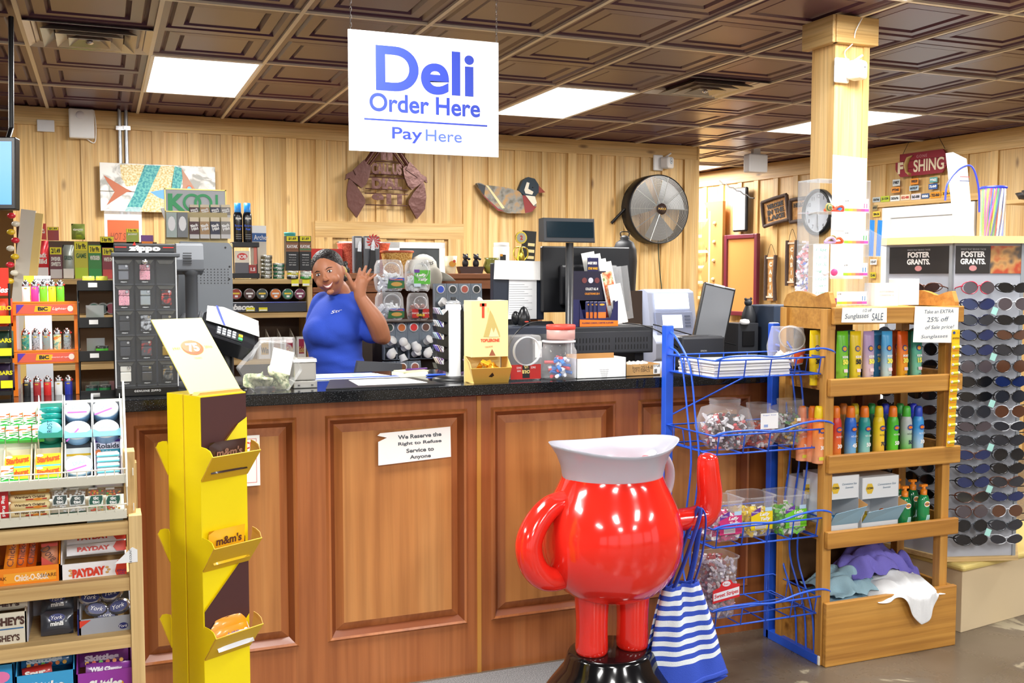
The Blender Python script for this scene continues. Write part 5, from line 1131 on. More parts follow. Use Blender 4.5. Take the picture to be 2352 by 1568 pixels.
# receipt printer + scanner
x0,x1,z0,z1=rect(1176,728,1252,830,3.86);t=thing('receipt_printer','dark blue-grey receipt printer under the hand scanner','printer',((x0+x1)/2+.03,3.86,CT));w_=x1-x0+.1;h=at(1200,738,3.86).z-CT
B().box(-w_/2,w_/2,0,.18,0,h*.9,M('#2e3442',.4)).build('body',t,bev=.006);b=B();b.prism([(-.02,h*.55),(.08,h*.9),(.1,h*.98),(.0,h*.75)],-.02,w_/2-.005,M('#1e1f22',.3),ax='x');b.build('lid',t,bev=.003)
B().box(-.01,.02,-.022,-.02,h*.3,h*.62,PAPER).build('paper_strip',t)
x,w_,hh=spot(1200,1244,690,3.84,CT+h)
t=thing('hand_scanner','black hand barcode scanner resting on the receipt printer','scanner',(x,3.93,CT+h*.9+.002))
b=B();b.lathe([(.024,0),(.03,.012),(.028,.035),(.020,.058),(.011,.074),(0,.08)],M('#1a1b1e',.25),n=20,sy=.75);b.build('body',t);b=B();b.ball((-.032,.01,.03),(.018,.02,.03),M('#141518',.3),14);b.build('handle',t);b=B();b.disc(.004,.016,.010,.003,M('#c84a3a',.4),-.0232,12);b.build('badge',t)
# cards display
x0,x1,z0,z1=rect(1336,682,1424,744,3.82);w_=x1-x0;h=z1-z0;zb=at(1380,750,3.80).z
t=thing('card_display','dark blue counter carton of playing cards with orange lip and tall header','carton',((x0+x1)/2,3.84,zb));NVC=M('#1c1c50',.4)
b=B();openbox(b,w_,.07,h*.95,NVC,t=.002,front=h*.22);b.box(-w_/2-.05,-w_/2,.0,.002,0,h,NVC);b.prism([(-w_/2,0),(w_/2,0),(w_/2,h*.95),(w_*.42,h*.9),(w_*.3,h*.3),(-w_*.4,h*.3),(-w_/2,h*.9)],-.002,-.0005,NVC);b.prism([(-w_/2,0),(w_/2,0),(w_/2,h*.2),(-w_/2,h*.26)],-.004,-.002,M('#ea7a1c',.4));b.text('PLAYING CARDS | CARTES A JOUER',.008,-.006,h*.12,NVC,-.005,wid=w_*.82,bold=.03);b.build('carton',t)
b=B();hw=w_*.5;b.box(-w_*.5-.03,hw*.75,.068,.071,h*.6,h*2.05,M('#1a1632',.4));b.box(-.02,hw*.35,.068,.071,h*2.05,h*2.55,NVC);b.text('STAR WARS',.011,.005,h*2.15,M('#f0b428',.4),.067,bold=.05,wid=.045);b.text('ANGRY BIRDS',.012,.002,h*2.35,WHITE,.067,bold=.05,wid=.045);b.text('COLLECT ALL 4!',.011,.0,h*1.38,WHITE,.067,wid=.06,bold=.03);b.text('COLLECTIONNE LES 4!',.009,.002,h*1.2,M('#f09a28',.4),.067,wid=.07,bold=.03)
for q in range(3):b.disc(-.035+q*.03,h*1.7,.012,.012,M('#7a3a3a',.4)if q!=1 else M('#d8dce8',.3),.067,16)
b.build('header',t)
for k in range(4):
    b=B();b.box(-.021,.021,0,.006,0,h*.7,M('#2a2a5a',.25,coat=.5));b.flat(-.018,.018,.004,h*.3,M('#e87a2c',.3),-.0006);b.disc(0,h*.58,.012,.004,M('#e8a83a',.3),-.0009,12);b.thing('card_tin','blue and orange playing card pack, %s from the left in the carton'%ordn(k),'playing cards',((x0+x1)/2-.028+.016*k,3.85+.006*(3-k),zb+h*.22),group='playing card packs',bev=.003)
# brochure rack
x0,x1,z0,z1=rect(1385,575,1480,742,3.86);w_=x1-x0;h=z1-z0
t=thing('brochure_holder','clear holder of leaning white food brochures on the till','brochure rack',(x0,3.92,zb));
for s,(a,c)in enumerate(((.0,.055),(.02,.03))):B().box(a,a+w_*.9,c,c+.002,.0,h*.75,clear(a=.1),Matrix.Rotation(R_(-8),4,'Y')).build('clear_pocket',t)
B().box(.0,w_,-.03,.08,0,.003,clear(a=.2)).build('holder_base',t)
BRO=[(.005,.04,1.0,'#f2f2ec',None),(.022,.02,.97,'#f6f6f2','#3a4ab8'),(.034,.0,.90,'#f2f4f2','#8ab8a8'),(.05,-.015,.86,'#f4f2ee','#d88a5a'),(.066,-.03,.55,'#f2f0ea',None)]
for k,(dx,dy,hh,c,c2)in enumerate(BRO):
    b=B();ww=.062;H2=h*hh;b.box(0,ww,0,.003,0,H2,M(c,.45))
    if c2 and k==1:b.disc(.01,H2-.012,.003,.003,M(c2,.5),-.0006,10)
    if k==2:b.flat(.004,ww*.8,H2*.45,H2*.8,M(c2,.5),-.0006);b.flat(.004,ww*.8,H2*.1,H2*.42,M('#b84a3a',.5),-.0006)
    if k==3:b.flat(.006,ww-.008,H2*.3,H2*.84,speckle('food_photo',[(.38,'#c85a2a'),(.5,'#e8b080'),(.6,'#f2e0c0'),(.68,'#7a9a4a')],45,.4),-.0006)
    o=b.thing('brochure',['plain pale brochure, tallest at the left','white brochure with a small blue dot','green and red brochure','white brochure with a picture of fried food','short white leaflet in front at the right'][k]+' of the clear holder','brochure',(x0+dx,3.90+dy,zb+.004),group='brochures');o.rotation_euler=(R_(-6),R_(-10),0)
# cables
for k,(pts,lab)in enumerate((([(1430,742,3.78),(1480,748,3.76),(1520,765,3.74),(1560,800,3.80),(1600,812,3.85)],'black cable drooping from the till to the printer'),([(1245,738,3.80),(1215,742,3.78),(1190,760,3.76),(1170,790,3.78),(1165,822,3.84)],'black scanner cable curling down by the receipt printer'),([(1500,745,3.8),(1530,752,3.78),(1600,772,3.9),(1640,780,3.95),(1690,792,4.0)],'black cable crossing towards the tablet stand'))):
    b=B();P=[at(*q)for q in pts];b.tube(catmull(P,6),.003,BLACK,6);b.thing('cable',lab,'cable')
# --- tablet register and printer at the right
x0,x1,z0,z1=rect(1600,664,1690,800,3.95)
t=thing('tablet_register','black tilted tablet register screen beside the blue rack','register',((x0+x1)/2,3.98,CT));h=z1-CT
T=Matrix.Translation((-.035,.0,.03))@Matrix.Rotation(R_(-20),4,'Z')@Matrix.Rotation(R_(13),4,'Y')@Matrix.Rotation(R_(-8),4,'X')
b=B();b.box(-.075,.075,0,.035,0,h,M('#121316',.3),T);b.build('shell',t,bev=.006);b=B();b.box(-.066,.066,-.0012,-.0004,.014,h-.014,M('#6a6d72',.3),T);b.flat(-.03,.02,h-.008,h-.0,WHITE,-.002,T);b.build('screen',t)
B().box(-.07,.08,.02,.14,0,.03,BLACK).build('stand',t,bev=.006)
x,w_,h=onc(1556,1655,772,3.78)
t=thing('label_printer','black receipt printer in front of the tilted tablet','printer',(x+.01,3.76,CT));B().box(-w_/2,w_/2,0,.13,0,h,M('#33353a',.4)).build('body',t,bev=.01);b=B();b.text('EPSON',.008,0,h*.55,M('#9a9ca0',.4),-.0015,bold=.04);b.build('maker_plate',t);b=B();b.box(-w_*.3,w_*.2,.03,.05,h,h+.001,BLACK);b.build('paper_slot',t)
x,w_,h=onc(1696,1742,742,4.0);b=B();b.box(-w_/2,w_/2,0,.12,0,h,M('#2a2c31',.4));b.box(-w_*.3,w_*.3,-.004,0,h*.4,h*.8,M('#101114',.3));b.thing('card_printer','small black counter device between the tablet and the large printer','printer',(x,4.0,CT),bev=.006)
x,w_,h=onc(1748,1830,700,4.02)
t=thing('office_printer','large slate blue office printer behind the wooden shelf end','printer',(x,3.92,CT));B().box(-w_/2,w_/2,0,.22,0,h,M('#2f3c50',.45)).build('body',t,bev=.005);B().box(-w_*.38,w_*.4,-.003,0,h*.35,h*.72,M('#1f2a3a',.4)).build('tray_door',t,bev=.001);b=B();b.text('brother',.012,w_*.2,h*.28,M('#b8c0cc',.4),-.001);b.build('maker_plate',t)
v=at(1722,742,4.05);b=B();b.lathe([(.03,0),(.034,.02),(.03,.05),(.02,.075),(.016,.085)],M('#26282c',.5),n=14);b.ball((-.003,0,.1),.019,M('#2a2c30',.5),12);b.ball((-.018,0,.116),.007,M('#2a2c30',.5),8);b.ball((.012,0,.118),.007,M('#2a2c30',.5),8);b.thing('bear_figurine','small dark bear figurine standing on the black device','figurine',(v.x,4.06,v.z-.002))
v=at(1713,745,3.99);b=B();b.lathe([(0,0),(.02,.002),(.024,.012),(.02,.024),(0,.028)],M('#f0f0f0',.4),n=18);b.thing('white_bowl','small round white plastic bowl in front of the bear figurine','bowl',(v.x,4.0,v.z-.002))
# ============================================================ BEHIND THE COUNTER
SY=6.2
SHT=at(620,640,SY).z
# tobacco shelving
sx0,sx1=at(40,640,SY).x,at(717,640,SY).x
ts=thing('tobacco_shelf','raw wood shelving unit full of tobacco tins and packs behind the counter','shelf',(0,SY,0))
zs=[at(620,q,SY).z for q in(640,718,824)]
for k,z in enumerate(zs+[.55,.2]):
    B().box(sx0,sx1,-.01,.30,z-.03,z,RAW).build('shelf_board',ts,bev=.001)
for x in(sx0,(sx0+sx1)/2+.25,sx1-.03):B().box(x,x+.03,.0,.3,0,SHT-.03,RAW_V).build('upright',ts)
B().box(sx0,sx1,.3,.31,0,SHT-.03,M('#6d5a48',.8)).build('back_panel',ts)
b=B();zt0,zt1=at(650,715,SY).z,at(650,693,SY).z;b.box(at(520,700,SY).x,sx1-.04,-.012,-.006,zt0,zt1,M('#3a3d44',.3));b.box(at(520,700,SY).x,sx1-.04,-.018,-.006,zt1-.003,zt1+.001,CHROME);b.text('Tobacco',.035,at(548,700,SY).x,(zt0+zt1)/2,WHITE,-.013,shear=.25,bold=.05,wid=.17);b.build('sliding_rail',ts)
# tins on edge in the rack
tcol=['#a03a2a','#5a3a34','#3a4a44','#d87a2a','#3a7a5a','#7a2a4a']
for k,px in enumerate((543,574,603,634,662,690)):
    v=at(px,675,SY);r=.034
    t=thing('snuff_tin','%s round snuff tin standing on edge, %s from left under the top shelf'%(['red','maroon','dark green','orange','green and brown','purple and red'][k],ordn(k)),'tin',(v.x,SY+.02,v.z),group='round snuff tins on edge')
    b=B();b.lathe([(r,-.13),(r,0)],M('#2c2e30',.4),n=24,T=Matrix.Rotation(PI/2,4,'X'));b.build('tin_body',t)
    b=B();b.lathe([(r,0),(r,.006),(r*.88,.007)],M('#b8b8bc',.25,m=.8),n=24,T=Matrix.Rotation(PI/2,4,'X'),flip=True);b.disc(0,0,r*.86,r*.86,M(tcol[k],.4),-.0065,22);b.flat(-r*.6,r*.6,-.002,.008,M(['#e8c83a','#e8e6e0'][k%2],.4),-.007);b.flat(-.008,.010,-.02,-.008,WHITE,-.0075);b.build('lid',t)
for px in(574,603):
    x0,x1,z0,z1=rect(px-11,693,px+11,702,SY);b=B().box(-.025,.025,0,.001,0,.022,M('#f2e620',.5));b.flat(-.022,.022,.002,.009,WHITE,-.001);b.thing('price_tag','yellow price tag on the rail under the snuff tins, %s one'%('left' if px==574 else 'right'),'price tag',((x0+x1)/2,SY-.021,zt0+.004))
# stacks of snuff cans on the top shelf
def stack(px,n,cols,lab,Y=SY+.04):
    v=at(px,640,Y)
    for k in range(n):
        t=thing('snuff_can','%s, %s from the bottom'%(lab,ordn(k)),'can',(v.x+.002*(k%2),Y,SHT+k*.0235),group=lab.split(' in ')[0]+' stack')
        b=B();b.lathe([(.033,0),(.034,.002),(.034,.013)],M(cols[k%len(cols)],.35),n=22);b.text('COPEN',.006,0,.007,WHITE,-.0348,bold=.04,wid=.03);b.build('can_body',t)
        b=B();b.lathe([(.0345,.013),(.0345,.021),(.033,.023),(0,.023)],M('#b8bab4',.3,m=.7),n=22);b.build('lid',t)
stack(612,6,['#4a4a3a','#6a6a50'],'dark snuff can in the taller stack left of the boxed cans')
stack(640,4,['#1f6a4a','#2a7a58'],'green snuff can in the shorter stack left of the boxed cans')
stack(672,2,['#2a2a2a','#d8d030'],'black and yellow can in the stack below the left price column',SY+.0)
stack(702,2,['#3aa84a','#d8e8d8'],'green and white can in the stack below the right price column',SY+.0)
for k,(p0,p1,c,c2)in enumerate(((657,686,'#7a4a2a','#e8d8c0'),(688,715,'#4a7a4a','#e8e0d0'))):
    x0,x1,z0,z1=rect(p0,538,p1,618,SY);w_=x1-x0;h=z1-z0
    b=B();b.box(-w_/2,w_/2,0,.07,0,h,M('#17181a',.45));b.flat(-w_/2,w_/2,h*.55,h*.82,M('#8a5a34',.4),-.0008);b.text('KAYAK',.020,0,h*.7,WHITE,-.0014,wid=w_*.85,bold=.03);b.flat(-w_/2,w_/2,h*.59,h*.64,M(c,.4),-.0014);b.flat(-w_*.45,w_*.45,h*.85,h*.99,M('#f0e422',.5),-.0014);b.text('$1.69',.018,0,h*.92,INK,-.002,wid=w_*.6,bold=.04);b.text('WARNING:',.007,0,h*.46,WHITE,-.0014,wid=w_*.6,bold=.03)
    for q in range(4):b.text('This product can cause'[q*4:q*4+9].strip()or 'x',.006,0,h*(.38-q*.07),WHITE,-.0014,wid=w_*.55)
    b.text('KAYAK',.018,-w_/2-.001,h*.5,M('#e8c8b0',.4),.035,wid=.05)if False else None
    b.thing('tobacco_dispenser','tall %s and black priced snuff dispenser, %s of the pair on the top shelf'%(['brown','green'][k],['left','right'][k]),'dispenser',((x0+x1)/2,SY,SHT+.048))
    b=B().box(-.022,.022,0,.001,0,.045,M('#f2e620',.5));b.flat(-.02,.02,.003,.016,WHITE,-.001);v=at([677,702][k],650,SY);b.thing('price_tag','yellow and white price tag hanging under the %s snuff dispenser'%['brown','green'][k],'price tag',(v.x,SY-.013,SHT-.045))
v=at(668,536,SY);b=B();b.lathe([(.034,0),(.034,.012),(.0345,.0125),(.0345,.022),(0,.023)],M('#4aa8a0',.4),n=20);b.thing('snuff_can','teal and white snuff can lying on top of the brown dispenser','can',(v.x,SY+.035,SHT+.048+at(670,538,SY).z-at(670,618,SY).z))
# black wire stand with aerosol cans and papers
v0,v1=at(536,560,SY),at(590,560,SY);zl=at(560,556,SY).z
t=thing('counter_rack','black two-tier wire rack of rolling papers with aerosol cans on top','rack',((v0.x+v1.x)/2,SY-.01,SHT));w_=v1.x-v0.x;hh=zl-SHT
b=B();[b.bar((s*w_/2,0,0),(s*w_/2,.02,hh),.004,BLACK)for s in(-1,1)];b.build('wire_frame',t,kind='stuff')
for z in(.003,hh-.03):B().box(-w_/2-.01,w_/2+.01,-.02,.10,z,z+.03,BLACK).build('tray',t,bev=.003)
for k,px in enumerate((547,569)):
    x,w2,h2=spot(px-10,px+10,466,SY,zl)
    c=thing('aerosol_can','black aerosol can with blue cap, %s of the pair on the wire rack'%['left','right'][k],'can',(x,SY+.03,zl+.001),group='black aerosol cans');r=w2/2*1.05
    b=B();b.lathe([(r*.95,0),(r,.004),(r,h2*.66),(r*.92,h2*.72),(r*.7,h2*.77)],M('#0e1016',.25,coat=.4),n=22);b.text('zippo',.018,0,h2*.6,WHITE,-r-.001,bold=.05,wid=r*1.3);b.text('Butane',.012,0,h2*.42,M('#3a6af0',.4),-r-.001,wid=r*1.5);b.text('Fuel',.012,0,h2*.33,M('#3a6af0',.4),-r-.001,bold=.03)
    for q in range(3):b.flat(-r*.6,r*.6,h2*(.08+.05*q),h2*(.095+.05*q),M('#8a8c92',.4),-r-.001)
    b.build('can_body',c);b=B();b.lathe([(r*.72,h2*.76),(r*.74,h2*.78),(r*.72,h2),(0,h2)],M('#2a8ee0',.35),n=20);b.build('cap',c)
for k,(p0,p1,y0,y1,c,nm,wd)in enumerate(((540,574,576,612,'#e8e0d0','cream papers sign with red oval badge','JOB'),(540,572,603,632,'#6a6a72','grey rolling papers carton',''),(572,590,608,634,'#a83a34','red rolling papers pack marked with a price','1.5'),(583,590,560,606,'#d87a6a','slim pink and orange paper strip',''))):
    x0,x1,z0,z1=rect(p0,y0,p1,y1,SY-.01);b=B();w2=x1-x0;h2=z1-z0;b.box(-w2/2,w2/2,0,.01,0,h2,M(c,.5))
    if wd:b.disc(0,h2*.65,w2*.35,h2*.22,RED,-.0008,16)if wd=='JOB' else None;b.text(wd,h2*.3,0,h2*.6,WHITE,-.0014,bold=.04)
    b.thing('paper_pack',nm+' in the wire rack below the aerosol cans','pack',((x0+x1)/2,SY-.0-.005*k,z0 if k>0 else z0))
x0,x1,z0,z1=rect(575,518,612,640,SY+.12);b=B();w2=x1-x0;b.box(-w2/2,w2/2,0,.06,0,z1-SHT,M('#d2ccc0',.6));b.flat(-w2/2,w2/2,(z1-SHT)*.7,(z1-SHT)*.86,M('#2a5a98',.5),-.0008);b.text('Archer.',.03,.02,(z1-SHT)*.78,WHITE,-.0015,wid=.09);b.flat(-w2/2,w2/2,(z1-SHT)*.86,(z1-SHT),WHITE,-.0008)
b.thing('tall_carton','tall cream carton with blue band behind the aerosol cans','box',((x0+x1)/2,SY+.12,SHT))
# cigar pouches and packs along the shelf
def cig(px0,px1,y0,y1,c,lab,word=None,wc='#f4f2ea',c2=None,Y=SY+.03,price=None,zb=None,th=.03,foil=False):
    x0,x1,z0,z1=rect(px0,y0,px1,y1,Y);w2=x1-x0;h2=z1-z0
    mt=M(c,.28,m=.4 if foil else 0,coat=.3)
    b=pouch(w2,h2,th,mt,crimp=.05)if foil else B().box(-w2/2,w2/2,0,th,0,h2,mt)
    yy=-th/2-.001 if foil else-.001
    if c2:b.flat(-w2*.46,w2*.46,h2*.02,h2*.30,M(c2,.45),yy)
    if word:
        for q,wd in enumerate(word.split('|')):b.text(wd,h2*.13,0,h2*(.62-.16*q),M(wc,.45),yy-.0008,wid=w2*.75,bold=.04)
    if price:b.flat(-w2*.46,w2*.46,h2*.76,h2*.98,M('#f0e422',.5),yy-.0004);b.text(price,h2*.15,0,h2*.87,INK,yy-.001,wid=w2*.7,bold=.04)
    return b.thing('cigar_pouch',lab,'cigars',((x0+x1)/2,Y,(SHT if zb is None else z0)if zb!='f' else z0),group='cigar packs on the tobacco shelf')
cig(40,77,552,634,'#5a3826','brown foil cigar pouch at the left end of the top shelf','Black|Mild',c2='#e4e2e0',foil=True)
cig(78,112,546,634,'#c8202a','glossy red foil cigar pouch next to the brown one','Black|Mild',c2='#ece8e8',foil=True)
cig(114,143,560,634,'#6a2a38','maroon cigar box with yellow price strip','SWISHER|SWEETS',c2='#d8d4d4',price='2/1.49')
cig(144,170,556,634,'#a8b0a8','silver foil cigar pouch with yellow price strip','GREEN',wc='#3a5a4a',c2='#ece8e0',foil=True)
cig(171,202,548,634,'#c8c42a','yellow and green cigar carton with three for ninety-nine price','GAME',wc='#3a6a2a',c2='#b8d82a',price='3 for 99c')
cig(203,233,556,634,'#2f8a3a','green cigar carton with yellow price strip at its foot','WINTERGREEN',c2='#2f9a4a',price='3 for 99c')
cig(235,264,562,634,'#8a2a3a','dark red cigar carton beside the green one, partly behind the showcase','WHITE OWL',c2='#c84a4a',price='3 for 99c')
BY=SY+.12
cig(38,76,517,556,'#4a2c20','dark brown cigar pouch standing behind the brown foil one',None,Y=BY,zb='f',foil=True)
cig(80,106,513,550,'#c8302c','bright red cigar pack standing high behind the red foil pouch','Black|Mild',Y=BY,zb='f')
cig(109,135,521,552,'#9a2a34','dark red cigar pack under a one forty-nine price card',None,price='$1.49',Y=BY,zb='f')
cig(164,195,514,550,'#8a9a4a','olive foil cigar pouch standing high behind the yellow carton','GAME',Y=BY,zb='f',foil=True)
cig(230,262,543,600,'#c8b84a','pale yellow cigar pack with price card behind the dark red carton',None,price='3 for 99c',Y=BY,zb='f')
cig(290,319,525,560,'#9ab02a','lime green cigar pack with price card above the showcase','JACKPOT',price='3 for 99c',Y=BY,zb='f')
cig(324,352,540,560,'#6a2a8a','purple and orange cigar pack right of the lime green one',None,Y=BY,zb='f',c2='#e88a2a')
B().box(at(36,555,BY).x,at(360,555,BY).x,-.0,.12,0,at(100,553,BY).z-SHT,M('#5a4a3c',.7)).thing('riser','plain brown riser board under the rear row of cigar packs','riser',(0,BY-.0,SHT))
for k,(px,c)in enumerate(((215,'#3a6a5a'),(235,'#4a5a58'),(255,'#8a3a4a'))):
    v=at(px,680,SY);b=B();T=Matrix.Rotation(PI/2,4,'X');b.lathe([(.034,-.1),(.034,.0),(.03,.002)],M('#b0b4b4',.3,m=.6),n=22,T=T);b.disc(0,0,.028,.028,M(c,.4),-.003,20);b.thing('snuff_tin','snuff tin on edge seen between the wire rack and showcase, %s one'%['left','middle','right'][k],'tin',(v.x,SY+.02,zs[1]+.035))
# hat-sized card sign behind the pouches
x0,x1,z0,z1=rect(240,492,326,560,6.9);w2=x1-x0;h2=z1-z0
t=thing('hot_sauce_sign','orange-brown framed hot snack sign behind the cigar packs','sign',((x0+x1)/2,6.9,z0));b=B();b.box(-w2/2,w2/2,0,.01,-.3,h2,WHITE);b.box(-.03,.03,.01,.03,-z0,0,GREY);b.build('frame',t);b=B();b.flat(-w2*.42,w2*.42,0,h2*.8,M('#c8643a',.5),-.001);b.text('HOT SOUP',.045,0,h2*.25,M('#7a3a2a',.5),-.002,wid=w2*.7,shear=.2);b.build('print',t);B().box(-w2*.5,w2*.5,-.01,.0,h2*.95,h2*1.25,clear(a=.15)).build('clear_sleeve',t)
# white patterned box column with coloured beads at the far left
x0,x1,z0,z1=rect(28,480,62,650,5.6)
b=B();w2=x1-x0;b.box(-w2/2,w2/2,0,.06,-z0/math.cos(.122),z1-z0,M('#c8bfae',.3));b.box(w2/2,w2/2+.035,.0,.08,-z0,z1-z0-.01,M('#d8b86a',.4));o=b.thing('tall_tube_box','tall pale and gold box leaning at the far left behind the lighter rack','box',((x0+x1)/2,5.6,z0));o.rotation_euler=(0,R_(7),0)
b=B();
for k in range(9):b.ball((-.03-.002*k+.02*(k%2),-.03,.30-k*.04),(.02,.012,.015),M(['#e02a3a','#f0e8d0','#f0c82a'][k%3],.3,coat=.4),8)
b.thing('candy_garland','red, white and yellow candy garland hanging on the pale box','candy',((x0+x1)/2,5.6,z0+.03),kind='stuff')
# gold riser and cigarillo display with the green lettered board
x0,x1,z0,z1=rect(378,434,520,488,SY-.3);Y=SY-.3;w2=x1-x0;zb=at(450,555,Y).z
t=thing('cigarette_sign','silver-grey light board with green interlocked lettering in a gold frame','sign',((x0+x1)/2,Y,z0));h2=z1-z0
B().box(-w2/2,w2/2,.005,.05,0,h2,M('#c8ccd2',.5)).build('board',t,bev=.002);f=B()
for(a,c,d,e)in((-w2/2,w2/2,h2-.006,h2),(-w2/2,w2/2,0,.006),(-w2/2,-w2/2+.006,0,h2),(w2/2-.006,w2/2,0,h2)):f.box(a,c,0,.006,d,e,M('#d8c070',.3,m=.7))
f.build('frame',t);b=B();G2=M('#2fae68',.4)
def ringf(b,cx,cz,r0,r1,mt,y=-.001,a0=0,a1=2*PI,n=28):
    P=[]
    for k in range(n+1):
        a=a0+(a1-a0)*k/n;P+=[(cx+r0*math.cos(a),y,cz+r0*math.sin(a)),(cx+r1*math.cos(a),y,cz+r1*math.sin(a))]
    b.add(P,[(2*k,2*k+2,2*k+3,2*k+1)for k in range(n)],mt)
zc_=h2*.42;b.text('K',h2*.72,-w2*.31,zc_,G2,-.001,bold=.05);ringf(b,-w2*.06,zc_,h2*.27,h2*.38,G2);ringf(b,w2*.12,zc_,h2*.27,h2*.38,G2,-.0015);b.flat(w2*.32,w2*.36,zc_-h2*.36,zc_+h2*.36,G2,-.001);b.build('lettering',t)
t=thing('cigarette_stand','gold edged stand holding two rows of small cigar boxes above the register','stand',((x0+x1)/2,Y-.03,zb-.04))
B().box(-w2/2-.005,w2/2+.02,-.06,.09,0,.03,M('#d8c890',.35,m=.4)).build('gold_step',t,bev=.004);B().box(-w2/2,w2/2,.0,.07,.03,z0-zb+.04,M('#b8a878',.4)).build('riser',t);B().box(-w2/2,w2/2,-.04,.08,-zb+.04,0,M('#3a3c40',.5)).build('support',t)
cc_=[('#4a2228','maroon'),('#a8855a','tan'),('#2e2f48','navy'),('#8a8680','silver')]
for r in range(2):
    for k in range(4):
        p0=435+k*24-2*r*0;y0,y1=((499,548),(470,500))[r];a0,a1,c0,c1=rect(p0,y0,p0+22,y1,Y-.05+.04*r);ww=a1-a0;hh=c1-c0;b=B();b.box(-ww/2,ww/2,0,.025,0,hh*.8,M(cc_[k][0],.4));b.box(-ww*.46,ww*.46,.004,.02,hh*.8,hh,M('#e8dcc0',.6));b.text('Black',hh*.14,0,hh*.62,WHITE,-.001,rot=.3,wid=ww*.8,bold=.04);b.text('Mild',hh*.14,.002,hh*.46,WHITE,-.001,rot=.3,wid=ww*.7,bold=.04);b.flat(-ww/2,ww/2,0,hh*.2,M('#c8c8c8',.5),-.0008)
        b.thing('cigar_box','%s cigar box, %s row of the gold stand'%(cc_[k][1],['front','rear'][r]),'cigars',((a0+a1)/2,Y-.06+.04*r,c0),group='small cigar boxes')
for k,(p0,c)in enumerate(((382,'#a8b8b4'),(407,'#7a7e82'))):
    a0,a1,c0,c1=rect(p0,488,p0+24,545,Y-.05);b=B();ww=a1-a0;b.box(-ww/2,ww/2,0,.02,0,c1-c0,M(c,.4));b.disc(0,(c1-c0)*.55,ww*.36,(c1-c0)*.3,M('#eceef0',.4),-.001,12);b.thing('filter_pack','%s pack with pale print at the left of the gold stand'%['blue-grey','grey'][k],'pack',((a0+a1)/2,Y-.06,c0))
v=at(377,500,Y);b=B();b.tube([at(372,478,Y),at(388,520,Y)],.009,M('#e8eaec',.4),10);b.thing('rolled_paper','white rolled paper leaning left of the gold stand','paper')
# lower cigarette packs behind the register
LP=[('#d8b060','gold banded',594,622),('#b89a88','tan banded',624,648),('#b03048','crimson banded',652,677),('#a82a4a','crimson',682,702)]
for k,(c,nm,p0,p1)in enumerate(LP):
    a0,a1,c0,c1=rect(p0,742,p1,790,SY+.02);ww=a1-a0;hh=c1-c0;b=B();b.box(-ww/2,ww/2,0,.05,0,hh,M('#f0eee8',.45));b.flat(-ww*.3,ww*.3,hh*.2,hh*.9,M(c,.45),-.001);b.text('Win' if k==0 else 'Gold',hh*.3,0,hh*.4,INK if k==0 else M('#d8b868',.4),-.002,wid=ww*.6,bold=.03);b.thing('cigarette_carton','%s cigarette carton on the lower tobacco shelf, %s from left'%(nm,ordn(k)),'cigarettes',((a0+a1)/2,SY+.02,zs[2]),group='cigarette cartons')
for px in(592,622,650,680):a0=at(px,760,SY).x;b=B();b.prism([(0,0),(.22,0),(.22,.17),(.0,.1)],a0,a0+.006,M('#d8d0c0',.6),ax='x');b.build('divider',ts,(0,0.02,zs[2]))

# ---------------- brown back counter with pigeon holes
BKY=6.35;BZ=at(1060,628,BKY).z
bx0,bx1=at(718,660,BKY).x,at(1245,660,BKY).x
bc=thing('back_counter','reddish brown wooden back counter with shelves behind the woman','counter',(0,BKY,0));CB=wood('brown_counter_wood','#8a4f2a','#9e6238','#ad7347',stretch=(.9,8,8),rough=.5,vary=.05,knots=False)
B().box(bx0,bx1,-.03,.45,BZ-.035,BZ,CB).build('top_board',bc,bev=.004);B().box(bx0,bx1,.0,.02,BZ-.10,BZ-.035,CB).build('apron',bc)
z2=at(800,660,BKY).z;B().box(bx0,at(868,660,BKY).x,-.02,.4,z2-.03,z2,CB).build('shelf_board',bc,bev=.002)
for q in range(4):zz=z2-.03-q*.19;B().box(bx0,at(868,660,BKY).x,-.012,.0,zz-.18,zz-.006,CB).build('drawer_front',bc,bev=.003)
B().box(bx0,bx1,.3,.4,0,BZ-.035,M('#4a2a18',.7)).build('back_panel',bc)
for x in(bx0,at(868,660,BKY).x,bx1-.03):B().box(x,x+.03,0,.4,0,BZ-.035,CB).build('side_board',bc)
b=B();v=at(850,650,BKY);[b.ball((.03*math.sin(q*2.1),.01*q,.02+.01*math.cos(q)),(.05,.04,.022),M('#1c1a1c',.25),10)for q in range(4)];b.thing('black_bag','crumpled black plastic bag on the brown shelf behind her hand','bag',(v.x,BKY+.05,z2))
# items on the back counter
def bk(px0,px1,yt):return spot(px0,px1,yt,BKY+.05,BZ)
x,w_,h=bk(812,871,542)
t=thing('knife_display','grey knife display board with two black handled folding knives','display',(x,BKY+.05,BZ));B().box(-w_*.5,-w_*.16,.0,.05,0,h,M('#6a6e74',.4)).build('left_board',t,bev=.006);B().box(-w_*.12,w_*.5,-.01,.04,0,h,M('#62666c',.4)).build('right_board',t,bev=.006)
b=B();b.flat(-w_*.44,-w_*.2,h*.68,h*.95,M('#e8eaec',.4),-.002);b.flat(-w_*.08,w_*.46,h*.66,h*.96,M('#dfe2e6',.4),-.012)
for q in range(12):b.face([(w_*.26+.0,h*.86),(w_*.26+.05*math.cos(q*.5236),h*.86+.05*math.sin(q*.5236)),(w_*.26+.04*math.cos(q*.5236+.35),h*.86+.04*math.sin(q*.5236+.35))],RED,-.013)
b.build('backing_card',t)
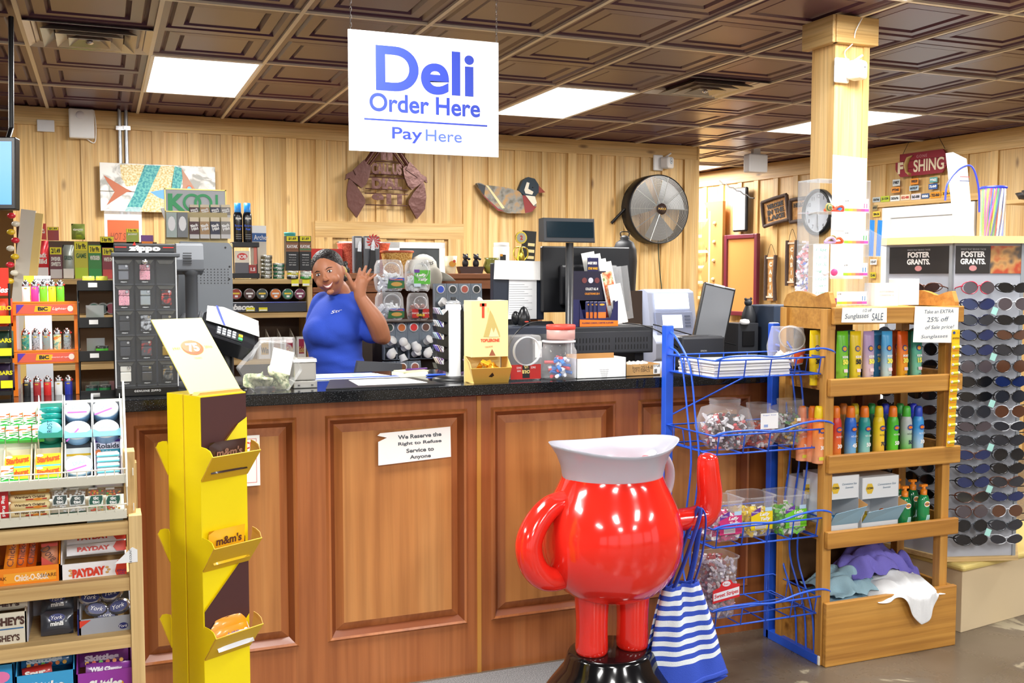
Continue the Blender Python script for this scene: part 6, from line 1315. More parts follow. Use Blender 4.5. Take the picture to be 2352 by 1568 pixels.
for s,dx,z in((0,-.34,.36),(1,.18,.40)):
    b=B();T=Matrix.Translation((w_*dx,-.022,h*z))@Matrix.Rotation(R_(5),4,'Y');b.prism([(-.02,-h*.3),(.02,-h*.33),(.024,-h*.05),(.016,h*.22),(-.018,h*.22),(-.014,0)],-.008,.008,BLACK,T=T);o=b.thing('folding_knife','black handled folding knife on the %s board of the knife display'%['narrow left','wide right'][s],'knife',(x,BKY+.05,BZ),bev=.002)
    b=B();b.prism([(-.012,h*.22),(.012,h*.22),(.010,h*.42),(-.002,h*.52),(-.012,h*.40)],-.002,.002,CHROME,T=T);b.build('blade',o)
for k,px in enumerate((805,873)):
    x,w_,h=spot(px-18,px+14,561,BKY+.18,BZ);b=B();
    prof=[(.03,0),(.05,h*.5),(.075,h),(.08,h+.008),(.07,h),(.045,h*.5)];b.lathe(prof,speckle('red_wicker',[(.4,'#b84a3a'),(.6,'#dc7a62')],130,.7),n=18);b.thing('wicker_cone','red woven cone basket %s of the knife display'%['left','right'][k],'basket',(x,BKY+.2,BZ))
def ovaljar(x,Y,zb,w_,h,lab,lc,art,fill,grp='clear snack jars on the pod drawers'):
    t=thing('snack_jar',lab,'jar',(x,Y,zb),group=grp);r=w_/2
    b=B();b.lathe([(0,0),(r*.8,0),(r*.9,.01),(r,h*.35),(r*.95,h*.8),(r*.8,h*.97),(r*.6,h)],clear(a=.12),n=24,sq=3.5,sy=.8,flip=True);b.build('jar_shell',t)
    b=B();b.lathe([(r*.55,0),(r*.62,.004),(r*.62,.018),(r*.55,.02)],clear('eef0f2',a=.35),n=26,T=Matrix.Translation((0,-r*.72,h*.62))@Matrix.Rotation(PI/2-.25,4,'X'),flip=True);b.build('jar_mouth',t)
    b=B();heap(b,0,0,.01,r*.75,r*.6,h*.5,fill,60,.016,int(px_ if False else h*1000));b.build('candy_fill',t,kind='stuff')
    a=B();art(a,r,h,-r*.84);a.build('jar_label',t);return t
PKC=M('#e4e6e8',.3)
def lab1(a,r,h,y):a.face([(-r*.35,h*.08),(r*.85,h*.1),(r*.85,h*.42),(-r*.25,h*.40)],M('#2f6a3a',.5),y-.005);a.flat(-r*.2,r*.85,h*.33,h*.42,M('#3a50b0',.5),y-.006);a.text('Pretzels',h*.05,r*.3,h*.37,M('#e87a3a',.5),y-.007,wid=r*.9,bold=.04);a.disc(r*.3,h*.22,r*.4,h*.07,M('#c89a4a',.5),y-.006,12)
def lab2(a,r,h,y):a.flat(-r*.55,r*.75,h*.22,h*.66,M('#5ab83a',.5),y-.005);a.text('Laffy',h*.11,r*.05,h*.5,WHITE,y-.006,wid=r*.8,bold=.05,shear=.2);a.text('Taffy',h*.11,r*.15,h*.36,WHITE,y-.006,wid=r*.8,bold=.05,shear=.2);a.flat(-r*.55,-r*.1,h*.58,h*.68,M('#6a3a9a',.5),y-.006);a.flat(-r*.55,r*.0,h*.14,h*.24,M('#c8d8e8',.5),y-.006)
def lab3(a,r,h,y):a.flat(-r*.8,r*.8,h*.1,h*.42,M('#b8221e',.5),y-.005);a.flat(-r*.2,r*.2,h*.1,h*.42,BLACK,y-.0055);a.text('CHUB',h*.09,0,h*.2,M('#e8c838',.5),y-.007,bold=.05);a.text('SNACK',h*.06,-r*.5,h*.27,WHITE,y-.007);a.text('SNACK',h*.06,r*.5,h*.27,WHITE,y-.007)
JY=5.45
zj0=at(920,738,JY).z;zj1=at(920,668,JY).z
def jar_at(p0,p1,yt,yb,lab,art,fill):
    x,w_,h=spot(p0,p1,yt,JY,at((p0+p1)/2,yb,JY).z);return ovaljar(x,JY,at((p0+p1)/2,yb,JY).z,w_,h,lab,None,art,fill)
jar_at(862,925,670,735,'lower left clear jar of white packets with green pretzel label',lab1,[PKC])
jar_at(935,983,672,735,'lower right clear jar with a red snack label',lab3,[M('#8a4a3a',.5)])
jar_at(860,925,596,668,'upper left clear jar of white packets with green pretzel label',lab1,[PKC])
jar_at(930,987,596,668,'upper right square white filled jar with green taffy label',lab2,[PKC])
# stool-like stand that carries the jars and pod drawers
POD=M('#7c8794',.3,coat=.3);PODD=M('#4a525c',.35)
def pods(px0,px1,y0,y1,cols,n,Y,lab,rows=1):
    x0,x1,z0,z1=rect(px0,y0,px1,y1,Y);w_=x1-x0;h=z1-z0
    t=thing('pod_dispenser',lab,'dispenser',((x0+x1)/2,Y,z0));cw=w_/n
    B().box(-w_/2,w_/2,.055,.06,0,h,PODD).build('back_plate',t)
    for k in range(n):
        X=-w_/2+(k+.5)*cw
        b=B();b.prism([(0,.0),(.055,.0),(.055,h),(.03,h),(.022,h*.4),(.0,h*.28)],X-cw/2+.001,X-cw/2+.004,POD,ax='x');b.prism([(0,.0),(.055,.0),(.055,h),(.03,h),(.022,h*.4),(.0,h*.28)],X+cw/2-.004,X+cw/2-.001,POD,ax='x');b.box(X-cw/2,X+cw/2,0,.055,0,.004,POD);b.box(X-cw/2+.004,X+cw/2-.004,.026,.028,h*.32,h,clear('9aa6b2',a=.45));b.build('chute',t)
        b=B();r=min(.024,cw*.38);b.lathe([(r*1.05,-.004),(r*1.05,0),(r*.82,.002)],M('#e8e8ea',.4),n=20,T=Matrix.Translation((X,.022,h-r*1.4))@Matrix.Rotation(PI/2,4,'X'),flip=True);b.disc(X,h-r*1.4,r*.84,r*.84,M(cols[k],.4),.0205,18);b.build('sample_lid',t)
        if h>.12:
            for q in range(3):
                b=B();b.lathe([(r*.75,0),(r*.95,.034),(r*1.05,.035),(r*1.05,.038),(0,.038)],M('#eceeee',.5),n=14);o=b.thing('coffee_pod','white coffee pod, %s in the %s chute of the %s dispenser'%(['bottom','middle','top'][q],ordn(k),lab.split()[0]),'coffee pod',((x0+x1)/2+X+(q%2-.5)*.01,Y+.012,z0+.008+q*.034),group='white coffee pods');o.rotation_euler=(R_([80,15,50][(q+k)%3]),R_([10,160,40][(q+k)%3]),0);o.location.z+=.018
    return t
pods(883,1022,738,825,['#3a4a44','#c8703a','#d83a3a','#6a4a40','#c87a3a'],5,JY-.02,'lower five-chute grey coffee pod dispenser behind the counter')
pods(1001,1111,651,735,['#3a5ad0','#3a4040','#b85a4a','#2a302e'],4,5.62,'upper four-chute grey coffee pod dispenser left of the monitor')
pods(884,970,830,858,['#c86a3a','#8a5a3a','#a86a5a'],3,JY-.05,'lowest grey pod drawer just above the counter edge')
zz=at(930,860,JY).z;b=B();X0,X1=at(862,860,JY).x,at(1130,860,JY).x;b.box(X0,X1,.06,.1,0,at(930,740,JY).z,M('#2a1e18',.6));b.box(X0,X1,-.08,.35,zz-.03,zz,M('#3a2a22',.5));b.box(X0+.0,X0+.35,.1,.3,0,at(930,738,JY).z-.0,M('#241a16',.6));b.box(at(990,700,5.6).x,X1+.02,.2,.35,0,at(1050,736,5.62).z,M('#241a16',.6));b.box(X0,X0+.33,-.01,.1,at(930,738,JY).z-.006,at(930,738,JY).z,M('#3a2e28',.5));b.thing('side_cabinet','low dark cabinet carrying coffee pod dispensers behind the counter','cabinet',(0,JY,0))
x,w_,h=spot(965,1020,820,4.9,1.0);b=B()
rd=random.Random(2);x0,x1,z0,z1=rect(966,822,1020,858,4.6);w2=x1-x0
b.prism([(-w2/2-.01,z1-z0),(w2/2,(z1-z0)*.9),(w2*.4,0),(-w2*.3,0)],0,.08,speckle('purple_weave',[(.45,'#7a4a9a'),(.55,'#b89ac8')],120,.6));b.thing('purple_basket','small purple woven basket behind the spinner','basket',((x0+x1)/2,4.25,1.0 if False else at(990,862,4.25).z))
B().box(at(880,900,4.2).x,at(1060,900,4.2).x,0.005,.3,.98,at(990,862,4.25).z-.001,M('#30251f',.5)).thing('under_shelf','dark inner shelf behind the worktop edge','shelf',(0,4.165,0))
# trinkets along the back counter
x,w_,h=bk(886,950,580)
b=B();b.lathe([(.05,0),(.08,.03),(.095,h),(.1,h+.008),(.088,h),(.07,.03)],speckle('wicker',[(.42,'#c88a3a'),(.55,'#f0c878')],110,.6),n=22,sx=1.1);b.lathe([(.1,h),(.104,h+.008),(.1,h+.014)],M('#b85a3a',.6),n=22,flip=True,sx=1.1);b.thing('wicker_basket','shallow golden wicker basket with red rim on the back counter','basket',(x,BKY+.12,BZ))
v=at(985,612,6.3)
t=thing('baseball_cap','light grey baseball cap with script front hung right of the taffy jar','cap',(v.x-.01,BKY+.04,BZ+.001));GC=M('#c4c2b8',.85,bump=.2,bs=200)
b=B();b.lathe([(.085,0),(.092,.03),(.085,.075),(.06,.105),(.025,.122),(0,.126)],GC,n=22,sy=1.05);b.text('Vans',.03,0,.065,INK,-.1,shear=.4,rot=.2,wid=.08);b.build('crown',t);b=B();b.grid(lambda u,v_:((.07+.11*v_)*math.cos(-1.3+2.0*u)*.9+.02,-(.07+.09*v_)*math.sin(.3+2.0*u)*.6-.02,.01-.06*v_*v_),12,5,M('#a8a69c',.85));b.build('visor',t,solid=.004)
b=B();b.ball((.03,-.14,-.03),(.055,.03,.075),M('#a8a498',.8),14);b.build('cloth_back',t)
x,w_,h=bk(1018,1046,588);b=B();b.lathe([(.032,0),(.038,h*.5),(.046,h),(.042,h),(.034,.006)],M('#eee2c0',.4),n=20);b.disc(0,h*.55,.025,.02,M('#e8a02a',.4),-.046,10);b.disc(.012,h*.7,.01,.01,M('#d84a2a',.4),-.047,8);b.thing('painted_cup','cream ceramic cup with orange pattern on the back counter','cup',(x,BKY+.03,BZ))
x,w_,h=bk(1050,1108,612);t=thing('figurine','two little dark bears sitting in a dark wooden boat','figurine',(x,BKY+.04,BZ));b=B();b.prism([(-w_/2,h),(-w_*.42,0),(w_*.42,0),(w_/2,h)],-.03,.03,M('#4a2e26',.5));b.build('boat',t,bev=.003)
for s in(-.2,.22):
    b=B();DB=M('#26242a',.45);b.ball((w_*s,0,h+.02),(.022,.02,.03),DB,12);b.ball((w_*s,-.004,h+.062),(.019,.019,.019),DB,12);b.ball((w_*s-.013,-.002,h+.08),.006,DB,8);b.ball((w_*s+.013,-.002,h+.08),.006,DB,8);b.ball((w_*s+.02,-.018,h+.05),(.012,.01,.009),DB,8);b.build('bear',t)
x,w_,h=bk(1113,1142,592);b=B();b.lathe([(.03,0),(.05,.02),(.056,h*.5),(.042,h*.85),(.05,h),(.045,h),(.035,h*.8)],M('#8a8a3a',.25,coat=.4),n=24);b.thing('green_pot','olive green glazed pot at the right of the boat bears','pot',(x,BKY+.04,BZ))
x,w_,h=bk(1140,1175,556);t=thing('white_tub','white lidded plastic tub with black label behind the taped monitor','tub',(x,BKY+.1,BZ));r=w_/2;b=B();b.lathe([(r,0),(r,h*.85),(r*.9,h*.88)],WHITE,n=26);b.flat(-r*.55,r*.2,h*.25,h*.6,M('#2a2c2e',.5),-r-.001);b.flat(-r*.55,-r*.2,h*.55,h*.62,M('#e8a020',.5),-r-.002);b.build('tub_body',t);b=B();b.lathe([(r*.95,h*.87),(r*.96,h*.88),(r*.94,h*.99),(0,h)],WHITE,n=26);b.build('lid',t)
x,w_,h=bk(1186,1214,530);GO=M('#d8c452',.2,m=.9);t=thing('trophy','small gold trophy with a round emblem and green base band','trophy',(x,BKY+.08,BZ))
b=B();b.box(-.03,.03,-.02,.02,0,.03,WHITE);b.build('base',t);b=B();b.lathe([(.018,.03),(.018,.06)],M('#2a9a3a',.3),n=16);b.build('band',t);b=B();b.lathe([(.014,.06),(.03,.1),(.018,.15),(.01,.18)],GO,n=14);
for s in(-1,1):b.tube(catmull([(s*.012,0,.08),(s*.05,0,.12),(s*.045,0,.17),(s*.012,0,.18)],5),.005,GO,6)
b.build('stem',t);b=B();b.lathe([(.042,0),(.042,.01)],GO,n=22,T=Matrix.Translation((0,0,h-.045))@Matrix.Rotation(PI/2,4,'X'));b.disc(0,h-.045,.032,.032,M('#b8b8a8',.4),-.011,20);b.text('2',.03,0,h-.045,RED,-.012,bold=.04);b.build('emblem',t)
x0,x1,z0,z1=rect(1190,530,1220,606,BKY+.2);b=B();w2=x1-x0;h2=z1-BZ;b.box(-w2/2,w2/2,0,.02,0,h2,M('#1c1d1c',.4));[b.flat(-w2*.1,w2*.42,h2*(.35+.15*q),h2*(.42+.15*q),M('#e8dca0',.5),-.001)for q in range(3)];o=b.thing('plaque','black plaque with cream bars standing behind the trophy','plaque',((x0+x1)/2+.02,BKY+.2,BZ));o.rotation_euler=(0,R_(4),0)
x,w_,h=bk(722,780,570);b=B();b.box(-.12,.12,0,.1,0,h,M('#b8281e',.5));b.box(-.12,.12,-.001,0,h*.35,h*.6,M('#e8b820',.5));b.thing('red_box','red and yellow box behind the head of the woman','box',(x,BKY+.15,BZ))
v=at(1435,560,6.2);b=B();b.lathe([(.075,-.3),(.085,-.1),(.08,-.02),(.06,.03),(.03,.05),(.035,.06),(.02,.075),(.0,.08)],M('#2a2b2e',.5),n=20);b.tube(catmull([(-.03,0,.07),(-.03,0,.1),(.03,0,.1),(.03,0,.07)],5),.004,BLACK,6);b.box(-.09,.09,-.09,.09,-v.z+.02,-.3,M('#4a3a30',.6));b.thing('lantern','dark metal lantern partly hidden behind the brochures','lantern',(v.x,6.2,v.z-.02))
# ---------------- cash machine further back
ay=6.6;x0,x1,z0,z1=rect(1492,664,1598,790,ay);w_=x1-x0;t=thing('cash_machine','grey cash machine with blue glowing screen surround behind the counter','cash machine',((x0+x1)/2,ay,0));LG=M('#aeb6cc',.35)
b=B();b.prism([(0,0),(.5,0),(.5,z1-.05),(.1,z1),(.04,z1-.02),(-.02,z0+.1),(-.1,z0+.02),(-.1,z0-.1),(0,z0-.14)],-w_/2,w_/2,LG,ax='x');b.build('housing',t,bev=.01);b=B();b.prism([(.02,0),(.5,0),(.5,z1-.06),(.12,z1-.01)],-w_/2-.09,-w_/2-.002,M('#3c4048',.5),ax='x');b.build('side_shell',t,bev=.006)
T=Matrix.Translation((0,-.02,z0+.11))@Matrix.Rotation(R_(-12),4,'X');h=z1-z0
b=B();b.box(-w_*.36,w_*.36,-.012,0,h*.38,h*.66,M('#dfeaff',.4,em=1.6),T);b.build('light_panel',t);b=B();b.box(-w_*.4,w_*.4,-.02,.0,-h*.1,h*.32,M('#8c96b4',.4),T);b.build('fascia',t,bev=.004);b=B();b.box(-w_*.26,w_*.16,-.024,-.021,h*.02,h*.26,M('#f2f6ff',.3,em=.7),T);b.build('screen',t);b=B();[b.box(w_*.22,w_*.34,-.024,-.021,h*(.04+.06*q),h*(.07+.06*q),M('#5a6480',.4),T)for q in range(4)];b.build('side_keys',t,kind='stuff')
# chair back behind her
x0,x1,z0,z1=rect(826,828,884,870,4.85);b=B();b.prism([(-.12,0),(.12,-.02),(.12,z1-z0-.02),(-.1,z1-z0)],0,.04,M('#4c4f55',.6));b.box(-.02,.02,.01,.03,-.55,0,BLACK);b.box(-.2,.2,-.3,.1,-.58,-.52,M('#3c3f45',.7));b.box(-.03,.03,-.12,-.06,-z0,-.58,BLACK);b.box(-.25,.25,-.11,-.07,-z0,-z0+.03,BLACK);b.box(-.02,.02,-.33,.16,-z0,-z0+.03,BLACK);b.thing('office_chair','dark grey office chair behind the counter beside the woman','chair',((x0+x1)/2+.03,4.85,z0),bev=.01)
# ============================================================ ON THE BACK WALL
def onwall(px0,py0,px1,py1,d=0.024,right=False):
    pf=rwp if right else wbp
    ym,xm=(py0+py1)/2,(px0+px1)/2
    a,b,lo,hi=pf(px0,ym,d),pf(px1,ym,d),pf(xm,py1,d),pf(xm,py0,d)
    return Vector(((a.x+b.x)/2,(a.y+b.y)/2,lo.z)),math.hypot(b.x-a.x,b.y-a.y),hi.z-lo.z
l,w_,h=onwall(230,378,495,487,.10)
t=thing('fish_painting','two-plank painting of a striped teal fish on whitewashed wood','painting',l,ba)
PLW=speckle('whitewashed',[(.4,'#a8a8a2'),(.52,'#e8e6e0')],9,.7,detail=6,dist=1);TEA=speckle('teal_scales',[(.4,'#2f8a94'),(.6,'#6ab8ae')],60,.6);SAN=speckle('sand_scales',[(.4,'#c8ac68'),(.6,'#e8dcb8')],70,.6)
for z0,z1 in((0,.405),(.415,1)):B().box(-w_/2,w_/2,0,.03,z0*h,z1*h,PLW).build('plank',t,bev=.003)
b=B();q=lambda pts,mt,y=-.001:b.face([((u-.5)*w_,v*h)for u,v in pts],mt,y)
q([(.17,.97),(.4,.99),(.3,.55),(.22,.52),(.18,.7)],SAN);q([(.38,.98),(.52,.98),(.33,.0),(.2,.0),(.28,.35)],TEA);q([(.52,.98),(.64,.98),(.58,.0),(.33,.0)],SAN);q([(.64,.98),(.70,.95),(.71,.75),(.68,.45),(.6,0),(.55,0),(.6,.5)],TEA);q([(.70,.95),(.74,.8),(.82,.5),(.8,.3),(.7,.2),(.71,.6)],M('#b88a72',.6))
q([(.03,.74),(.22,.47),(.27,.42),(.22,.40),(.05,.12),(.12,.4),(.06,.6)],M('#b86a4a',.6),-.0015);q([(.42,.42),(.58,.5),(.57,.25),(.5,.3)],M('#6aa8e0',.6),-.0015);b.disc(w_*.265,h*.52,.025,.025,M('#c86a4a',.6),-.002,16);b.disc(w_*.265,h*.52,.016,.016,M('#6ab0c8',.5),-.0025,14);b.build('painted_fish',t)
l,w_,h=onwall(158,249,217,317,.09);t=thing('wall_speaker','white wall speaker near the left end of the plank wall','speaker',l,ba);B().box(-w_/2,w_/2,0,.07,0,h,WHITE).build('cabinet',t,bev=.012);b=B();b.ball((-.01,.0,h*.78),(.03,.008,.03),M('#e4e4e8',.4),14);b.build('tweeter_cover',t);b=B();b.tube(catmull([(w_*.2,.05,0),(w_*.5,.06,-.02),(w_*.56,.06,.1),(w_*.5,.06,h)],6),.004,WHITE,6);b.build('cord',t)
l,w_,h=onwall(85,275,125,302,.04);B().box(-w_/2,w_/2,0,.03,0,h,M('#dfe0e2',.5)).thing('junction_box','small pale junction box at the upper left of the plank wall','box',l,ba,bev=.004)
for k,px in enumerate((280,295)):
    a,c=wbp(px,250,.042),wbp(px,500,.042);b=B();b.bar((0,0,0),(0,0,a.z-c.z),.014,M('#c0c4c8',.3,m=.7),10);o=b.thing('conduit','galvanised conduit pipe running down behind the fish painting, %s one'%['left','right'][k],'pipe',c,ba);B().box(-.028,.028,-.018,.012,a.z-c.z-.16,a.z-c.z-.13,CHROME).build('clamp',o)
# metal wall art: two revolvers holding wire rows
l,w_,h=onwall(790,348,982,502,.08)
RU=M('#5a342c',.32,m=.35,bump=.3,bs=20);t=thing('metal_wall_art','rusty brown metal art of two crossed revolvers with wired letters','wall art',l,ba)
for s in(-1,1):
    S=lambda pts:[(s*u*w_/2,v*h)for u,v in pts]
    b=B();b.prism(S([(.88,.58),(.66,.42),(.52,.28),(.52,.22),(.72,.0),(.92,.16),(.95,.34),(.92,.5)]),-.02,.01,RU);b.build('grip',t,bev=.012)
    b=B();b.prism(S([(.95,.64),(.98,.55),(.9,.58),(.6,.44),(.5,.5),(.42,.62),(.38,.76),(.5,.82),(.72,.72)]),-.025,.01,RU);b.build('frame',t,bev=.008)
    b=B();b.prism(S([(.44,.74),(.74,.62),(.8,.7),(.54,.86)]),-.035,-.005,RU);b.build('cylinder',t,bev=.01)
    b=B();b.bar((s*.52*w_/2,-.015,h*.8),(s*.1*w_/2,-.015,h*1.18),.02,RU,8);b.bar((s*.44*w_/2,-.005,h*.76),(s*.04*w_/2,-.005,h*1.1),.012,RU,8);b.build('barrel',t)
for v,u in((.85,.38),(.66,.46),(.61,.5),(.44,.5),(.37,.52),(.2,.5)):b=B();b.bar((-u*w_/2,0,h*v),(u*w_/2,0,h*v),.005,RU,5);b.build('wire',t)
for v,s_ in((.95,'II'),(.74,'CALL US'),(.52,'DIAL'),(.29,'911')):b=B();b.text(s_,.09,0,h*v,RU,-.012,wid=w_*(.36 if s_!='II' else .14),bold=.06);b.build('letter_row',t,solid=.006,kind='stuff')
# duck
l,w_,h=onwall(1095,405,1251,490,.08);t=thing('wooden_duck','painted wooden wood-duck cut-out on the plank wall','wall art',l,ba)
D=lambda pts:[((u-.5)*w_,v*h)for u,v in pts]
b=B();b.prism(D([(0,.78),(.03,.8),(.12,.74),(.4,.7),(.6,.62),(.62,.6),(.66,.5),(.86,.45),(.87,.2),(.8,.06),(.7,.01),(.45,.0),(.3,.08),(.12,.42),(.02,.68)]),-.01,.04,speckle('weathered_duck',[(.38,'#6a6458'),(.5,'#8a8880'),(.62,'#b08a5a')],14,.6,detail=5));b.build('body',t,bev=.006)
b=B();b.prism(D([(.6,.62),(.66,.9),(.74,1),(.84,.96),(.9,.8),(.9,.6),(.84,.46),(.68,.5)]),-.016,.034,M('#20303a',.5));b.build('head',t,bev=.006)
b=B();b.prism(D([(.9,.78),(1,.6),(.9,.58)]),-.014,.03,M('#8a3a2a',.5));b.build('bill',t,bev=.004)
b=B();b.face(D([(.68,.64),(.72,.86),(.76,.84),(.74,.68),(.82,.6),(.8,.52),(.7,.55)]),M('#e0d8c4',.6),-.018);b.face(D([(.7,.5),(.84,.48),(.87,.3),(.82,.22)]),M('#e0d8c4',.6),-.018);b.face(D([(.66,.5),(.7,.5),(.82,.22),(.87,.2),(.8,.06),(.7,.02),(.68,.25)]),M('#8a3434',.6),-.0125);b.face(D([(.12,.74),(.16,.72),(.4,.14),(.36,.12)]),M('#d8cc9a',.6),-.012);b.face(D([(.06,.52),(.3,.12),(.4,.05),(.3,.06),(.1,.42)]),M('#8a3434',.6),-.0125);b.face(D([(.01,.78),(.12,.72),(.1,.45),(.02,.66)]),M('#34363a',.6),-.012);b.ball((w_*.31,-.018,h*.72),(.006,.004,.006),BLACK,8);b.build('painted_feathers',t)
# fan
c=wbp(1508,481,.12);r=.5*(wbp(1576,481,.12)-wbp(1440,481,.12)).length;t=thing('wall_fan','black drum wall fan with grey wire guard','fan',c,ba)
RX=Matrix.Rotation(PI/2,4,'X')
b=B();b.lathe([(r,-.10),(r,.05),(r*.97,.055),(r*.97,-.10)],M('#1a1a1c',.35),n=40,T=RX,flip=True);b.build('drum',t)
b=B();GW_=M('#b8b8b4',.3,m=.6)
for k in range(26):b.tube([(rr*math.cos(a),-.05-.035*math.sin(PI*.5*(1-rr/r)),rr*math.sin(a))for a in[2*PI*i/44 for i in range(44)]for rr in[r*(.12+.86*k/26)]],.0017,GW_,3,closed=True)
for k in range(10):a=2*PI*k/10;b.bar((r*.12*math.cos(a),-.085,r*.12*math.sin(a)),(r*.97*math.cos(a),-.05,r*.97*math.sin(a)),.003,GW_,4)
b.build('wire_guard',t,kind='stuff')
b=B();b.lathe([(r*.15,0),(r*.16,.012),(.0,.016)],M('#3a2a26',.4),n=20,T=Matrix.Translation((0,-.085,0))@RX);b.text('MAXX',.02,0,0,M('#e0b040',.4),-.103);b.build('hub_cap',t)
for k in range(3):
    b=B();b.grid(lambda u,v:(r*(.12+.78*u)*math.cos(v*1.3),-.0+.05*v-.03,r*(.12+.78*u)*math.sin(v*1.3)),5,6,M('#77797a',.4,m=.3));o=b.build('blade',t);o.rotation_euler=(0,k*2.094,0)
b=B();b.bar((-r*1.0,.03,0),(-r*1.3,.11,-.13),.014,BLACK,6);b.bar((r,.03,0),(r*1.06,.11,0),.014,BLACK,6);b.build('bracket',t,kind='stuff')
P=[wbp(1512,548,.08),wbp(1513,590,.05),wbp(1516,630,.05),wbp(1520,668,.05),wbp(1524,760,.05)];b=B();b.tube(catmull(P,5),.005,M('#3a4a3a',.5),6);b.thing('fan_cord','thin dark cord hanging below the wall fan','cord')
def camera_dome(loc,rz,k,lab):
    t=thing('security_camera',lab,'camera',loc,rz);b=B();b.box(-.05*k,.05*k,-.02*k,0,-.07*k,.07*k,WHITE);b.build('wall_plate',t,bev=.014*k);b=B();b.box(-.045*k,.055*k,-.11*k,-.02*k,-.055*k,.05*k,WHITE,Matrix.Translation((.035*k,0,0))@Matrix.Rotation(R_(25),4,'Z'));b.build('head',t,bev=.02*k,bseg=3)
    b=B();T=Matrix.Translation((.035*k,0,0))@Matrix.Rotation(R_(25),4,'Z');b.disc(0,.01*k,.022*k,.028*k,M('#a8c0d4',.3),-.1105*k,18,T);b.disc(0,.01*k,.015*k,.02*k,M('#e4ecf2',.2),-.1115*k,18,T);b.disc(.002,.008*k,.005*k,.006*k,INK,-.1125*k,10,T);b.build('lens',t);b=B();b.bar((.06*k,-.04*k,.05*k),(.11*k,-.05*k,.085*k),.007*k,WHITE,8);b.build('antenna',t)
camera_dome(wbp(1510,374,.02),ba,1.05,'white security camera on the plank wall above the fan')
v=at(1932,162,3.985);camera_dome((v.x,3.99,v.z),0,.85,'white security camera on the wooden post')
P=[at(1944,135,3.96),at(1941,118,3.97),at(1960,98,3.97),at(1965,72,3.95),at(1980,42,3.94)];b=B();b.tube(catmull(P,5),.003,WHITE,6);b.thing('camera_cord','thin white cord from the post camera up to the ceiling','cord')
# hanging sign over the counter
x0,x1=.0,0;p=at(801,210,3.7);q_=at(1145,230,3.7);z1=at(970,82,3.7).z;z0=at(972,353,3.7).z;w_=q_.x-p.x;h=z1-z0;cx=(p.x+q_.x)/2
t=thing('hanging_sign','white hanging deli order sign with blue letters on two chains','sign',(cx,3.7,z0));B().box(-w_/2,w_/2,0,.006,0,h,M('#fcfcfe',.5)).build('panel',t)
BT=M('#2b3fa6',.5);b=B();b.text('Deli',h*.38,.0,h*.70,BT,-.001,wid=w_*.655,bold=.026);b.text('Order Here',h*.155,0,h*.415,BT,-.001,wid=w_*.74,bold=.022);b.flat(-w_*.405,w_*.42,h*.262,h*.276,BT,-.001);b.text('Pay',h*.13,-w_*.125,h*.15,BT,-.001,wid=w_*.2,bold=.014);b.text('Here',h*.10,w_*.12,h*.16,M('#5068c4',.5),-.001,wid=w_*.245,bold=.006);b.build('lettering',t)
for s,px in((-1,806),(1,1141)):
    b=B();X=at(px,80,3.7).x-cx;n=int((CEIL-z1+.01)/.014)
    for k in range(n):b.tube([(X+(.004*math.cos(a)if k%2 else 0),.003+(0 if k%2 else .004*math.cos(a)),h+.002+.014*k+.009*math.sin(a))for a in[i*PI/3 for i in range(6)]],.0012,CHROME,3,closed=True)
    b.build('chain',t,kind='stuff')
# hanging access point box
v=at(1743,352,8.3);t=thing('ceiling_speaker','grey-white rounded box speaker hung under the ceiling near the right wall','speaker',(v.x,8.3,v.z-.17));B().box(-.11,.11,0,.1,-.01,.165,M('#d8d8d8',.5)).build('cabinet',t,bev=.015);B().box(-.04,.04,.03,.07,.165,CEIL-v.z+.17,M('#c8c8c8',.5)).build('bracket',t)
# television at the left edge
p0,p1=at(-60,400,5.2),at(33,400,5.0);t=thing('television','wall television with blue screen cut off at the left edge','television',(p1.x,5.0,at(20,480,5.0).z));t.rotation_euler=(R_(-4),0,R_(-18));hh=at(20,312,5.0).z-at(20,480,5.0).z
B().box(-.62,0,0,.05,0,hh,M('#17181b',.3)).build('shell',t,bev=.004);b=B();b.box(-.6,-.016,-.002,-.0005,.02,hh-.02,M('#5aa0dc',.3,em=.8));b.build('screen',t);b=B();b.bar((-.1,.05,hh*.5),(-.14,.3,hh+.1),.012,BLACK);b.bar((-.14,.3,hh+.1),(-.14,.3,CEIL-at(20,480,5.0).z),.012,BLACK);b.build('ceiling_arm',t)
# ============================================================ ON THE RIGHT WALL
def rw(name,lab,cat,px0,py0,px1,py1,d=.03,**k):
    l,w_,h=onwall(px0,py0,px1,py1,d,True);return thing(name,lab,cat,l,ra,**k),w_,h
LW=M('#e8cf9c',.6)
t,w_,h=rw('wooden_ladder','pale decorative wooden ladder at the corner beyond the plank wall','ladder',1588,486,1632,700,.1)
for s in(-1,1):B().box(s*w_*.5-.02,s*w_*.5+.02,-.02,.02,0,h,LW).build('side_rail',t,bev=.005)
for k in range(6):B().box(-w_/2,w_/2,-.012,.012,h*(.06+.165*k),h*(.06+.165*k)+.035,LW).build('rung',t,bev=.004)
t,w_,h=rw('wavy_board','wavy edged brown board with pale knobs beside the ladder','wall art',1622,463,1664,700,.1)
L_=[(-w_*.5+w_*.22*math.sin(k*1.15),h*k/14)for k in range(15)];b=B();b.prism([(w_*.45,0)]+[(w_*.45,h)]+L_[::-1],-.02,.02,M('#c08a4c',.6));b.build('board',t,bev=.006)
for k in range(4):b=B();b.ball((.02*k*.3,-.03,h*(.25+.18*k)),.022,LW,10);b.build('knob',t)
t,w_,h=rw('framed_mirror','tall dark red framed mirror on the right wall','mirror',1666,538,1742,725,.08);FR=M('#6a2230',.4)
